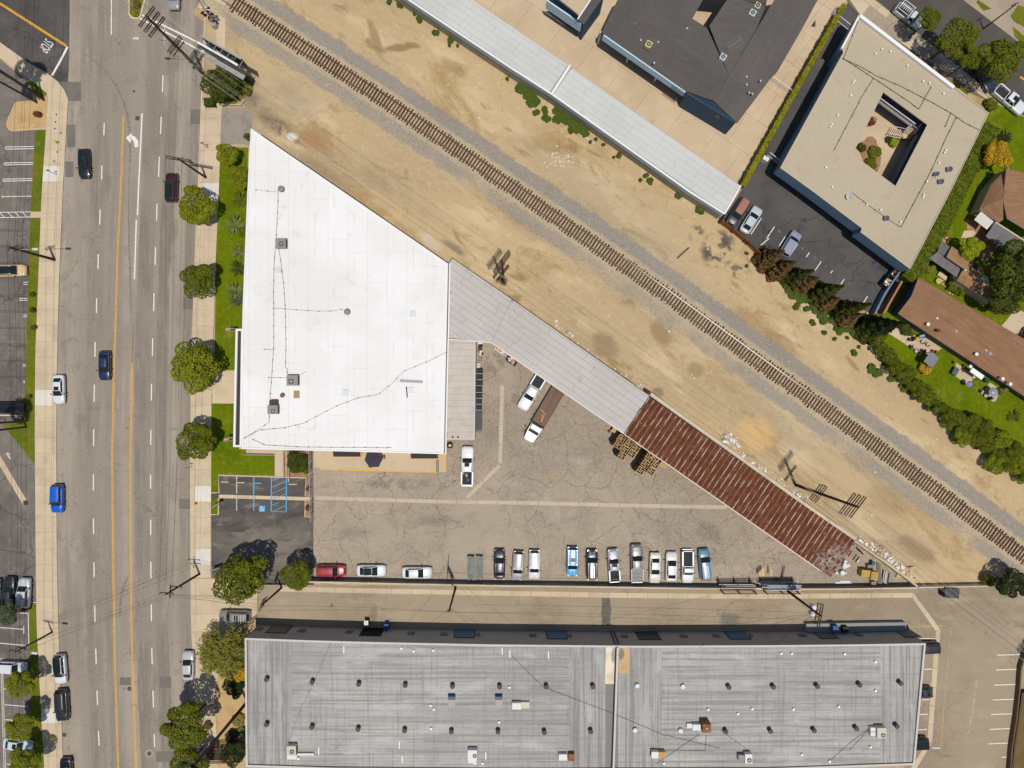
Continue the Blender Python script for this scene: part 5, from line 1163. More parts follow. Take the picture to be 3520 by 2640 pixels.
# ------------------------------------------------------------------ houses on the right
def Q(x,y): return zz(3100,700,5.267,[(x,y)])[0]
def V(x,y): return zz(3020,1080,4.424,[(x,y)])[0]
h1 = empty('house',(*G(3380,1130).xy,0),0,'long single storey house with one brown shingle ridge roof, lowest on the right','house')
e_,r_ = 2.9,4.3
c31 = lambda x,y: c(3,1,x,y)
shingles(h1,P3([(c31(1300,740),e_),(c31(1238,903),r_),(c31(2700,1818),r_),(c31(2700,1620),e_),(c31(2130,1272),e_)][:3]+[((3780,1311),e_)]),brown_shingle,.32)
shingles(h1,P3([(c31(1238,903),r_),(c31(1124,1050),e_),((3780,1531),e_),((3714,1383),r_)]),brown_shingle,.32)
wallq(h1,[c31(1150,1042),c31(1246,905),c31(1302,775)],0,e_,wall_slate); wallq(h1,[c31(1150,1050),(3760,1500)],0,e_-.2,flat('house_wall_dark',(96,92,88),.9)); wallq(h1,[c31(1310,770),(3760,1320)],0,e_-.2,wall_cream)
gq = P3([(c31(1150,1042),e_-.1),(c31(1302,775),e_-.1),(c31(1244,905),r_-.15)]); MB().poly(gq).build('gable_wall',wall_slate,h1)
for p,m in (((905,50),trim_white),((760,152),trim_white),((1190,250),flat('blue_grey',(150,170,186),.5)),((915,250),steel_dark),((1655,535),trim_white),((1710,596),flat('blue_grey',(150,170,186),.5)),((1497,607),trim_white),((1896,982),trim_white),((2012,1062),trim_white),((1404,795),trim_white)): vent_pipe(h1,V(*p),3.6,.18,.5,m)
h2 = empty('house',(*G(3290,900).xy,0),0,'small tan shingled house with grey patio roofs below the lime green tree','house')
shingles(h2,P3([(Q(905,770),2.8),(Q(810,965),3.9),(Q(1420,1380),3.9),(Q(1492,1172),2.8)]),tan_shingle); shingles(h2,P3([(Q(1110,1190),3.7),(Q(1000,1392),2.8),(Q(1640,1800),2.8),(Q(1760,1610),3.7)]),tan_shingle)
def roof_panels(parent,quad,n,m,name='roof_panel',th=.05):
    a,b,c_,d = quad
    for k in range(n):
        t0,t1 = (k+.01)/n,(k+.99)/n; p = [a.lerp(b,t0),a.lerp(b,t1),d.lerp(c_,t1),d.lerp(c_,t0)]
        mb = MB(); up = Vector((0,0,th+random.uniform(0,.01))); q = [v+up for v in p]
        mb.v = [tuple(v) for v in p+q]; mb.f = [(4,5,6,7),(3,2,1,0),(0,1,5,4),(1,2,6,5),(2,3,7,6),(3,0,4,7)]; mb.m = [0]*6
        if sum((q[i].x*q[(i+1) % 4].y-q[(i+1) % 4].x*q[i].y) for i in range(4)) < 0: mb.f = [f[::-1] for f in mb.f]
        mb.build(name,m,parent)
roof_panels(h2,P3([(Q(640,870),3.1),(Q(1110,1188),3.1),(Q(1012,1350),2.5),(Q(490,990),2.5)]),4,grey_sheet_m); roof_panels(h2,P3([(Q(705,690),2.4),(Q(880,792),2.4),(Q(806,962),3.0),(Q(640,868),3.0)]),2,grey_sheet_m)
roof_panels(h2,P3([(Q(1470,1275),2.4),(Q(1560,1345),2.4),(Q(1590,1520),2.3),(Q(1420,1385),2.3)]),2,trim_white)
wallq(h2,[Q(900,800),Q(1470,1180),Q(1410,1380),Q(1620,1540),Q(1640,1790),Q(1020,1400),Q(1080,1200),Q(640,900)],0,2.4,wall_cream)
g = G(*Q(1330,1135),3.3); MB().box(g.x,g.y,3.0,.85,.85,.35,AR).build('skylight',flat('dark_skylight',(66,64,72),.4),h2); vent_pipe(h2,Q(1158,1200),3.6,.15,.5,galv)
h3 = empty('house',(*G(3470,700).xy,0),0,'brown hip roofed house with a white patio cover, partly cut off by the right edge','house')
c3 = lambda x,y: c(3,1,x,y)
ap3 = (c3(2030,60),4.3)
shingles(h3,P3([(c3(1826,150),2.9),(c3(1925,-60),2.9),(c3(2060,-200),3.6),ap3]),brown_shingle); shingles(h3,P3([(c3(1826,150),2.9),ap3,(c3(2032,240),3.5),(c3(1985,268),2.9)]),brown_shingle)
shingles(h3,P3([ap3,(c3(2060,-200),4.3),(c3(2500,-100),4.3),(c3(2500,300),3.2),(c3(2212,330),3.0),(c3(2110,275),3.0),(c3(2032,240),3.5)][:4]+[(c3(2300,420),2.9),(c3(2032,240),3.4)]),brown_shingle)
roof_panels(h3,P3([(c3(1838,168),2.7),(c3(1948,255),2.7),(c3(1890,326),2.4),(c3(1780,240),2.4)]),4,mat('patio_white',P(214,206,196),.7),'patio_panel')
roof_panels(h3,P3([(c3(1960,262),2.6),(c3(2500,620),2.6),(c3(2400,760),2.3),(c3(1878,382),2.3)]),6,grey_sheet_m)
wallq(h3,[c3(1840,160),c3(1935,-50),c3(2060,-190)],0,2.8,wall_cream); wallq(h3,[c3(1850,170),c3(1975,265),c3(2500,600)],0,2.3,wall_cream)
dish('white satellite dish on the corner of the brown hip roof',c(3,0,2062,1452),2.9,R(30),dish_w); vent_pipe(h3,c(3,0,2112,1615),3.4,.3,.3,trim_white)
# ------------------------------------------------------------------ olive roof, bottom right
flat_building('building','building with a flat dark olive roof at the bottom right corner',zz(2640,1980,2.5136,[(2196,1010),(2500,990),(2480,1900),(2085,1900),(2128,1480)]),1.0,flat('brown_wall',(86,66,52),.9),mat('olive_roof',P(116,98,50),.95,[('n',.4,.42,.66,P(102,86,42),.7,{})]),.1,.3,flat('brown_cap',(96,76,62),.9))
wall_thing('boundary_wall',zz(2640,1980,2.5136,[(2240,640),(2190,800),(2176,1010),(2150,1240),(2112,1490),(2080,1900)]),0,.2,.9,flat('low_brown_wall',(112,90,70),.9),'low brown wall along the right edge beside the white stall lines',3.0)
# wooden fence at the corner of the apartment car park
def board_fence(label,pts,h,m,bw=.32,name='wooden_fence',gap=.03):
    P_ = [G(x,y,0).xy for x,y in pts]; r = empty(name,P_[0].to_3d(),0,label,'fence'); 
    for a,b in zip(P_,P_[1:]):
        d = (b-a).normalized(); L = (b-a).length; n = max(1,int(L/bw)); an_ = math.atan2(d.y,d.x)
        for k in range(n):
            p = a+d*((k+.5)*L/n); MB().box(p.x,p.y,.05,L/n-gap,.04,h+random.uniform(-.03,.03),an_).build('fence_board',m,r)
        for z in (.4,h-.3): q = (a+b)/2; MB().box(q.x,q.y,z,L,.12,.1,an_).build('fence_rail',m,r)
        for k in range(int(L/2.4)+1): p = a+d*min(L,k*2.4); MB().box(p.x+d.y*.1,p.y-d.x*.1,0,.14,.14,h+.05,an_).build('fence_post',m,r)
    return r
fence_w = mat('fence_wood',P(146,92,60),.85,[('n',2,.45,.66,P(116,66,40),.7,{})],rnd=.12)
board_fence('brown wooden board fence round the corner of the apartment car park',[c(2,1,1830,185),c(2,1,1790,270),c(2,1,1900,350),c(2,1,2020,450),c(2,1,2130,560),c(3,1,60,690)],2.0,fence_w)
# ------------------------------------------------------------------ vehicles
tyre_m = flat('tyre',(30,30,31),.85); rim_m = mat('rim',P(150,150,154),.35,metal=.7)
lamp_m = mat('headlamp_glass',P(150,152,152),.12,spec=.6); tail_m = mat('tail_lamp',P(170,24,20),.25,spec=.5); carglass = mat('car_glass',(.012,.02,.02),.05,spec=.4)
trim_b = flat('black_trim',(30,30,32),.5); liner_m = flat('bed_liner',(52,52,54),.8)
def paint(rgb,rough=.32): return mat('paint_%d_%d_%d' % rgb,P(*rgb),rough,coat=.6,spec=.45)
def prof_at(tab,x):
    if x <= tab[0][0]: return tab[0][1]
    for a,b in zip(tab,tab[1:]):
        if a[0] <= x <= b[0]: return a[1]+(b[1]-a[1])*(x-a[0])/max(1e-6,b[0]-a[0])
    return tab[-1][1]
TYPES = {
 'sedan': dict(L=4.75,W=1.84,H=1.45,top=[(-.5,.70),(-.48,.90),(-.43,.99),(-.30,1.0),(.20,1.0),(.30,.97),(.42,.86),(.47,.76),(.5,.58)],cab=(-.385,-.235,.045,.225)),
 'coupe': dict(L=4.7,W=1.80,H=1.36,top=[(-.5,.66),(-.48,.86),(-.40,.96),(.18,.96),(.30,.92),(.42,.80),(.47,.70),(.5,.54)],cab=(-.33,-.19,.02,.20)),
 'suv': dict(L=4.7,W=1.88,H=1.70,top=[(-.5,.80),(-.485,1.04),(-.3,1.10),(.22,1.10),(.33,1.07),(.44,.98),(.48,.86),(.5,.64)],cab=(-.487,-.425,.085,.245)),
 'pickup': dict(L=5.85,W=1.98,H=1.86,top=[(-.135,1.12),(.19,1.14),(.30,1.13),(.44,1.06),(.485,.95),(.5,.70)],cab=(-.128,-.105,.085,.20),bed=-.135),
 'single': dict(L=5.2,W=1.88,H=1.72,top=[(.0,1.08),(.22,1.08),(.32,1.06),(.44,.98),(.485,.88),(.5,.66)],cab=(.0,.02,.13,.235),bed=-.01),
}
wheel_me = None
def make_car(name,label,kind,px,head,rgb,L=None,opt=(),cat='car',group=None,zapp=.8,wd=None,roof=None):
    """head: picture direction of the bonnet in degrees, 0 = right, 90 = up"""
    t = TYPES[kind]; L = L or t['L']; Wd = wd or t['W']; Hh = t['H']; g = G(px[0],px[1],zapp)
    r = empty(name,(g.x,g.y,.0),R(head),label,cat,group); r['local'] = 1
    pm = rgb if not isinstance(rgb,tuple) else paint(rgb); rm = pm if roof is None else (paint(roof))
    top = t['top']; x0 = t.get('bed',-.5); xs = sorted({x0,.5,*[x for x,_ in top if x >= x0],*[x0+(.5-x0)*k/14 for k in range(15)]})
    def hw(x):
        e = max(0,abs(x)*L-(L/2-.75))/.75 if (x > 0 or 'bed' not in t) else 0
        return Wd/2*(1-.17*e*e)
    mb = MB(); ring = []
    for x in xs:
        h = hw(x); zt = prof_at(top,x); zb = .24 if abs(x) < .46 else .32
        half = [(h*.92,zb),(h,zb+.22),(h,max(zb+.26,zt-.26)),(h*.955,zt-.07),(h*.84,zt-.012),(h*.45,zt+.022),(0,zt+.03)]
        ring.append([(x*L,y,z) for y,z in half]+[(x*L,-y,z) for y,z in half[-2::-1]])
    n = len(ring[0])
    for q in ring: mb.v += q
    for i in range(len(ring)-1):
        for k in range(n-1): mb.f.append((i*n+k,(i+1)*n+k,(i+1)*n+k+1,i*n+k+1)); mb.m.append(0)
        mb.f.append((i*n+n-1,(i+1)*n+n-1,(i+1)*n,i*n)); mb.m.append(1)
    mb.f.append(tuple(range(n-1,-1,-1))[::-1]); mb.m.append(0)
    k = (len(ring)-1)*n; mb.f.append(tuple(range(k,k+n))[::-1]); mb.m.append(0)
    # greenhouse shell
    xr0,xr1,xw1,xw0 = (v*L for v in t['cab']); hb = Wd/2*.90; hr = Wd/2*(.70 if kind in ('sedan','coupe') else .76); zb_ = prof_at(top,t['cab'][1])-.02; zw_ = prof_at(top,t['cab'][3])-.02
    Bq = [(xr0,-hb*(.9 if 'bed' not in t else .97),prof_at(top,t['cab'][0])-.02),(xw0,-hb*.95,zw_),(xw0,hb*.95,zw_),(xr0,hb*(.9 if 'bed' not in t else .97),prof_at(top,t['cab'][0])-.02)]
    Tq = [(xr1,-hr*.94,Hh-.07),(xw1,-hr,Hh-.05),(xw1,hr,Hh-.05),(xr1,hr*.94,Hh-.07)]
    k = len(mb.v); mb.v += Bq+Tq
    for a in range(4):
        b = (a+1) % 4; mb.f.append((k+a,k+b,k+4+b,k+4+a)); mb.m.append(0)
    mb.f.append((k+4,k+5,k+6,k+7)); mb.m.append(0)
    bd = mb.build('body',[pm,trim_b],r); 
    for p in bd.data.polygons: p.use_smooth = p.index < (len(ring)-1)*n and p.material_index == 0
    # roof skin
    rf = MB(); nx,ny = 6,6
    for i in range(nx+1):
        for j in range(ny+1):
            a,b = i/nx,j/ny*2-1; x = xr1+(xw1-xr1)*a; wdt = hr*(.94+.06*a)*1.01
            cr = 1-(2*a-1)**4*.12; rf.v.append((x+(.05 if i == nx else -.05 if i == 0 else 0)*(1-.5*b*b),wdt*b,Hh-.045+.05*(1-b*b)*cr-(.03 if abs(b) == 1 else 0)-(.02 if i in (0,nx) else 0)))
    for i in range(nx):
        for j in range(ny): q = i*(ny+1)+j; rf.f.append((q,q+ny+1,q+ny+2,q+1)); rf.m.append(0)
    ro = rf.build('roof',rm,r,smooth=True)
    def pane(a,b,c_,d,u0,u1,v0,v1,nm,out=.014,cols=4,bul=.05):
        A_,B_,C_,D_ = map(Vector,(a,b,c_,d)); nn = (B_-A_).cross(D_-A_).normalized(); m_ = MB()
        for v in (v0,v1):
            for i in range(cols+1):
                u_ = u0+(u1-u0)*i/cols; p = A_.lerp(B_,u_).lerp(D_.lerp(C_,u_),v)+nn*(out+bul*(1-(2*i/cols-1)**2)); m_.v.append(tuple(p))
        for i in range(cols): m_.f.append((i,i+1,cols+2+i,cols+1+i)); m_.m.append(0)
        return m_.build(nm,carglass,r,smooth=True)
    pane(Bq[1],Bq[2],Tq[2],Tq[1],.04,.96,.05,.97,'windscreen'); pane(Bq[3],Bq[0],Tq[0],Tq[3],.07,.93,.18 if kind == 'suv' else .08,.93,'rear_window')
    for s0,s1 in ((.06,.50),(.53,.93)) if kind != 'single' else ((.1,.9),):
        pane(Bq[0],Bq[1],Tq[1],Tq[0],s0,s1,.14,.90,'side_window',cols=1,bul=0); pane(Bq[2],Bq[3],Tq[3],Tq[2],1-s1,1-s0,.14,.90,'side_window',cols=1,bul=0)
    wb = .31*L if 'bed' not in t else .315*L; wr = .33 if kind in ('sedan','coupe') else .38
    global wheel_me
    for sx in (-1,1):
        for sy in (-1,1):
            if wheel_me is None:
                w_ = MB(); w_.tube((0,-.115,0),(0,.115,0),1,1,18); wo_ = w_.build('wheel',tyre_m); 
                h_ = MB(); h_.tube((0,-.125,0),(0,.125,0),.62,.62,12); ho_ = h_.build('rim',rim_m); wheel_me = (wo_.data,ho_.data); bpy.data.objects.remove(wo_); bpy.data.objects.remove(ho_)
            wo_ = bpy.data.objects.new('wheel',wheel_me[0]); col.objects.link(wo_); wo_.parent = r; wo_.location = (sx*wb,sy*(Wd/2-.12),wr); wo_.scale = (wr,1,wr)
            ho_ = bpy.data.objects.new('rim',wheel_me[1]); col.objects.link(ho_); ho_.parent = wo_
    for sy in (-1,1):
        m_ = MB(); m_.prism([(L/2-.34,sy*Wd*.43),(L/2-.10,sy*Wd*.37),(L/2-.04,sy*Wd*.28),(L/2-.16,sy*Wd*.32)],prof_at(top,.465)-.25,prof_at(top,.455)+.025); m_.build('headlight',lamp_m,r)
        zt_ = .95 if 'bed' in t else prof_at(top,-.47); m_ = MB(); m_.box(-L/2+.08,sy*Wd*.36,zt_-.22,.16,.26,.2); m_.build('tail_light',tail_m,r)
        m_ = MB(); m_.box(xw0-.32,sy*(Wd/2+.11),zw_+.02,.16,.22,.15); m_.box(xw0-.30,sy*(Wd/2-.02),zw_+.05,.06,.12,.05); m_.build('wing_mirror',trim_b,r)
    m_ = MB(); m_.box(L/2-.07,0,.36,.14,Wd*.70,.2); m_.build('grille',trim_b,r)
    if 'bed' in t:
        xb = t['bed']*L; m_ = MB(); h0,h1 = .52,1.10; ww = Wd/2
        for sy in (-1,1): m_.box((-L/2+xb)/2,sy*(ww-.11),.42,xb+L/2,.22,h1-.42)
        m_.box(-L/2+.06,0,.42,.12,Wd,h1-.42); m_.box(xb-.05,0,.42,.1,Wd,h1-.42); bo_ = m_.build('cargo_bed',pm,r)
        if 'tonneau' in opt:
            for k in range(3): MB().box(-L/2+.14+(k+.5)*(xb+L/2-.24)/3,0,h1,(xb+L/2-.24)/3-.03,Wd-.22,.05).build('bed_cover_panel',flat('tonneau_grey',(140,138,136),.6),bo_,local=True)
        else: MB().box((-L/2+xb)/2,0,.60,xb+L/2-.2,Wd-.42,.06).build('bed_liner',liner_m,bo_,local=True)
        MB().box(-L/2-.08,0,.42,.2,Wd*.92,.2).build('rear_bumper',rim_m,r)
        if 'toolbox' in opt:
            MB().box(-L/2+.9,-.15,.66,.5,.35,.3).build('cargo',flat('blue_bin',(40,60,170),.5),bo_,local=True); MB().box(xb-.7,.1,.66,.5,.3,.25).build('cargo',flat('tan_box',(190,160,110),.8),bo_,local=True); MB().box(xb-.35,.6,.66,.3,.22,.2).build('cargo',flat('green_bin',(60,200,60),.5),bo_,local=True)
        if 'rack' in opt:
            m_ = MB()
            for x in (-L/2+.3,xb-.2):
                for sy in (-1,1): m_.tube((x,sy*(ww-.1),1.05),(x,sy*(ww-.1),1.9),.04)
                m_.tube((x,-ww+.1,1.9),(x,ww-.1,1.9),.04)
            for sy in (-1,1): m_.tube((-L/2+.2,sy*(ww-.1),1.9),(xb,sy*(ww-.1),1.9),.05)
            for k in range(6): m_.tube((-L/2+.35+k*.33,-.5,1.9),(-L/2+.35+k*.33,.5,1.9),.05,.05,4)
            m_.build('ladder_rack',trim_white,r)
        if 'hoop' in opt: 
            m_ = MB(); m_.path([(-L/2+.15,-ww+.2,1.1),(-L/2+.55,-ww+.35,1.55),(-L/2+.55,ww-.35,1.55),(-L/2+.15,ww-.2,1.1)],.05); m_.build('sport_bar',rim_m,r)
    if 'sunroof' in opt: MB().box((xr1+xw1)/2+.32,0,Hh-.01,.62,.78,.022).build('sunroof',carglass,ro,local=True)
    if 'glassroof' in opt: MB().box((xr1+xw1)/2,0,Hh-.012,(xw1-xr1)*.88,hr*1.55,.024).build('sunroof',carglass,ro,local=True)
    if 'rails' in opt or 'roofrack' in opt:
        for sy in (-1,1):
            m_ = MB(); m_.tube((xr1+.1,sy*hr*.86,Hh+.05),(xw1-.2,sy*hr*.86,Hh+.05),.03); m_.build('roof_rail',rim_m,ro)
    if 'roofrack' in opt:
        for k in range(5):
            m_ = MB(); x = xr1+.35+k*(xw1-xr1-.9)/4; m_.tube((x,-hr*.86,Hh+.09),(x,hr*.86,Hh+.09),.035); m_.build('rack_bar',trim_white,ro)
    if 'ribs' in opt:
        for k in range(4): MB().box((xr1+xw1)/2-.15,(k-1.5)*.18,Hh+.012,(xw1-xr1)*.75,.05,.02).build('roof_rib',trim_white if k == 1 else rim_m,ro,local=True)
    if 'creases' in opt or kind == 'suv':
        for sy in (-1,1): MB().box(.37*L,sy*.35,prof_at(top,.37)+.012,.2*L,.03,.02,sy*.05).build('bonnet_crease',pm,bd,local=True)
    return r
def Y(x,y): return zz(1680,1840,5.027,[(x,y)])[0]
def Y2(x,y): return zz(2100,1840,5.027,[(x,y)])[0]
GP = 'vehicles parked nose or tail to the block wall of the yard'
# moving and kerbside vehicles on the main road
make_car('sedan','dark navy sedan with a sunroof driving on the road near the turn arrow','sedan',c(0,0,725,1412),-88,(28,34,46),4.8,('sunroof',))
make_car('suv','dark maroon car driving beside the uppermost street tree','suv',c(0,0,1481,1618),89,(66,22,30),4.75,('glassroof',))
make_car('sedan','dark blue sedan driving in the lane next to the yellow line','sedan',c(0,1,902,1500),-90,(30,46,82),4.75)
make_car('sedan','white sedan with a dark sunroof parked at the left kerb, above the bright blue car','sedan',c(0,2,506,46),-89,(222,222,224),4.75,('sunroof',))
make_car('hatchback','bright blue hatchback parked at the left kerb of the road','suv',c(0,2,494,990),-90,(18,92,200),4.6)
make_car('suv','white car with a black glass roof at the left kerb of the road','suv',c(0,3,520,806),-86,(222,222,226),4.75,('glassroof',),roof=(26,27,32))
make_car('suv','large black boxy vehicle at the left kerb behind the white car','suv',c(0,3,535,1118),-87,(40,44,50),5.1,('rails',),wd=2.0)
make_car('sedan','dark navy car at the left kerb cut by the bottom edge','sedan',c(0,3,572,1700),-87,(26,32,54),4.7)
make_car('sedan','silver sedan parked at the right kerb beside the feathery tree','sedan',c(0,3,1624,776),90,(190,190,194),4.75)
make_car('suv','grey vehicle with a white roof rack in the driveway apron','suv',c(0,3,2028,347),179,(138,134,128),5.0,('roofrack','sunroof'))
make_car('sedan','silver grey car cut by the top edge next to the crossing signal','sedan',c(0,0,1500,-45),-90,(150,150,152),4.7)
# vehicles of the car park on the left
make_car('suv','cream vehicle with a black roof by the left edge, nose to the grass strip','suv',c(0,1,95,680),2,(222,190,146),4.9,('glassroof',),roof=(34,36,40))
make_car('suv','dark maroon vehicle under the palm shadow at the left edge','suv',c(0,2,70,206),0,(52,26,30),5.0,('glassroof',))
make_car('pickup_truck','black pickup truck at the left edge, left of the silver vehicle','pickup',c(0,3,78,150),88,(36,40,44),5.3,(),'pickup truck')
make_car('suv','silver vehicle with a white rear rack beside the black pickup truck','suv',c(0,3,207,148),87,(198,202,210),4.9,('roofrack',))
make_car('sedan','dark car at the extreme left edge beside the black pickup truck','sedan',c(0,3,-38,150),88,(34,38,48),4.7)
make_car('hatchback','white car nosed under the upper small tree at the left edge','suv',c(0,3,108,792),-3,(216,220,224),4.4)
make_car('sedan','pale blue white sedan between the two lower small trees at the left edge','sedan',c(0,3,150,1460),-8,(206,216,226),4.7,('sunroof',))
# the yard
make_car('suv','red car parked along the block wall at the left end of the yard','suv',c(1,2,648,1614),0,(168,26,38),4.7,('rails',))
make_car('sedan','white sedan with a black glass roof along the block wall','sedan',c(1,2,996,1614),0,(224,226,230),4.75,('glassroof',),roof=(30,32,42))
make_car('sedan','plain white sedan along the block wall, left of the steel tube bundles','sedan',c(1,2,1390,1632),0,(226,226,224),4.85)
make_car('sedan','black sedan with a green tinted rear window, leftmost of the car row','sedan',Y(186,498),90,(52,52,50),4.85,group=GP)
make_car('suv','silver grey car with a banded roof, slightly askew, second in the car row','suv',Y(506,528),-94,(160,158,158),4.75,('rails',),group=GP)
make_car('suv','white roofed car facing the wall, third in the car row','suv',Y(788,510),-91,(214,214,216),4.75,('rails',),group=GP)
make_car('suv','sky blue car with a sunroof facing the wall','suv',Y(1447,455),-91,(84,166,214),4.75,('sunroof','rails'),group=GP)
make_car('suv','black car with a glinting ribbed roof, right beside the sky blue car','suv',Y(1786,505),90,(40,44,48),4.9,('ribs',),group=GP)
make_car('pickup_truck','silver pickup truck with a sunroof and a hoop over its short bed, standing askew','pickup',c(2,2,880,1566),94,(158,162,168),5.3,('sunroof','hoop'),'pickup truck',GP,wd=1.85)
make_car('pickup_truck','large grey pickup truck with a ribbed bed cover','pickup',Y2(450,480),91,(122,118,120),6.1,('tonneau',),'pickup truck',GP)
make_car('coupe','cream white coupe facing the wall, right of the large grey pickup truck','coupe',Y2(765,568),-91,(226,222,210),4.95,(),group=GP)
make_car('sedan','white sedan with its bonnet away from the wall, left of the small white pickup truck','sedan',Y2(1048,546),89,(226,222,218),4.85,group=GP)
make_car('pickup_truck','small white pickup truck with an empty dark bed facing the wall','single',Y2(1327,545),-90,(228,230,232),5.25,(),'pickup truck',GP)
make_car('suv','teal blue car with pale ribs on its roof, rightmost of the car row','suv',Y2(1626,502),95,(84,128,150),5.1,('ribs',),group=GP)
make_car('pickup_truck','white pickup truck with bins in its dark bed beside the loading dock','pickup',c(1,2,1826,706),89,(228,228,230),6.3,('sunroof','toolbox'),'pickup truck')
make_car('pickup_truck','white pickup truck with a black bed half under the grey canopy','pickup',(1828,1348),239,(228,230,232),6.5,('blackmirror',),'pickup truck')
# flatbed lorry
g = G(1867,1428,1.1); r = empty('flatbed_truck',(g.x,g.y,0),R(239.5),'white flatbed truck with a long brown plank bed reaching under the grey canopy','truck'); r['local'] = 1
pmw = paint((228,230,232)); fm = MB(); fm.box(-1.0,0,.55,8.4,.8,.25); fm.build('chassis',trim_b,r)
cabm = MB(); cabm.prism([(1.9,-1.0),(3.2,-1.02),(4.55,-.82),(4.75,-.4),(4.75,.4),(4.55,.82),(3.2,1.02),(1.9,1.0)],.5,1.35,z1s=[1.4,1.35,1.2,1.15,1.15,1.2,1.35,1.4],bottom=True)
k = len(cabm.v); cabm.v += [(1.95,-.96,1.38),(3.3,-.96,1.33),(3.3,.96,1.33),(1.95,.96,1.38),(2.0,-.82,2.15),(2.75,-.82,2.15),(2.75,.82,2.15),(2.0,.82,2.15)]
for a in range(4): b = (a+1) % 4; cabm.f.append((k+a,k+b,k+4+b,k+4+a)); cabm.m.append(0)
cabm.f.append((k+4,k+5,k+6,k+7)); cabm.m.append(0); cabm.build('cab',pmw,r)
MB().poly([(3.29,-.86,1.38),(3.29,.86,1.38),(2.79,.76,2.12),(2.79,-.76,2.12)]).build('windscreen',carglass,r); bpy.context.view_layer.update()
for v in r.children:
    if v.name.startswith('windscreen'): v.location = (.02,0,.02)
for k in range(5): MB().box(2.65,-.5+k*.25,2.15,.08,.06,.05).build('marker_lamp',flat('amber',(220,150,60),.4),r)
bd_ = MB(); bd_.box(-2.55,0,.92,8.7,2.35,.14); bo_ = bd_.build('flatbed',trim_b,r)
pl_m = mat('bed_planks',P(128,102,84),.9,[('n',1.2,.42,.66,P(104,80,66),.7,dict(s=(.15,1,1)))],rnd=.08,coord='O')
for k in range(10): MB().box(-2.55,-1.03+k*.229,1.06,8.6,.21,.03).build('plank',pl_m,bo_,local=True)
MB().box(1.78,0,1.06,.12,2.3,1.1).build('headboard',trim_b,r)
for x in (3.6,-3.4,-4.7):
    for s_ in (-1,1):
        wo_ = bpy.data.objects.new('wheel',wheel_me[0]); col.objects.link(wo_); wo_.parent = r; wo_.location = (x,s_*.92,.46); wo_.scale = (.46,1.6,.46)
for s_ in (-1,1): MB().box(3.1,s_*1.32,1.45,.16,.28,.35).build('wing_mirror',trim_b,r); MB().box(4.55,s_*.66,.8,.3,.3,.22).build('headlight',lamp_m,r)
for k,(x,y,a) in enumerate(((-.5,-.3,1.3),(.35,.2,.25),(.5,.05,.3))): MB().box(x,y,1.1,1.3,.1,.06,a).build('loose_board',mat('new_timber',P(214,160,96),.8),bo_,local=True)
# apartment car park and back street
make_car('pickup_truck','old faded red vehicle with a black bonnet at the end of the carport','suv',c(2,1,1955,172),237,(60,60,62),4.9,(),roof=(166,112,100))
make_car('sedan','white and silver car with a glinting tail beside the faded red vehicle','sedan',c(2,1,2068,240),58,(196,202,206),4.8)
make_car('suv','lilac grey car parked alone by the brown hedge of the apartment car park','suv',c(3,1,196,448),58,(150,152,178),4.5)
make_car('pickup_truck','white pickup truck with a rack over its bed on the back street','single',c(3,0,1222,140),-38,(210,220,222),5.2,('rack',),'pickup truck')
make_car('sedan','dark blue car in the tree shade on the back street','sedan',c(3,0,1880,672),-62,(40,52,66),4.6)
make_car('pickup_truck','white pickup truck with a dark bed parked on the back street at the right edge','pickup',c(3,0,2090,862),-41,(222,224,226),5.9,('sunroof',),'pickup truck')
make_car('sedan','black car at the right edge in the driveway of the long brown house','sedan',V(2225,420),65,(26,26,32),4.7)
make_car('suv','black vehicle poking out from the roof edge, uppermost of three on the right','suv',c(3,3,1352,620),181,(34,36,42),4.9)
make_car('sedan','dark car poking out from the roof edge, middle of three on the right','sedan',c(3,3,1302,1006),181,(52,54,60),4.6,('sunroof',))
make_car('suv','black vehicle poking out from the roof edge, lowest of three on the right','suv',c(3,3,1262,1446),181,(28,28,40),4.6,('glassroof',))
# ------------------------------------------------------------------ vegetation
def leafmat(n,rgb,isl=.38,tr=.22): return mat(n,P(*rgb),.7,isl=isl,trans=tr,spec=.25)
LF = {'green': leafmat('leaf_green',(104,110,12)),'dark': leafmat('leaf_dark',(76,86,16)),'bright': leafmat('leaf_bright',(128,134,10)),'olive': leafmat('leaf_olive',(138,134,54),.3),'deep': leafmat('leaf_deep',(50,60,18)),
      'lime': leafmat('leaf_lime',(150,164,18)),'gold': leafmat('leaf_gold',(196,156,30)),'grey': leafmat('leaf_grey',(92,100,70)),'brown': leafmat('leaf_brown',(116,92,50)),'weed': leafmat('leaf_weed',(82,102,24),.3),'cypress': leafmat('leaf_cypress',(80,86,26),.35),'hedge': leafmat('leaf_hedge',(102,112,16),.42),'yhedge': leafmat('leaf_yellow_hedge',(150,146,24),.3),'fan': leafmat('leaf_fan',(120,132,70),.3),'rust': leafmat('leaf_rust',(120,70,44),.3)}
bark = mat('bark',P(104,84,66),.9,[('n',3,.45,.66,P(76,60,46),.7,dict(s=(1,1,.3)))])
def rdir():
    while True:
        v = Vector((random.uniform(-1,1),random.uniform(-1,1),random.uniform(-1,1)))
        if .05 < v.length < 1: return v.normalized()
def leaf(v,f,p,nrm,s,asp=.62):
    a = nrm.cross(rdir())
    if a.length < .1: a = nrm.orthogonal()
    a.normalize(); b = nrm.cross(a); k = len(v)
    v += [tuple(p-a*s),tuple(p+b*s*asp-nrm*s*.12),tuple(p+a*s),tuple(p-b*s*asp-nrm*s*.12)]; f.append((k,k+1,k+2,k+3))
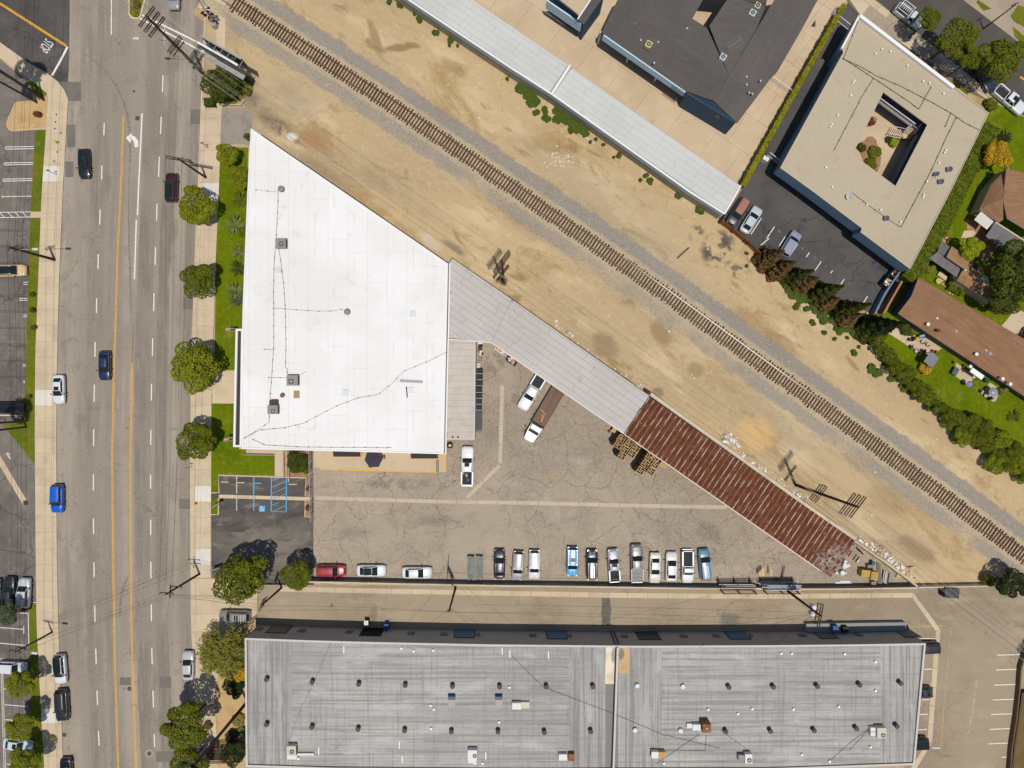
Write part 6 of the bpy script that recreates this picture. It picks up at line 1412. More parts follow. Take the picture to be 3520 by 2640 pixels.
def crown_mesh(name,n,kind='broad',seed=1,ls=.07):
    """crown of unit radius round the origin made of many small leaf faces"""
    random.seed(seed); v,f = [],[]
    if kind == 'cone':
        for i in range(n):
            z = random.random()**1.5; rr = (1-z)*(.78+.28*math.sin(z*34+2*random.random())) ; t = random.random()*6.283
            rr *= .72+.3*random.random()**.4+.12*math.sin(5*t+z*9)
            p = Vector((rr*math.cos(t)*.42,rr*math.sin(t)*.42,z*2-1)); nn = (Vector((math.cos(t),math.sin(t),.5))+rdir()*.7).normalized(); leaf(v,f,p,nn,ls*random.uniform(.6,1.2))
    elif kind == 'feather':
        for k in range(240):
            d = rdir(); d.z = abs(d.z)*.8-.2; L = random.uniform(.72,1.08)
            for i in range(n // 240):
                t = .35+.65*random.random()**.7; p = d*L*t+rdir()*.06; p.z -= .22*t*t; leaf(v,f,p,(d.cross(rdir())+Vector((0,0,.5))).normalized(),ls*random.uniform(.5,1.1),.3)
    else:
        lobes = []
        nl = {'broad': 20,'dense': 34,'bush': 10,'clumpy': 26}[kind]
        for k in range(nl):
            d = rdir(); d.z = d.z*.75+.12; q = random.uniform(.40,.80) if kind != 'bush' else .55; c0 = d*q; lobes.append((c0,random.uniform(.20,.36)+(.8-q)*.25 if kind != 'bush' else random.uniform(.35,.5)))
        lobes.append((Vector((0,0,.1)),.5))
        while len(f) < n:
            c0,rr = random.choice(lobes); d = rdir()
            if d.z <-.45 and random.random() < .8: continue
            p = c0+d*rr*(random.uniform(.86,1.06) if random.random() < .85 else random.uniform(.4,.9))
            if any((p-c1).length < r1*.80 for c1,r1 in lobes if c1 is not c0) and random.random() < .9: continue
            leaf(v,f,p,(d+Vector((0,0,.35))+rdir()*.65).normalized(),ls*random.uniform(.6,1.25))
    me = bpy.data.meshes.new(name); me.from_pydata(v,[],f); me.update(); return me
CR = {'broad': [crown_mesh('crown',3400,'broad',s,.072) for s in (3,4,5)],'dense': [crown_mesh('crown',4200,'dense',s,.058) for s in (6,7)],'clumpy': [crown_mesh('crown',5200,'clumpy',s,.055) for s in (8,9)],'bush': [crown_mesh('foliage',900,'bush',s,.12) for s in (10,11,12)],'feather': [crown_mesh('crown',7200,'feather',13,.07)],'cone': [crown_mesh('crown',3200,'cone',s,.062) for s in (14,15)]}
random.seed(99)
def crown_obj(kind,m,r,i=None):
    me = (CR[kind][i % len(CR[kind])] if i is not None else random.choice(CR[kind]))
    if not me.materials: me.materials.append(m)
    o = bpy.data.objects.new('crown' if kind != 'bush' else 'foliage',me); col.objects.link(o); o.parent = r
    o.material_slots[0].link = 'OBJECT'; o.material_slots[0].material = m; return o
def tree(label,px,rpx,zc=4.6,kind='broad',m='green',group=None,squash=.85,name='tree',rot=None,base=None):
    """px, rpx: where the crown shows in the photograph and how wide; zc: height of its middle"""
    g = G(px[0],px[1],zc); rad = rpx*K*(1-zc/H); r = empty(name,(g.x,g.y,0),0,label,'tree' if name.endswith('tree') else 'shrub',group); r['local'] = 1
    o = crown_obj(kind,LF[m],r); o.location = (0,0,zc); o.scale = (rad,rad*random.uniform(.94,1.05),rad*squash); o.rotation_euler = (0,0,random.uniform(0,6.28) if rot is None else rot)
    mb = MB(); mb.tube((0,0,0),(0,0,zc-rad*.35),.05+.035*rad,.03+.02*rad,8)
    for k in range(5):
        t = k*1.257+.3; mb.tube((0,0,zc-rad*.5),(rad*.5*math.cos(t),rad*.5*math.sin(t),zc+rad*.15),.03+.015*rad,.02,5)
    mb.build('trunk',bark,r); return r
ST = 'street trees along the right pavement'
tree('small bright tree by the pointed end of the white roof',(780,531),43,3.0,'clumpy','bright',None,.8)
tree('large leafy shrub tree between the pavement lawn and the upper white roof',(822,600),36,2.2,'clumpy','bright',None,.8)
tree('uppermost street tree on the right pavement, next to the maroon car',(678,707),70,4.4,'clumpy','bright',ST)
tree('small round street tree, second from the top on the right pavement',(680,962),62,4.2,'clumpy','green',ST)
tree('largest round dense street tree, third from the top on the right pavement',(680,1262),88,4.6,'dense','bright',ST)
tree('dark street tree, fourth from the top beside the lower lawn',(672,1518),72,4.4,'clumpy','green',ST)
tree('big dark tree at the corner of the small stall lot',(836,1982),96,5.6,'dense','green')
tree('smaller dark tree between the big tree and the red car',(1018,1975),58,4.4,'clumpy','green')
tree('pale feathery tree beside the driveway apron and the long grey roof',(762,2250),96,4.4,'feather','olive',None,.7)
tree('very big dark tree on the bottom right pavement',(640,2490),86,6.8,'clumpy','green')
tree('tree cut by the bottom edge below the very big dark tree',(648,2628),72,5.0,'clumpy','green')
tree('upper of the three small trees at the bottom left edge',(72,2352),52,4.6,'clumpy','bright','small trees at the bottom left edge'); tree('middle of the three small trees at the bottom left edge',(74,2498),52,4.6,'clumpy','bright','small trees at the bottom left edge'); tree('lowest of the three small trees at the bottom left edge',(84,2620),54,4.6,'clumpy','bright','small trees at the bottom left edge')
tree('thin greyish tree at the left edge below the black pickup truck',(30,2108),42,4.0,'broad','grey')
tree('wide dark evergreen below the billboard',(764,284),66,3.4,'dense','dark',None,.8)
tree('dark shrub tree under the long grey roof corner, beside the feathery tree',(808,2358),42,2.6,'clumpy','deep',None,.8); tree('orange brown shrub tree against the long grey roof wall',(828,2312),34,3.0,'broad','gold',None,.8)
tree('dark shrub tree at the bottom beside the bin shelter',(808,2582),50,2.8,'broad','deep',None,.8)
tree('smallest of the three back street trees, beside the truck with the rack',(3197,66),42,6.0,'clumpy','green','trees along the back street'); tree('middle of the three back street trees',(3288,134),76,6.6,'clumpy','green','trees along the back street'); tree('rightmost of the three back street trees, above the white pickup truck',(3440,204),78,6.6,'clumpy','green','trees along the back street')
tree('small second crown joined to the middle back street tree',(3338,205),42,5.5,'clumpy','green')
tree('golden yellow tree behind the apartment building',(3430,535),50,3.6,'clumpy','gold')
tree('lime green round tree between the small tan house and the grey patio roof',(3335,853),42,3.2,'clumpy','lime')
tree('huge dark tree at the right edge over the small tan house',(3500,940),112,7.0,'clumpy','dark',None,.8); tree('lower dark crown beside the huge tree at the right edge',(3455,1030),60,5.0,'clumpy','dark')
tree('dark tree in the right lot corner, beside the black dumpster',(3478,2006),56,3.6,'clumpy','deep'); tree('low bush joined to the dark tree in the right lot corner',(3400,1996),24,1.2,'bush','green',None,.7,'shrub')
# conifers at the apartment car park: they lean outward in the picture
def conifer(label,base,tip,m,wpx,name='conifer_tree',group='conifers along the apartment car park'):
    h = H*(1-math.hypot(base[0]-1760,base[1]-1320)/math.hypot(tip[0]-1760,tip[1]-1320)); g = G(*base); r = empty(name,(g.x,g.y,0),0,label,'tree',group); r['local'] = 1
    o = crown_obj('cone',LF[m],r); o.location = (0,0,h/2+.15); rad = wpx*K/.30; o.scale = (rad,rad,h/2); o.rotation_euler = (0,0,random.uniform(0,6))
    MB().tube((0,0,0),(0,0,h*.8),.14,.04).build('trunk',bark,r)
k31 = lambda x,y: c(3,1,x,y)
conifer('rust brown conifer at the left end of the car park hedge, by the lilac car',k31(-30,590),k31(90,430),'brown',30); conifer('brownish conifer beside the lilac car',k31(60,680),k31(190,500),'brown',28)
conifer('pointed green conifer, first of the three tall ones',k31(200,750),k31(345,565),'cypress',26); conifer('brown green conifer between the first and second tall ones',k31(270,800),k31(400,660),'brown',28)
conifer('pointed green conifer, second of the three tall ones',k31(420,880),k31(612,705),'cypress',28); conifer('brown conifer between the second and third tall ones',k31(470,960),k31(590,840),'brown',28)
conifer('pointed green conifer, third of the three tall ones',k31(610,1030),k31(858,852),'cypress',28); conifer('brown conifer by the lower end of the car park',k31(640,1090),k31(790,990),'brown',28)
conifer('dark leaning conifer overlapping the long brown house',k31(860,1180),k31(1152,1065),'deep',34); conifer('leafy dark conifer at the end of the hedge row',k31(830,1200),k31(960,1120),'dark',30)
# shrub rows
wno = {}
def weed(lab,px,rp,m,group,z):
    n = wno[lab] = wno.get(lab,0)+1; k = 'large' if rp > 19 else 'small' if rp < 11 else 'middling'; shrub(k+' ' +lab+', ' +nth(n)+' one counted downward',px,rp,m,group,z,.6,name='weed_clump')
def shrub(label,px,rpx,m='hedge',group=None,z=.9,squash=.8,kind='bush',name='shrub',lk=None):
    g = G(px[0],px[1],z); rad = rpx*K; r = crown_obj(kind,LF[m],None); r.name = name; r.location = (g.x,g.y,z*.9); r.scale = (rad,rad,max(.25,z*squash*1.2)); r.rotation_euler = (0,0,random.uniform(0,6)); tag(r,label,'shrub',group); return r
hp = [(2985,1125),(3010,1160),(3030,1195),(3060,1225),(3075,1262),(3110,1290),(3140,1318),(3165,1345),(3195,1368),(3222,1392),(3250,1414),(3278,1438),(3305,1462),(3330,1490),(3362,1508),(3395,1530),(3425,1556),(3460,1585),(3490,1600),(3520,1630),(3340,1445),(3385,1478),(3440,1515),(3490,1550),(3300,1500),(3420,1600)]
for i,p in enumerate(sorted(hp)): shrub('leafy green shrub, ' +nth(i+1)+' from the upper end of the row behind the back gardens',(p[0]+random.uniform(-5,5),p[1]+random.uniform(-5,5)),random.uniform(27,40),random.choice(['hedge','bright','hedge','green']),'shrub row along the back gardens',1.7,.8,'clumpy' if i % 3 else 'broad')
def hedge(label,pts,wpx,h,m,n,name='hedge',ls=.16):
    """long trimmed hedge: one solid of leaves on a dense inner body"""
    P_ = [G(x,y,h).xy for x,y in pts]; r = empty(name,P_[0].to_3d(),0,label,'hedge'); Wd = wpx*K; v,f = [],[]
    seg = [((b-a).length,a,b) for a,b in zip(P_,P_[1:])]; tot = sum(s_[0] for s_ in seg)
    for i in range(n):
        t = random.random()*tot
        for L,a,b in seg:
            if t <= L: break
            t -= L
        d = (b-a)/L; nn = Vector((-d.y,d.x)); q = random.random(); bump_ = .12*math.sin(t*2.1)+.1*math.sin(t*5.3+1)
        if q < .7: p = Vector((*(a+d*t+nn*random.uniform(-.5,.5)*Wd),h+bump_+random.uniform(-.15,.1))); n3 = (Vector((0,0,1))+rdir()*.7).normalized()
        else:
            s_ = random.choice((-1,1)); p = Vector((*(a+d*t+nn*s_*(Wd/2+bump_)),random.uniform(.1,h))); n3 = (Vector((nn.x*s_,nn.y*s_,.4))+rdir()*.6).normalized()
        leaf(v,f,p,n3,ls*random.uniform(.6,1.3))
    me = bpy.data.meshes.new('foliage'); me.from_pydata(v,[],f); me.materials.append(LF[m]); me.update(); o = bpy.data.objects.new('foliage',me); col.objects.link(o); put(o,r)
    L1,R1 = side(P_,Wd*.42),side(P_,-Wd*.42); mb = MB()
    for i in range(len(P_)-1): mb.prism([R1[i],R1[i+1],L1[i+1],L1[i]],0,h-.12)
    mb.build('inner_branches',LF[m],r); return r
hedge('narrow trimmed yellow green hedge between the tan lane and the beige apartments',[(2903,15),(2800,195),(2680,410),(2575,600),(2556,636)],15,1.9,'yhedge',5200)
hedge('broad green hedge along the right side of the beige roofed apartments',[(3414,430),(3375,500),(3330,590),(3285,680),(3240,770),(3195,850),(3150,925),(3125,960)],52,2.4,'hedge',9000,'hedge',.2)
hedge('small square trimmed hedge by the billboard',zz(0,0,2.5136,[(1804,850),(1804,908)]),30,1.2,'dark',700)
for p,rp in sorted((((1150,10),12),((1240,40),14),((1370,110),10),((1410,165),14),((1680,345),13),((1670,390),7),((1742,392),7),((2170,680),8)),key=lambda q: q[0][1]): weed('green weeds by the upper carport wall',c(1,0,*p),rp,'weed','weed clumps along the carport wall',.35)
shrub('star shaped green weed standing alone in the dirt near the carport wall',c(1,0,1553,280),14,'weed',None,.4,.6,name='weed_clump')
for p,rp in sorted((((90,760),26),((150,820),30),((190,860),26),((170,890),22),((210,970),14),((285,950),15),((285,1010),14),((310,1030),13),((390,1030),18),((400,960),22),((450,1000),26),((500,1040),24),((545,1090),24),((600,1110),26),((630,1140),20),((510,1120),15),((725,1200),8),((680,1225),7),((792,1248),8),((928,1342),12),((880,1358),6),((1160,1515),11),((1195,1560),13),((1110,1555),8),((1200,1580),8)),key=lambda q: q[0][1]): weed('green weeds by the middle of the carport wall',c(2,0,*p),rp,'weed','weed clumps along the carport wall',.4)
for p,rp in sorted((((1440,30),14),((1610,150),13),((1640,175),10)),key=lambda q: q[0][1]): weed('green weeds by the lower carport wall',c(2,1,*p),rp,'weed','weed clumps along the carport wall',.35)
for p,rp in sorted((((2030,530),8),((2030,640),7),((2180,650),12)),key=lambda q: q[0][1]): weed('weed beside the brown board fence',c(2,1,*p),rp,'weed','weeds by the board fence',.3)
for p,rp in sorted((((180,830),20),((230,880),24),((290,910),24),((350,920),20),((250,990),14),((340,1010),13),((430,1010),22),((470,1050),24),((490,1110),18),((390,1130),13),((560,1110),16),((620,1190),20),((690,1180),16),((740,1210),18),((790,1230),16),((490,1215),10),((690,1260),7),((580,1270),8),((748,1390),13),((900,1530),20),((950,1565),20),((1070,1610),16),((790,1340),7),((1010,1490),9)),key=lambda q: q[0][1]): weed('green weeds on the dirt below the conifers',c(3,1,*p),rp,'weed','weeds on the dirt below the conifers',.4)
for p,rp in sorted((((1180,30),18),((1240,60),14),((1295,100),12),((2050,680),18),((2120,710),18),((2190,740),18),((1660,260),14),((1680,330),18),((1730,400),20),((1900,510),22),((1960,560),20),((2060,600),20)),key=lambda q: q[0][1]): weed('green weeds edging the garden shrubs',c(3,2,*p),rp,'hedge','weeds at the edge of the garden shrubs',.5)
# fan leaved plants along the white building
def fan_plant(label,px,rpx,m='fan',z=.7,group='spiky plants in front of the white building',n=26,name='fan_plant',cat='shrub'):
    g = G(px[0],px[1],z); R_ = rpx*K; r = empty(name,(g.x,g.y,0),0,label,cat,group); r['local'] = 1; mb = MB()
    for k in range(n):
        t = random.random()*6.283; e = random.uniform(.15,1.1); L = R_*random.uniform(.7,1.1); d = Vector((math.cos(t),math.sin(t),0)); s = Vector((-d.y,d.x,0))*L*.07; q = [Vector((0,0,.3)),d*L*.5*math.cos(e*.5)+Vector((0,0,.3+L*.45*math.sin(e))),d*L*math.cos(e*.4)+Vector((0,0,.25+L*.35*math.sin(e)))]
        k0 = len(mb.v); mb.v += [tuple(q[0]-s*.4),tuple(q[0]+s*.4),tuple(q[1]-s),tuple(q[1]+s),tuple(q[2])]; mb.f += [(k0,k0+1,k0+3,k0+2),(k0+2,k0+3,k0+4)]; mb.m += [0,0]
    mb.build('frond',LF[m],r); MB().tube((0,0,0),(0,0,.4),.12,.08).build('stem',bark,r)
for lab,p,rp,m in (('big leaved green plant uppermost along the white building',c(0,1,2070,60),34,'green'),('pale branching plant second from the top along the white building',c(0,1,2025,280),38,'fan'),('pale branching plant third from the top along the white building',c(0,1,2055,520),30,'fan'),('dark fan plant fourth along the white building',c(0,1,2050,660),34,'dark'),('pale branching plant fifth along the white building',c(0,1,2025,850),38,'fan'),('pale spiky plant lowest along the white building',c(0,1,2035,920),30,'grey'),('dark fan plant between the third and fourth plants',c(0,1,2090,340),24,'green')): fan_plant(lab,p,rp,m,n=46)
tree('tall bright shrub at the top of the lawn, against the white roof',c(0,0,2075,1580),30,1.6,'clumpy','bright',None,.8,'shrub'); shrub('small dark bush at the very tip of the white roof',c(0,0,2130,1180),14,'green',None,.8)
tree('dark shrub in the mulch bed beside the metal fence',(1022,1588),42,1.3,'clumpy','dark',None,.8,'shrub'); shrub('green bush at the end of the mulch bed by the fence',c(1,2,440,745),17,'green',None,.9); shrub('rusty low plants in the narrow bed left of the fence',(1061,1680),11,'brown',None,.6); shrub('rusty low plants in the small bed at the fence foot',(1060,1748),12,'brown',None,.6)
shrub('red leaved shrub in the tan corner bed',c(0,0,320,985),14,'rust',None,.6); shrub('green bush on the lawn beyond the billboard',(848,312),16,'green',None,.9); shrub('large green bush behind the billboard end',(842,268),24,'green',None,1.0)
for i,p in enumerate(((272,884),(278,1020),(286,1172))): shrub(('uppermost','middle','lowest')[i]+' of three round clipped bushes on the grass strip by the left car park',c(0,1,*p),10,'hedge','round clipped bushes on the grass strip',.7,.9)
shrub('round bush on the grass strip beside the maroon vehicle',c(0,2,243,110),10,'hedge',None,.6); shrub('low green bush by the silver vehicle rack at the left',c(0,3,215,290),9,'green',None,.6)
for lab,p,rp,m in (('red brown low shrub in the upper courtyard bed',zz(2940,300,5.53,[(310,650)])[0],16,'rust'),('dark green bush at the left of the large courtyard bed',zz(2940,300,5.53,[(130,1140)])[0],17,'dark'),('bright leafy plants in the middle of the large courtyard bed',zz(2940,300,5.53,[(380,1230)])[0],25,'hedge'),('green bush at the lower end of the large courtyard bed',zz(2940,300,5.53,[(300,1440)])[0],24,'green'),('yellow green bush beside the courtyard stairs',zz(2940,300,5.53,[(740,1040)])[0],18,'lime'),('dark bush left of the yellow green one by the courtyard stairs',zz(2940,300,5.53,[(640,990)])[0],12,'dark')): shrub(lab,p,rp,m,None,.6)
for pts in ([(170,765),(265,580),(330,545),(420,590),(395,680),(290,745)],[(35,1140),(60,1070),(180,1010),(240,940),(330,935),(385,990),(420,1100),(470,1180),(490,1330),(470,1480),(420,1610),(250,1480),(150,1390),(110,1270)],[(580,1000),(600,910),(700,930),(840,1000),(840,1100),(730,1165),(650,1140)]):
    o = MB().prism(W(zz(2940,300,5.53,pts),.1),0,.14).build('planting_bed',mulch); tag(o,kind='structure')
for lab,p,rp,m in (('leafy bush against the white building corner at the garden path',c(0,3,1800,1290),16,'brown'),('pale spiky plant beside the long grey roof, lower left',c(0,3,2090,1330),16,'fan'),('grey green ground plant by the garden path',c(0,3,2010,1390),26,'grey'),('brown low plants between the path and the long roof',c(0,3,2060,1250),26,'olive'),('dark bush at the bottom beside the long roof',c(0,3,2040,1500),30,'deep')): shrub(lab,p,rp,m,None,.5)
for lab,p,rp,m in (('dark bush under the eave beside the first patio',V(420,230),24,'dark'),('bush with pale flowers by the second patio of the gardens',V(1900,1170),18,'olive'),('garden bush at the left of the small tan house',Q(520,1180),20,'olive'),('row of garden bushes below the small tan house',Q(930,1480),24,'green'),('garden bush at the end of the row below the small tan house',Q(1060,1580),20,'green'),('shrub on the lawn of the back street corner',c(3,0,1930,900),24,'green'),('orange brown ground plant among the lawn by the grey gazebo',V(720,820),24,'gold')): shrub(lab,p,rp,m,None,.8)
fan_plant('dark green palm like plant on the lawn above the golden tree',c(3,0,2080,1170),34,'deep',1.6,None,40); fan_plant('bright palm like plant at the right edge below the gardens',V(2130,1560),30,'green',1.4,None,40)
# palms: the crowns stand outside the frame, trunks and shadows inside
def palm(label,base,h,lean=(0,0),grp='tall palms at the left edge',rt_=.15):
    g = G(*base); r = empty('palm_tree',(g.x,g.y,0),0,label,'palm tree',grp); r['local'] = 1
    pts = [(lean[0]*t*t,lean[1]*t*t,h*t) for t in (0,.2,.4,.6,.8,1)]; mb = MB()
    for a,b in zip(pts,pts[1:]): mb.tube(a,b,rt_*(1.15-.3*a[2]/h),rt_*(1.15-.3*b[2]/h),8)
    mb.build('trunk',mat('palm_bark',P(84,72,66),.9,[('n',2,.45,.65,P(60,52,48),.7,{})]),r); mb = MB(); top = Vector(pts[-1])
    for k in range(22):
        t = random.random()*6.283; e = random.uniform(-.7,1.1); d = Vector((math.cos(t),math.sin(t),0)); L = 1.9; st = top+d*.9*math.cos(e)+Vector((0,0,.9*math.sin(e)))
        for j in range(7):
            a2 = (j-3)*.32; dd = Vector((math.cos(t+a2),math.sin(t+a2),0))*math.cos(e)+Vector((0,0,math.sin(e)-.2)); s = Vector((-dd.y,dd.x,0)).normalized()*.09; q = st+dd.normalized()*L*.55
            k0 = len(mb.v); mb.v += [tuple(st),tuple(st.lerp(q,.6)+s),tuple(q),tuple(st.lerp(q,.6)-s)]; mb.f.append((k0,k0+1,k0+2,k0+3)); mb.m.append(0)
        mb.tube(top,st,.03,.02,4)
    mb.build('frond',LF['deep'],r)
palm('dark palm trunk rooted at the corner bed nearest the road',(153,345),17,(.2,1.2)); palm('dark palm trunk rooted in the corner bed, second from the road',(143,335),19,(0,.3)); palm('dark palm trunk rooted in the tan corner bed, lowest of the group',(128,353),13,(0,-.5)); palm('dark palm trunk leaning over the little corner lawn',(120,318),15,(-.4,.8))
palm('palm trunk at the tip of the left grass triangle, upper',(97,1446),11,(0,0),'palms of the left grass triangle'); palm('palm trunk at the tip of the left grass triangle, lower',(92,1468),13,(0,-.4),'palms of the left grass triangle')
palm('long dark palm trunk leaning across the tan garden path at the bottom',(850,2412),21,(-.3,-.4),None,.22)
# ------------------------------------------------------------------ poles and lines
insul = mat('insulator',P(70,60,58),.5); insul_w = mat('insulator_white',P(206,206,206),.4)
TOPS = {}
def pole(key,label,base,h,arms,r0=.19,group='wooden utility poles',mat_=None,name='utility_pole'):
    g = G(*base); r = empty(name,(g.x,g.y,0),0,label,'utility pole',group); r['local'] = 1
    MB().tube((0,0,0),(0,0,h),r0,r0*.62,10).build('pole',mat_ or wood_post,r); at = []
    for (z,half,ang,n,dbl) in arms:
        d = Vector((math.cos(ang),math.sin(ang),0)); q = Vector((-d.y,d.x,0))*.16; mb = MB()
        for s_ in ((-1,1) if dbl else (1,)): mb.box(q.x*s_,q.y*s_,z-.07,half*2,.11,.14,ang)
        ao = mb.build('crossarm',wood_post,r); ib = MB()
        for i in range(n):
            p = d*(half*.94)*(2*i/(n-1)-1); ib.tube((p.x,p.y,z+.06),(p.x,p.y,z+.34),.075,.05,6); at.append(Vector((g.x+p.x,g.y+p.y,z+.34)))
        ib.build('insulator',insul,ao)
    TOPS[key] = (r,at,Vector((g.x,g.y,h))); return r
A55 = R(53)
RP = 'tall railway side poles'
def rail_pole(key,label,base,h=20.5,low=9.6,grp=RP):
    return pole(key,label,base,h,[(h-.3,1.75,A55,2,1),(h-1.7,1.75,A55,2,1),(h-3.1,1.75,A55,2,1),(low,1.5,A55,4,1),(low-.9,1.5,A55,4,0),(low-1.7,1.4,A55,3,0)],.26,grp)
rail_pole('P0','tall pole beyond the upper left of the picture',(-430,-520)); rail_pole('P1','tall dark pole with many crossarms leaning over the road by the billboard',(699,253),18.2,10.0)
rail_pole('P2','tall pole with crossarms on the dirt beside the grey canopy',(1731,970),20.5); rail_pole('P3','tall pole with long dark shadow behind the rusty roofed shed',(2733,1666),21.2); rail_pole('P4','tall pole just outside the lower right edge, its crossarms throwing a shadow on the lot',(3553,2288),20.5)
pole('P5','short pole with a double crossarm beside the uppermost street tree',(709,611),9.9,[(9.6,1.9,R(-10),4,1),(8.5,1.7,R(-10),3,0)])
pole('P6','thick brown pole by the left pavement, beside the cream vehicle',(189,893),10.6,[(9.6,.8,R(20),2,0),(8.4,.7,R(20),2,0)],.24)
pole('P6b','pole at the corner beyond the top of the side street',(236,-330),10.6,[(9.8,.8,R(10),2,0),(8.4,.7,R(10),2,0)],.22)
pole('P7','pole with thin crossarms at the road end of the alley, carrying lines over the road',(687,1972),11.4,[(11.1,1.0,R(-3),3,0),(9.7,.9,R(87),3,0),(7.9,.8,R(-3),3,0)])
pole('P8','thin dark pole by the left pavement above the white car',(181,2172),8.8,[(8.6,.8,R(-10),2,0),(7.4,.7,R(-10),2,0)],.16)
pole('P8b','pole below the bottom edge at the left pavement',(212,3180),9.5,[(9.2,.8,R(0),2,0),(7.4,.7,R(0),2,0)],.16)
pole('P9','bare dark pole standing at the alley wall, mid alley',(1566,2020),12.2,[(12.0,.3,R(0),2,0)]); pole('P10','dark pole carrying two white transformers over the alley',(2708,2032),12.6,[(12.2,1.75,R(80),4,1),(11.2,1.6,R(80),4,0)],.22)
pole('P11','pole at the alley wall behind the smaller dark tree',(968,2020),9.2,[(9.0,.9,R(70),3,0),(8.2,.8,R(70),3,0),(7.4,.8,R(70),3,0)])
pole('P12','thin pole at the top right corner beside the far pavement',c(3,0,1860,250),7.5,[(7.2,.5,R(30),2,0)],.12)
for key,z,s_,lab in (('P10',9.4,-1,'can'),('P10',9.2,1,'can')):
    r = TOPS[key][0]; MB().lathe(.42*(1 if s_ > 0 else .35),-.25-(.45 if s_ < 0 else -.45),[(.33,z-1.1),(.36,z-1.0),(.36,z),(.2,z+.1)],14).build('transformer',ac_white,r)
def street_light(parent_key,z,ang,L,head=insul_w):
    r = TOPS[parent_key][0]; d = Vector((math.cos(ang),math.sin(ang),0)); mb = MB(); mb.path([(0,0,z),tuple(d*L*.5+Vector((0,0,z+.35))),tuple(d*L+Vector((0,0,z+.45)))],.045,6); ao = mb.build('lamp_arm',galv,r)
    m_ = MB(); p = d*(L+.3); m_.box(p.x,p.y,z+.38,.85,.34,.16,ang); m_.build('lamp_head',head,ao)
street_light('P1',10.9,R(178),4.6); street_light('P6',8.6,R(0),2.6); street_light('P8',7.9,R(-6),2.4)
def wire(label,a,b,sag,m,rad=.022,grp=None,n=14,name='power_line'):
    mb = MB(); pts = [a.lerp(b,i/n)-Vector((0,0,sag*4*(i/n)*(1-i/n))) for i in range(n+1)]; mb.path([tuple(p) for p in pts],rad,4); o = mb.build(name,m); tag(o,label,'power line',grp)
alum = mat('line_aluminium',P(196,184,164),.6,metal=.1); copper = flat('line_black',(40,38,38),.7)
for ka,kb in (('P0','P1'),('P1','P2'),('P2','P3'),('P3','P4')):
    A_,B_ = TOPS[ka][1],TOPS[kb][1]
    for i in range(min(len(A_),len(B_))):
        if i in (4,5,11,12,13,15): continue
        wn = ('nearer the track' if i % 2 else 'nearer the buildings') if i < 6 else 'on the lower crossarms, ' +nth(i-5)+' from the building side'
        wire('pale wire ' +{0: 'on the topmost crossarm ',1: 'on the second crossarm '}.get(i // 2 if i < 6 else 9,'')+wn+', ' +{'P0': 'upper left span','P1': 'billboard to canopy span','P2': 'canopy to shed span','P3': 'lower right span'}[ka],A_[i],B_[i],1.3 if i < 6 else .9,alum,.013,'wires along the railway')
for ka,kb,lab in (('P6b','P6','dark wire along the left pavement, upper span'),('P6','P8','dark wire along the left pavement, middle span'),('P8','P8b','dark wire along the left pavement, lowest span'),('P7','P8','dark wire crossing the road from the alley end to the left pavement'),('P7','P11','dark wire from the alley end pole to the smaller tree'),('P11','P9','dark wire along the alley, left span'),('P9','P10','dark wire along the alley, right span'),('P5','P7','dark wire over the right pavement between the two short poles')):
    A_,B_ = TOPS[ka][1],TOPS[kb][1]
    for i in range(min(4,len(A_),len(B_))): wire(nth(i+1)+' ' +lab,A_[i],B_[i],.7,copper,.016,'dark wires')
nw = 0
for ka,px,z in (('P9',c(1,3,1310,570),ZB),('P9',c(1,3,2030,580),ZB),('P9',c(2,3,40,600),ZB),('P10',c(2,3,1610,605),ZB),('P10',c(2,3,780,590),ZB),('P10',c(3,3,60,590),ZB),('P10',c(2,3,-300,240),8)):
    nw += 1; wire('service wire from the ' +('mid alley pole' if ka == 'P9' else 'transformer pole')+' to the grey roof, ' +nth(nw)+' from the left',TOPS[ka][2]-Vector((0,0,1.6)),G(px[0],px[1],z)+Vector((0,0,.4)),.5,copper,.018,'service wires over the alley')
# steps on the billboard pole and a bramble of cable on the canopy pole
coil = MB(); g = TOPS['P2'][2]
for k in range(60):
    t = random.random()*6.283; z = random.uniform(.1,2.4); rr = random.uniform(.3,.75); coil.tube((rr*math.cos(t),rr*math.sin(t),z),(rr*math.cos(t+.7),rr*math.sin(t+.7),z+random.uniform(-.3,.3)),.035,.035,4)
coil.build('dry_creeper',LF['brown'],TOPS['P2'][0])
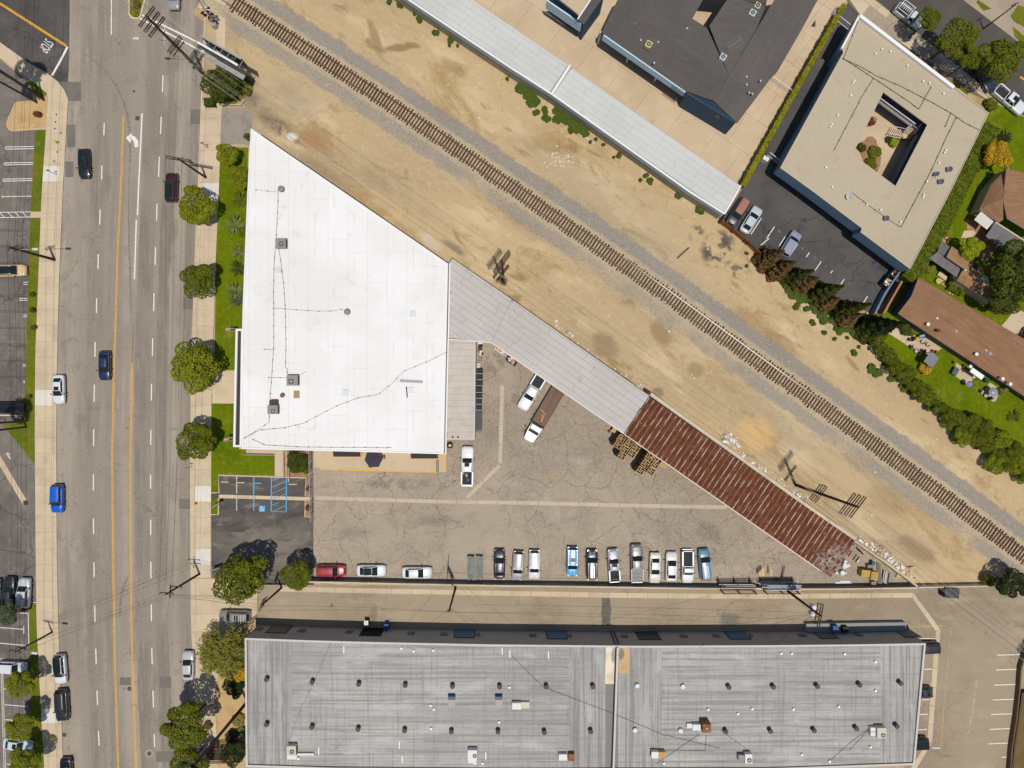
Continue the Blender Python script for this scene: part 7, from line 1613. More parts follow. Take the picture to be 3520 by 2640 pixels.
# ------------------------------------------------------------------ billboard, signal, signs, flags
def X4(x,y): return zz(460,0,5.53,[(x,y)])[0]
for a,b in (((150,280),(1190,790)),((110,345),(1340,1000))): line([X4(*a),X4(*b)],5.5,ZR,white_p,road,'limit_line')
zb1 = 8.6; q0,q1 = G(*X4(1205,800),zb1),G(*X4(1975,1240),zb1); w0,w1 = G(*X4(1350,1010),6.2),G(*X4(2060,1440),6.2)
r = empty('billboard',((q0+q1)/2).xy.to_3d(),0,'raised two sided billboard with a grey catwalk, seen from above beside the road','billboard')
dl = (q1-q0).normalized(); nb = Vector((dl.y,-dl.x,0))
panel_m = mat('billboard_face',P(70,84,86),.5,[('n',.5,.45,.6,P(150,160,150),.5,{}),('n',.9,.55,.65,P(120,70,60),.4,{})],coord='P')
for off in (0,-1.1):
    a,b,th = q0+nb*off,q1+nb*off,nb*.1
    MB().prism([(a-th).xy,(b-th).xy,(b+th).xy,(a+th).xy],5.4,zb1-.05,bottom=True).build('billboard_panel',panel_m,r)
    MB().prism([(a-th*1.6).xy,(b-th*1.6).xy,(b+th*1.4).xy,(a+th*1.4).xy],zb1-.05,zb1+.05,bottom=True).build('panel_frame',trim_white if off == 0 else galv,r)
for k in range(7):
    p = q0.lerp(q1,k/6); s_ = p-nb*1.1; MB().tube((p.x,p.y,8.0),(s_.x,s_.y,8.0),.05,.05,4).build('strut',galv,r)
a,b = q0+nb*.16,q1+nb*.16
for k in range(8):
    p,s_ = a.lerp(b,(k+.01)/8),a.lerp(b,(k+.99)/8); MB().prism([p.xy,s_.xy,(s_+nb*.72).xy,(p+nb*.72).xy],5.2,5.3,bottom=True).build('catwalk_plank',galv,r)
for t in (.2,.8):
    p = q0.lerp(q1,t)-nb*.55; MB().tube((p.x,p.y,0),(p.x,p.y,8.3),.28,.28,12).build('post',steel_dark,r)
# level crossing signal
g = G(*X4(1570,460)); r = empty('crossing_signal',(g.x,g.y,0),0,'railway crossing signal mast with round lamps and a raised gate arm by the road','crossing signal'); r['local'] = 1
MB().tube((0,0,0),(0,0,5.2),.11,.09).build('mast',galv,r)
for z,ang in ((3.0,0),(3.0,math.pi/2),(4.2,.6)):
    for s_ in (-1,1):
        d = Vector((math.cos(ang),math.sin(ang),0))*.55*s_; n_ = Vector((-d.y,d.x,0)).normalized(); ho = MB().tube((d.x,d.y,z),(d.x+n_.x*.1,d.y+n_.y*.1,z),.32,.32,14).build('lamp_target',flat('signal_black',(44,46,52),.6),r)
        MB().tube((d.x+n_.x*.1,d.y+n_.y*.1,z),(d.x+n_.x*.35,d.y+n_.y*.35,z),.15,.13,12).build('red_lamp',flat('red_lens',(120,24,26),.3),ho,local=True)
for s_ in (-1,1): MB().tube((-.6,.1,4.6-.45*s_),(.6,.1,4.6+.45*s_),.10,.10,4).build('crossbuck',trim_white,r)
MB().box(.0,-.5,.0,.7,.7,1.2).build('signal_box',galv,r)
ga = MB(); ga.tube((0,.25,1.2),(-1.8,2.6,8.4),.07,.04); ga.build('gate_arm',flat('arm_grey',(90,88,92),.6),r); MB().box(.25,-.1,.7,.5,.3,.7).build('counterweight',steel_dark,r)
isl = slab('median',cl(0,0,[(1112,-60),(1112,130),(1140,165),(1190,172),(1222,150),(1262,0),(1275,-80)]),.14,conc); slab('median_planting',cl(0,0,[(1125,-60),(1125,122),(1150,150),(1190,156),(1208,140),(1246,0),(1258,-80)]),.16,dry_grass)
shrub('dry weeds in the kerbed island at the top of the road',c(0,0,1180,40),16,'brown',None,.4); shrub('second patch of dry weeds near the nose of the kerbed island',c(0,0,1170,120),12,'olive',None,.35)
def hydrant(label,px):
    g = G(*px); r = empty('fire_hydrant',(g.x,g.y,.12),0,label,'fire hydrant','yellow fire hydrants'); r['local'] = 1; m = flat('hydrant_yellow',(226,178,30),.5)
    MB().lathe(0,0,[(.2,0),(.2,.06),(.14,.08),(.14,.55),(.19,.58),(.16,.72),(.05,.8)],12).build('barrel',m,r); mb = MB(); mb.tube((-.27,0,.45),(.27,0,.45),.09); mb.tube((0,-.24,.45),(0,.05,.45),.09); mb.build('outlet',m,r)
hydrant('yellow fire hydrant on the left pavement near the top',c(0,0,506,1236)); hydrant('yellow fire hydrant on the right pavement beside the small stall lot',c(0,2,1698,1034)); hydrant('yellow fire hydrant on the left pavement near the bottom edge',c(0,3,470,1382))
for i,px in enumerate(((492,993),(485,1057),(478,1114),(528,1150),(500,1315),(474,1394))): 
    g = G(*c(0,0,*px)); MB().lathe(g.x,g.y,[(.14,.12),(.14,.145),(.02,.15)],10).build('access_cover',steel_dark,bpy.data.objects['pavement'])
for lab,px,rr in (('larger round manhole cover on the road beside the turn lane line',c(0,0,1187,1022),.38),('small round manhole cover in the middle of the road near the top',c(0,0,1157,789),.22),('round manhole cover near the dark patches at the bottom of the road',c(0,3,1118,973),.36),('round manhole cover with a pale ring near the bottom trees',c(0,3,1290,1534),.34),('round manhole cover near the left kerb at the bottom',c(0,3,555,1372),.36)):
    g = G(*px); o = MB().lathe(g.x,g.y,[(rr,.004),(rr,.018),(rr*.9,.02)],18).build('manhole_cover',flat('manhole_iron',(84,78,74),.7)); tag(o,lab,'manhole cover','manhole covers on the road')
    if 'ring' in lab: 
        m_ = MB(); m_.strip([(g.x+.7*math.cos(t),g.y+.7*math.sin(t),.012) for t in [R(a) for a in range(0,361,20)]],[(g.x+.4*math.cos(t),g.y+.4*math.sin(t),.012) for t in [R(a) for a in range(0,361,20)]]); m_.f = [f[::-1] for f in m_.f]; m_.build('pale_ring',conc_grey,road)
def flag(label,px,ang,z=3.0):
    g = G(px[0],px[1],z); r = empty('flag',(g.x,g.y,z-1),ang,label,'flag','flags on the front of the white building'); r['local'] = 1
    MB().tube((.9,0,.4),(-.75,0,1.0),.03).build('flag_pole',galv,r); L,h = 1.2,.75
    red,whi,blu = flat('flag_red',(178,50,60),.8),trim_white,flat('flag_blue',(56,62,110),.8)
    def pt(u_,v): return Vector((.45-u_*L,.06+.05*math.sin(u_*6)+v*.45,.55+u_*.42+.1*math.sin(u_*5+v*3)-v*.45))
    cl_ = MB(); 
    for s_ in range(13):
        for k in range(6): 
            cl_.poly([pt(k/6,s_/13),pt((k+1)/6,s_/13),pt((k+1)/6,(s_+1)/13),pt(k/6,(s_+1)/13)],2 if (k < 2 and s_ < 7) else s_ % 2)
    cl_.build('flag_cloth',[red,whi,blu],r)
flag('upper striped flag on a short pole at the front of the white building',c(0,1,1985,1200),R(0)); flag('lower striped flag on a short pole at the front of the white building',c(0,2,1972,492),R(8))
for lab,px,an in (('grey sign panel standing in the little grass bed of the small stall lot',c(0,2,1835,1052),R(35)),('grey sign panel at the driveway beside the big dark tree',c(0,2,1826,1606),R(20))):
    g = G(px[0],px[1],1.6); r = empty('sign',(g.x+.6,g.y+.1,0),an,lab,'sign'); r['local'] = 1; MB().box(0,0,.5,1.6,.16,1.4).build('sign_panel',mat('sign_grey',P(150,142,134),.7),r); MB().box(-.5,0,0,.12,.12,.5).box(.5,0,0,.12,.12,.5).build('sign_post',steel_dark,r)
for lab,px in (('traffic sign post by the kerb below the fourth street tree',c(0,2,1665,712)),('thin sign post on the pavement beside the short double armed pole',c(0,0,1800,1280)),('thin sign post on the left pavement above the white repair slabs',c(0,0,495,1512))):
    g = G(*px); r = empty('sign_post',(g.x,g.y,.1),0,lab,'sign post'); r['local'] = 1; MB().tube((0,0,0),(0,0,2.6),.04).build('post',steel_dark,r); MB().box(0,.05,2.0,.5,.03,.6,R(10)).build('sign_plate',galv,r)
# black tarped smoking shelter at the bottom
g = G(*zz(640,2300,4.879,[(490,1470)])[0],2.4); r = empty('bin_shelter',(g.x,g.y,0),0,'brown slatted shelter roof at the bottom beside the tan path','shelter'); r['local'] = 1
for k in range(9): MB().box(0,-1.0+k*.25,2.35,3.0,.13,.1).build('roof_slat',flat('slat_brown',(92,72,66),.8),r)
for s_ in (-1,1): MB().box(s_*1.35,0,0,.16,2.2,2.35).build('side_wall',flat('shelter_brown',(128,88,74),.85),r)
MB().box(0,-1.05,0,2.7,.14,1.4).build('front_wall',flat('shelter_brown',(128,88,74),.85),r)
g = G(*zz(640,2300,4.879,[(705,1190)])[0],2.2); r = empty('umbrella',(g.x,g.y,0),0,'small black umbrella shape beside the tan path at the bottom','umbrella'); r['local'] = 1
MB().lathe(0,0,[(.62,1.9),(.45,2.1),(.05,2.3)],8).build('umbrella_cloth',black_m,r); MB().tube((0,0,0),(0,0,2.2),.03).build('umbrella_pole',steel_dark,r)
# ------------------------------------------------------------------ dock umbrella, chair, hose reel
um = G(*c(1,2,1016,655),3.5); r = empty('umbrella',(um.x,um.y,1.0),0,'large dark six sided umbrella on the tan loading dock','umbrella'); r['local'] = 1
cor = [G(*c(1,2,*p),3.2)-um for p in ((937,657),(980,724),(1062,716),(1092,655),(1046,590),(955,596))]
um_m = mat('umbrella_cloth',P(66,58,70),.8)
for k in range(6):
    a,b = cor[k],cor[(k+1) % 6]; mid = (a+b)/2*.97; MB().poly([(0,0,2.75),(a.x,a.y,2.2),(mid.x,mid.y,2.24),(b.x,b.y,2.2)]).build('canopy_panel',um_m,r); MB().tube((0,0,2.72),(a.x,a.y,2.17),.02).build('umbrella_rib',galv,r)
MB().tube((0,0,0),(0,0,2.85),.05).build('umbrella_pole',steel_dark,r); MB().box(0,0,0,.7,.7,.12).build('umbrella_base',steel_dark,r)
g = G(*c(1,2,1100,635),1.4); r = empty('chair',(g.x,g.y,1.0),R(10),'small dark framed chair beside the dock umbrella','chair'); r['local'] = 1; MB().box(0,0,.42,.5,.5,.05).build('seat',flat('seat_tan',(150,130,106),.8),r); mb = MB(); mb.tube((.24,-.24,.45),(.3,-.24,.95),.03); mb.tube((.24,.24,.45),(.3,.24,.95),.03); mb.tube((.3,-.24,.9),(.3,.24,.9),.03); mb.build('backrest',black_m,r)
for a in (-.22,.22):
    for b in (-.22,.22): MB().tube((a,b,0),(a,b,.44),.025).build('leg',black_m,r)
g = G(*c(1,2,1675,532),.8); r = empty('hose_reel',(g.x,g.y,0),0,'coiled dark hose on the wall at the corner of the white building','hose reel'); r['local'] = 1; mb = MB()
for k in range(5): mb.path([(( .34+.03*k)*math.cos(t),(.34+.03*k)*math.sin(t),.5+.05*k) for t in [R(a) for a in range(0,361,24)]],.03,5)
mb.build('hose',black_m,r); MB().lathe(0,0,[(.22,0),(.22,.8),(.1,.82)],12).build('reel_drum',ac_beige,r)
# ------------------------------------------------------------------ sliding metal fence beside the small lot
fx = [(1074,1546),(1076,1640),(1079,1788)]
r = empty('metal_fence',(*G(1076,1660).xy,0),0,'grey metal fence with boarded sections between the small stall lot and the yard','fence')
P_ = [G(*p).xy for p in fx]
for (p,d) in resample(P_,2.0): MB().box(p.x,p.y,0,.1,.1,2.2).build('fence_post',galv,r)
n = 0
for (p,d) in resample(P_,.22):
    n += 1
    if n % 9 in (0,): continue
    MB().box(p.x,p.y,.1,.03,.20 if (n // 12) % 2 == 0 else .06,2.0).build('fence_picket',galv if (n // 12) % 2 == 0 else steel_dark,r)
for z in (.3,1.2,2.1):
    for a,b in zip(P_,P_[1:]): MB().tube((*a,z),(*b,z),.05).build('fence_rail',galv,r)
q = [G(*p,0).xy for p in zz(*S7,[(1470,170),(1475,640)])]; r = empty('handrail',q[0].to_3d(),0,'pale metal handrails along the path end beside the mulch bed','handrail')
for o_ in (0,.85):
    mb = MB(); a,b = q[0]+Vector((o_,0)),q[1]+Vector((o_,0)); mb.tube((*a,.95),(*b,.95),.04); mb.tube((*a,.5),(*b,.5),.03)
    for k in range(5): p = a.lerp(b,k/4); mb.tube((*p,0),(*p,.95),.03)
    mb.build('rail',galv,r)
mb = MB(); a,b = G(*c(0,2,2122,606)),G(*c(1,2,160,612))
for z in (.4,.9): mb.tube((a.x,a.y,z),(b.x,b.y,z),.045)
for k in range(5): p = a.lerp(b,k/4); mb.tube((p.x,p.y,0),(p.x,p.y,.9),.04)
tag(mb.build('bench_rail',flat('rail_purple',(176,160,164),.6)),'low pale rail along the lawn below the white building corner','handrail')
# ------------------------------------------------------------------ yard stores
strap_m = flat('strap',(206,226,190),.5); rib_m = mat('black_pipe',P(50,50,54),.6,spec=.4)
def X6(x,y): return zz(1560,1100,5.53,[(x,y)])[0]
for i in range(7):
    x,y = X6(494-i*2,980+i*114) if i < 3 else X6(490-i*2.5,1000+i*112); g = G(x,y,1.2); r = empty('pipe_bundle',(g.x,g.y,0),0,nth(i+1).capitalize()+' strapped bundle of black pipes from the top of the annexe column','pipe bundle','strapped black pipe bundles beside the annexe'); r['local'] = 1
    for k in range(9): MB().tube((-.42+k*.105,-.46,1.15),(-.42+k*.105,.46,1.15),.055,.055,6).build('pipe',rib_m,r)
    MB().box(0,0,0,.95,.9,1.1).build('pipe_stack',rib_m,r)['kind'] = 'stuff'
    MB().box(0,-.35,1.2,1.0,.05,.03).build('strap',strap_m,r)
g = G(*c(1,2,1928,320),1.0); r = empty('tube_bundle',(g.x,g.y,0),0,'untidy bundle of dark steel tubes below the strapped pipes','tube bundle'); r['local'] = 1
for k in range(9): MB().box(-.45+k*.11,random.uniform(-.15,.15),.75+random.uniform(0,.12),.08,3.3+random.uniform(-.3,.3),.08,random.gauss(0,.02)).build('steel_tube',flat('tube_dark',(58,58,58),.5),r)
MB().box(0,0,0,.9,2.8,.75).build('tube_stack',flat('tube_dark',(58,58,58),.5),r)
for lab,x,y in (('left of two dark steel tube bundles next to the car row',1856,1590),('right of two dark steel tube bundles next to the car row',1930,1592)):
    g = G(*c(1,2,x,y),.9); r = empty('tube_bundle',(g.x,g.y,0),0,lab,'tube bundle','steel tube bundles beside the car row'); r['local'] = 1
    for k in range(8): MB().box(-.5+k*.142,random.uniform(-.1,.1),.8,.10,3.9+random.uniform(-.2,.1),.12).build('steel_tube',mat('tube_grey',P(112,116,114),.5,[('n',1,.45,.6,P(84,88,88),.6,{})],metal=.2),r)
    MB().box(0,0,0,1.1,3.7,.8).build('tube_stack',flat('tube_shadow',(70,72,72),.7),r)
blk_m = mat('cinder_block',P(206,200,176),.9)
for i,(x,y) in enumerate(((462,735),(500,735),(540,738),(465,790),(535,795))):
    g = G(*X6(x,y),.4); mb = MB(); w_ = .36
    for a in (-1,1): mb.box(g.x+a*.17,g.y,0,.06,.8,.4); mb.box(g.x,g.y+a*.37,0,.28,.06,.4)
    mb.box(g.x,g.y,0,.28,.06,.4); tag(mb.build('concrete_block',blk_m),'pale hollow concrete block, ' +('left one in the upper row','middle one in the upper row','right one in the upper row','left one in the lower row','right one in the lower row')[i],'concrete block','hollow concrete blocks beside the annexe')
for i,(x,y,rr,m) in enumerate(((500,540,.38,steel_dark),(495,485,.22,black_m),(530,480,.2,black_m),(510,605,.22,ac_white),(510,650,.22,ac_white),(540,640,.2,black_m),(470,600,.2,mulch))):
    g = G(*X6(x,y),.4); o = MB().lathe(g.x,g.y,[(rr*.55,.02),(rr,.02),(rr,.42),(rr*.6,.42),(rr*.55,.3)],14).build('metal_ring',m); tag(o,['large dark ring lying beside the annexe','small black ring above the large dark ring','smaller black ring at the top beside the annexe','upper pale ring below the large dark ring','lower pale ring above the concrete blocks','black ring beside the pale rings','brown ring at the annexe wall'][i],'ring')
g = G(*X6(470,865),.7); tag(MB().box(g.x,g.y,0,.55,.8,.7).build('crate',flat('pale_crate',(196,198,184),.7)),'pale grey box between the concrete blocks and the black pipe bundles','box')
g = G(*X6(500,440),1.0); tag(MB().box(g.x,g.y,0,.8,.3,.9).build('cabinet',ac_white),'white box at the top corner between annexe and grey canopy','box')
# open bins under the canopy edge
def skip(label,px,L,Wd,h,rot,m,fill,name='dumpster',lid=None,seed=3):
    g = G(px[0],px[1],h); r = empty(name,(g.x,g.y,0),rot,label,name); r['local'] = 1; mb = MB(); t = .07
    for s_ in (-1,1): mb.box(0,s_*(Wd/2-t/2),.12,L,t,h-.12); mb.box(s_*(L/2-t/2),0,.12,t,Wd-2*t,h-.12)
    mb.box(0,0,.1,L,Wd,.06); mb.build('bin_body',m,r)
    for s_ in (-1,1): MB().box(0,s_*(Wd/2+.05),h*.6,L*.9,.08,.12).build('side_rib',m,r)
    rnd = random.Random(seed)
    if fill:
        for k in range(fill): MB().box(rnd.uniform(-.38,.38)*L,rnd.uniform(-.36,.36)*Wd,h*.55+rnd.uniform(0,.3),rnd.uniform(.2,.6),rnd.uniform(.15,.4),rnd.uniform(.08,.25),rnd.uniform(0,3)).build('rubbish',rnd.choice([trim_white,flat('card',(196,140,96),.8),flat('rub_grey',(170,170,176),.7),flat('rub_red',(170,60,50),.7),ac_white]),r)
    if lid:
        for s_ in (-1,1): MB().box(s_*L/4,0,h,L/2-.03,Wd+.06,.06).build('lid',lid,r)
    return r
bin_b = flat('bin_black',(44,42,44),.6); bin_blue = flat('bin_blue',(36,84,150),.5)
skip('open black dumpster full of white and orange rubbish at the grey canopy edge',X6(1110,770),1.75,1.0,1.3,AG,bin_b,26)
skip('narrow open tray of white scraps at the bend of the grey canopy',X6(880,575),1.9,.55,.8,AG,ac_white,9,'tray')
skip('closed black dumpster in the upper right corner of the right hand lot',c(3,3,1590,148),2.3,1.5,1.6,R(-4),bin_b,0,'dumpster',flat('bin_lid',(62,64,68),.5))
skip('dark green dumpster with white bags at the apartment car park corner',c(3,1,1050,770),2.0,1.3,1.5,R(52),flat('bin_green',(40,66,60),.6),14); skip('dumpster with a tan box inside, beside the one with white bags',c(3,1,1115,695),1.6,1.2,1.4,R(52),flat('bin_steel',(110,104,100),.6),5,seed=8)
skip('blue bin on the raised dock of the shaded alley front',c(3,3,585,455),.9,.8,1.9,0,bin_blue,0,'bin',bin_blue); skip('black bin on the raised dock beside the blue bin',c(3,3,672,465),.9,.8,1.7,0,bin_b,0,'bin',bin_b); skip('blue bin in the shade beside the black doorway',c(1,3,1125,440),.7,.8,1.3,0,bin_blue,0,'bin',bin_blue); skip('small black box with a white top in front of the shaded doorway',c(1,3,952,405),.7,.7,1.2,0,bin_b,0,'bin',ac_white)
# tall timber crates beside the rusty roof: pinwheel tops, stacked three high
cr_m = mat('crate_timber',P(222,184,132),.85,[('n',2,.45,.66,P(196,156,106),.6,{})],rnd=.1); cr_d = mat('crate_timber_dark',P(120,96,70),.9)  # side and base boards darker than the top slats
def X2(x,y): return zz(2000,1420,5.53,[(x,y)])[0]
CS,CH = 1.14,1.25; proto = None
def build_crate():
    r = empty('wooden_crate',(0,0,0),0,'-','crate','timber crates stacked beside the rusty roof'); r['local'] = 1; a = CS/2
    for k in range(4):
        t = k*math.pi/2; ca,sa = math.cos(t),math.sin(t)
        for yo in (-a+.05,-a+.40): 
            L = .72 if yo >-a+.1 else .76; xo =-a+L/2+.02; MB().box(xo*ca-yo*sa,xo*sa+yo*ca,CH-.1,L,.062,.1,t).build('top_slat',cr_m,r)
        xo =-a+.03; MB().box((xo)*ca-(-a+.22)*sa,xo*sa+(-a+.22)*ca,CH-.1,.062,.42,.1,t).build('top_slat',cr_m,r)
        for z in (.05,.45,.85): MB().box(-(-a+.02)*sa,(-a+.02)*ca,z,CS-.06,.04,.26,t).build('side_board',cr_d,r)
    MB().box(0,0,.02,CS-.1,CS-.1,.05).build('base_board',cr_d,r); return r
proto = build_crate()
tops = [(752,490),(690,600),(895,580),(815,690),(1035,660),(955,775),(765,815),(1285,840),(1210,965),(1120,1095),(1400,975),(1320,1105),(1400,850)]
first = True
for i,p in enumerate(tops):
    for lv in range(3):
        g = G(*X2(*p),CH*3); o = proto if first else copy_tree(proto); first = False
        o.location = (g.x,g.y,lv*CH); o.rotation_euler = (0,0,AG+random.gauss(0,.02)); 
        o['label'] = ('pinwheel topped timber crate on top','dark sided timber crate in the middle','dark sided timber crate at the bottom')[2-lv]+' of the ' +nth(i+1 if i < 7 else i-6)+' stack in the ' +('left' if i < 7 else 'right')+' crate block'
def pallet(label,px,z0,n,rot,L=1.2,Wd=1.0,m=None,group=None):
    g = G(px[0],px[1],z0+n*.15)
    for k in range(n):
        r = empty('pallet',(g.x+random.uniform(-.02,.02),g.y+random.uniform(-.02,.02),z0+k*.15),rot+random.gauss(0,.015),label if k == n-1 else label.replace('top pallet',nth(k+1)+' pallet from the ground'),'pallet',group or 'stacked pallets'); r['local'] = 1
        for j in range(6): MB().box(0,-Wd/2+(j+.5)*Wd/6,.11,L,Wd/6-.05,.03).build('deck_board',m or cr_m,r)
        for j in (-1,0,1): MB().box(j*(L/2-.06),0,0,.1,Wd,.11).build('bearer',m or cr_m,r)
pallet('top pallet leaning out under the canopy, left of the crate blocks',X2(640,330),.0,8,AG+R(90),.9,1.1,None,'pallets at the left of the crates'); pallet('top pallet under the rusty roof edge, right of the crate blocks',X2(1560,975),0,8,AG,1.1,.8,None,'pallets at the right of the crates')
g = G(*X2(518,345),.4); tag(MB().box(g.x,g.y,0,.36,.36,.4,.6).build('crate',flat('dark_box',(78,60,60),.8)),'small dark cube on the yard left of the crate stacks','box')
def X5(x,y): return zz(2680,1820,5.027,[(x,y)])[0]
pal_y = mat('pallet_yellow',P(206,172,96),.85,rnd=.1)
pallet('top pallet of the left yellow stack near the shed end',X5(1490,765),0,9,R(-5),1.35,1.15,pal_y,'left yellow pallet stack'); pallet('top pallet of the right yellow stack near the shed end',X5(1640,805),0,11,R(84),1.3,1.1,pal_y,'right yellow pallet stack'); pallet('top pallet of the small pale stack above the yellow ones',X5(1580,640),0,6,R(4),.95,.5,mat('pallet_pale',P(186,160,140),.85),'small pale pallet stack'); pallet('top pallet of the small stack against the alley wall',X5(1630,938),0,5,R(0),.75,.6,mat('pallet_pale',P(186,160,140),.85),'small pallet stack at the wall')
def drum(label,px,rr,h,m,name='drum',hole=0):
    g = G(px[0],px[1],h); o = MB().lathe(g.x,g.y,[(rr,0),(rr,h),(rr*.96,h+.01),(rr*(.4 if hole else .9),h+.01),(rr*(.38 if hole else .88),h-.05)],16).build(name,m); tag(o,label,name)
drum('open topped blue drum near the heaps of litter',X5(1625,585),.3,.9,bin_blue)
for lab,x,y,rr in (('largest white roll standing below the shed end',1092,755,.38),('white roll in the middle at the shed end',1130,610,.27),('uppermost white roll at the shed end',1143,560,.26),('small white roll left of the largest one',990,755,.2),('small white roll right of the largest one',1150,755,.16)): drum(lab,X5(x,y),rr,.7,ac_white,'roll',1)
g0,g1 = G(*X5(1090,665),.5),G(*X5(1205,610),.5); tag(MB().tube((g0.x,g0.y,.35),(g1.x,g1.y,.35),.35,.35,16).build('roll',ac_white),'fat white roll lying on its side at the shed end','roll')
def plank(label,a,b,w_,z,m,name='plank',grp=None,th=.08):
    p,q = G(*a,z),G(*b,z); o = MB().box((p.x+q.x)/2,(p.y+q.y)/2,max(0,z-th),(q-p).length,w_,th,math.atan2(q.y-p.y,q.x-p.x)).build(name,m); tag(o,label,name,grp)
red_w = flat('red_steel',(120,62,54),.7); grn_w = flat('green_steel',(150,158,138),.7)
for i,(a,b) in enumerate(((( 1215,350),(1150,440)),((1245,370),(1190,470)),((1335,435),(1265,530)),((1380,470),(1310,570)))): plank(nth(i+1)+' dull red steel bar from the shed end',X5(*a),X5(*b),.16,.15,red_w,'steel_bar','red steel bars at the shed end')
for i,(a,b,m) in enumerate((((1290,270),(1420,390),grn_w),((1320,300),(1440,420),grn_w),((1350,350),(1450,430),red_w),((1340,560),(1370,530),ac_white))): plank(('upper green','lower green','dull red','short white')[i]+' bar leaning along the low slanting wall',X5(*a),X5(*b),.2,.4,m,'steel_bar','bars along the slanting wall')
plank('crooked orange brown pole lying from the shed end across the yard corner',X5(1140,450),X5(1330,600),.12,.2,flat('raw_pole',(206,158,108),.8),'pole')
for i,(a,b) in enumerate((((1045,893),(1222,895)),((965,912),(1220,914)),((960,928),(1250,930)))): plank('white pipe lying by the alley wall, ' +('shortest','middle','longest')[i]+' of three',X5(*a),X5(*b),.16,.12,ac_white,'pipe','white pipes by the alley wall')
for i in range(7): plank(nth(i+1)+' grey board from the left in the pile beside the yellow pallets',X5(1735+i*9-40,575+i*6),X5(1700+i*9,940),.16,.25+.05*i,mat('grey_board',P(150,134,116),.9,rnd=.15),'board','grey boards beside the yellow pallets')
for i in range(8): plank(nth(i+1)+' bar from the left in the scrap pile by the low wall',X5(1800+i*14,700+i*8),X5(1770+i*14,910+i*6),.12,.3+.06*i,random.choice([ac_white,red_w,steel_dark,galv]),'steel_bar','scrap bars by the low wall')
# storage racks along the alley wall
def X8(x,y): return zz(2440,1920,5.53,[(x,y)])[0]
brown_st = flat('rack_brown',(110,72,54),.7)
def rack(label,x0,x1,stock):
    a,b = G(*X8(x0,520)),G(*X8(x1,520)); r = empty('storage_rack',((a+b)/2),0,label,'storage rack','storage racks along the alley wall'); r['local'] = 1; L = (b-a).length
    for k in range(3):
        x =-L/2+k*L/2; MB().box(x,-.35,0,.14,.14,3.4).build('rack_post',brown_st,r)
        for z in (.7,1.6,2.5): MB().box(x,.35,z,.1,1.5,.1).build('rack_arm',brown_st,r)
        MB().box(x,.3,0,.18,1.9,.12).build('rack_foot',brown_st,r)
    for z in (.25,3.1): MB().box(0,-.35,z,L,.1,.12).build('rack_beam',brown_st,r)
    rnd = random.Random(int(x0)); 
    for z in (.82,1.72,2.62):
        for k in range(stock): MB().box(rnd.uniform(-.3,.5),.05+k*1.0/stock,z,L+rnd.uniform(-.4,1.2),.08,.08).build('stored_bar',rnd.choice([galv,ac_white,flat('bar_blue',(150,170,186),.5),steel_dark,steel_dark]) if stock > 5 else rnd.choice([steel_dark,brown_st,galv]),r)
rack('brown steel storage rack with few bars, left one by the alley wall',160,760,3); rack('storage rack loaded with pale bars and pipes, right one by the alley wall',960,1560,8)
for i,(x,y0,y1) in enumerate(((945,245,340),(967,225,340),(995,190,340),(1027,190,340),(1165,200,340))): plank(nth(i+1)+' pale timber from the left sticking out of the right storage rack',X8(x,y0),X8(x,y1),.2 if i > 1 else .14,1.2,mat('rack_timber',P(226,190,140),.8),'timber','pale timbers at the storage rack',.1)
plank('dark steel tube lying alone on the dirt beside the burnt patch',c(2,1,1530,480),c(2,1,1428,572),.22,.2,flat('tube_dark',(58,58,58),.5),'steel_tube')
g = G(*c(3,2,1968,727),.05); mb = MB(); mb.box(g.x-.35,g.y,0,.6,1.7,.12); mb.box(g.x+.3,g.y,0,.5,1.7,.12); tag(mb.build('board',flat('weathered_board',(176,152,138),.9)),'pale weathered board lying on the dirt near the garden shrubs','board')
plank('dark bar across the yard left of the dark steel bundles',c(1,2,1664,1530),c(1,3,1650,30),.1,2.4,steel_dark,'steel_bar',None,.1)
plank('dark slanted gate leaf in the yard beside the dark steel bundles',c(1,2,1660,1605),c(1,3,1700,30),.2,1.4,steel_dark,'gate_leaf',None,1.3)
# ------------------------------------------------------------------ litter and pebbles: nobody could count them
def litter(name,label,pts_fn,n,mats,smin,smax,seed,kind='stuff',z=.0):
    rnd = random.Random(seed); mb = MB()
    for k in range(n):
        x,y = pts_fn(rnd); s_ = smin+(smax-smin)*rnd.random()**2; g = G(x,y); zz_ = z; a = rnd.random()*3
        k0 = len(mb.v); mb.box(g.x,g.y,zz_,s_,s_*rnd.uniform(.4,1),s_*rnd.uniform(.15,.6),a,rnd.randrange(len(mats))); 
        for i in range(k0,len(mb.v)): x_,y_,z_ = mb.v[i]; mb.v[i] = (x_+rnd.uniform(-.2,.2)*s_,y_+rnd.uniform(-.2,.2)*s_,max(.0,z_+rnd.uniform(0,.15)*s_))
    o = mb.build(name,mats); tag(o,label,'litter',None,kind)
wl_ = [ac_white,trim_white,flat('litter_tan',(206,176,140),.8),flat('litter_grey',(150,146,144),.8),ac_white]
def along(a,b,w_):
    d = math.hypot(b[0]-a[0],b[1]-a[1]); n_ = (-(b[1]-a[1])/d,(b[0]-a[0])/d)
    def f(r):
        t = r.random(); o_ = abs(r.gauss(0,w_)); return (a[0]+(b[0]-a[0])*t+n_[0]*-o_,a[1]+(b[1]-a[1])*t+n_[1]*-o_)
    return f
litter('litter','scattered pale litter along the wall of the rusty shed',along((2480,1520),(2780,1730),9),130,wl_,.06,.45,1); litter('litter','thick drift of white litter beside the low slanting wall',along((2944,1850),(3140,1990),8),170,wl_,.08,.55,2)
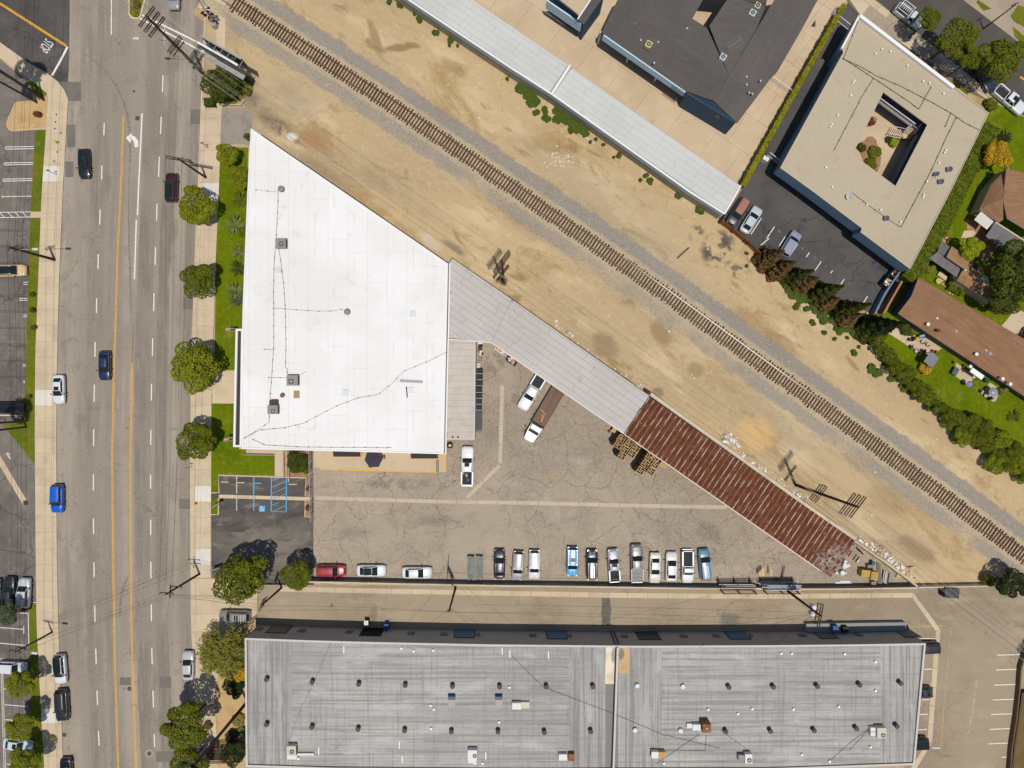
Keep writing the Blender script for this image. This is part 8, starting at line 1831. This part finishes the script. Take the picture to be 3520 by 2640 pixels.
litter('litter','thin scatter of litter beside the grey canopy',along((1900,1120),(2200,1335),10),60,wl_,.06,.4,3); litter('litter','heap of white scraps on the dirt behind the shed',lambda r: (r.gauss(2505,14),r.gauss(1515,10)),60,wl_,.1,.5,4); litter('litter','tan rubbish heap at the corner of the low wall',lambda r: (r.gauss(3115,14),r.gauss(1962,10)),50,[wl_[2],wl_[2],wl_[0]],.2,.8,9)
def on_dirt(r):
    while True:
        t = r.uniform(0,1); x = 850+t*2500; y = 30+t*1830; o_ = r.uniform(-260,230); X_,Y_ = x-.585*o_,y+.81*o_
        if o_ < 170 or x > 1900: return X_,Y_
litter('litter','small pale scraps dotted along the railway dirt',on_dirt,240,wl_,.05,.26,6); litter('pebbles','pale rubble scattered below the carport wall',lambda r: (r.gauss(1930,26),r.gauss(545,18)),160,[flat('rubble',(226,206,176),.9)],.05,.3,7); litter('pebbles','broken pale rubble at the foot of the carport weeds',along((1880,385),(2060,510),8),120,[flat('rubble',(226,206,176),.9)],.06,.35,8)
# ------------------------------------------------------------------ garden things
def boxy(label,px,z,sx,sy,sz,rot,m,name,cat=None,legs=False):
    g = G(px[0],px[1],z+sz); r = empty(name,(g.x,g.y,0),rot,label,cat or name.replace('_',' ')); r['local'] = 1
    if legs:
        MB().box(0,0,z+sz-.08,sx,sy,.08).build('top',m,r)
        for a in (-1,1):
            for b in (-1,1): MB().box(a*(sx/2-.08),b*(sy/2-.08),0,.08,.08,z+sz-.08).build('leg',steel_dark,r)
    else: MB().box(0,0,z,sx,sy,sz).build('case',m,r); MB().box(0,0,z+sz,sx+.06,sy+.06,.05).build('lid',m,r)
boxy('grey gazebo roof on the patio edge of the long brown house',V(805,690),2.2,1.7,1.9,.15,AR,flat('gazebo_grey',(126,126,136),.7),'gazebo',None,True); boxy('dark storage chest at the edge of the tan patio',V(1170,870),0,.75,1.2,.7,R(-30),flat('chest_slate',(78,92,94),.6),'storage_chest'); boxy('white lean to awning on the wall of the long brown house',V(1500,905),2.0,2.3,.8,.1,AR,trim_white,'awning',None,True)
for lab,p,rr,m in (('round lilac blue umbrella on the lawn beside the tan patio',V(1390,1060),.5,flat('umbrella_lilac',(136,140,190),.6)),('round glass grey table umbrella on the small right patio',V(1755,1185),.75,flat('umbrella_grey',(150,156,160),.4)),('small white blue round table at the corner of the right patio',V(1765,1300),.28,flat('table_blue',(196,220,230),.4))):
    g = G(p[0],p[1],1.6); r = empty('garden_umbrella',(g.x,g.y,0),0,lab,'umbrella'); r['local'] = 1; MB().lathe(0,0,[(rr,1.5),(rr*.6,1.72),(.03,1.85)],12).build('umbrella_cloth',m,r); MB().tube((0,0,0),(0,0,1.8),.03).build('umbrella_pole',steel_dark,r)
for i,(x,y) in enumerate(((690,420),(560,370),(520,500),(690,555),(590,560),(850,565),(770,460),(650,610),(1330,800),(1710,1285),(1650,1240),(1590,1180),(500,385),(520,310))):
    g = G(*V(x,y),.7); r = empty('garden_chair',(g.x,g.y,0),random.uniform(0,6),nth(i+1).capitalize()+' garden seat ' +('on the left patio' if i < 8 or i > 11 else 'on the right patio')+' behind the long brown house','chair','garden furniture behind the long brown house'); r['local'] = 1; m = random.choice([steel_dark,flat('chair_brown',(110,74,50),.7),galv])
    MB().box(0,0,.42,.5,.5,.05).build('seat',m,r); MB().box(-.24,0,.45,.05,.5,.45).build('backrest',m,r)
    for a in (-.2,.2):
        for b in (-.2,.2): MB().box(a,b,0,.05,.05,.42).build('leg',m,r)
plank('bright blue and white slide leaning by the long brown house',V(625,340),V(705,320),.35,.9,flat('slide_blue',(120,170,226),.5),'slide'); boxy('orange toy box on the first patio',V(585,370),0,.45,.3,.35,0,flat('toy_orange',(226,150,30),.5),'toy_box'); boxy('dark green bin beside the white awning',V(1650,1005),0,.6,.5,.9,AR,flat('bin_green',(40,66,60),.6),'bin')
g = G(*Q(672,1400),.5); o = MB().lathe(g.x,g.y,[(.47,0),(.5,.5),(.44,.55),(.03,.58)],18).build('tub',flat('tub_straw',(196,176,104),.8)); tag(o,'round straw coloured tub on the grass below the small tan house','tub')
for i,(x,y) in enumerate(((745,1455),(785,1508),(825,1565),(865,1615),(730,1395),(920,1635))):
    g = G(*Q(x,y)); o = MB().lathe(g.x,g.y,[(.17,.006),(.17,.05),(.02,.055)],10).build('stepping_stone',conc_tan); tag(o,nth(i+1)+' round pale stepping stone in the curve across the grass','stepping stone','stepping stones below the small tan house')
for i,(x,y) in enumerate(((808,620),(765,680),(825,705),(735,645),(855,650),(1200,425),(1280,425))):
    g = G(*Q(x,y)); o = MB().box(g.x,g.y,.006,.42,.42,.05,AR).build('paver',flat('paver_pink',(190,140,116),.9)); tag(o,nth(i+1)+' square pinkish paver set in the grass near the broad hedge','paver','pink pavers near the broad hedge')
boxy('white garden table on the small patio of the tan house',Q(740,1310),0,1.6,.7,.4,AR,conc,'garden_table',None,True); boxy('dark barbecue under the edge of the grey patio roof',Q(770,1220),0,.7,.5,.9,AR,steel_dark,'barbecue'); boxy('weathered shed with a brown roof beside the huge dark tree',c(3,1,2010,1000),0,1.6,1.2,1.8,AR,tan_shingle,'garden_shed')
boxy('white utility box beside the beige apartment wall',c(2,0,2195,1370),0,.9,.6,1.2,R(-30),ac_white,'utility_box')
# gates across the lane and the apartment passage
def gate(label,a,b,h=1.4,m=None,name='metal_gate'):
    p,q = G(*a).xy,G(*b).xy; r = empty(name,p.to_3d(),0,label,'gate'); mb = MB()
    for z in (.15,h): MB().tube((*p,z),(*q,z),.05).build('gate_rail',m or trim_white,r)
    L = (q-p).length; d = (q-p).normalized()
    for k in range(int(L/.25)+1): s_ = p+d*k*.25; MB().tube((*s_,.15),(*s_,h),.028,.028,4).build('gate_bar',m or trim_white,r)
gate('long pale sliding gate across the tan lane',c(3,0,10,690),c(3,0,190,815)); gate('white metal gate at the upper end of the apartment passage',c(3,0,590,180),c(3,0,690,260)); gate('white metal gate at the lower end of the apartment passage',c(3,0,-10,1340),c(3,0,90,1420))
wall_thing('retaining_wall',[c(3,1,925,1050),c(3,1,1010,880),c(3,1,1140,690)],0,.25,1.6,wall_apt,'low bluish wall at the lower right end of the apartment car park',3)
wall_thing('block_wall',[c(3,1,1000,1050),c(3,1,1160,770)],0,.3,1.7,flat('brick_tan',(176,122,92),.9),'narrow reddish wall between the car park and the long brown house',1.2)
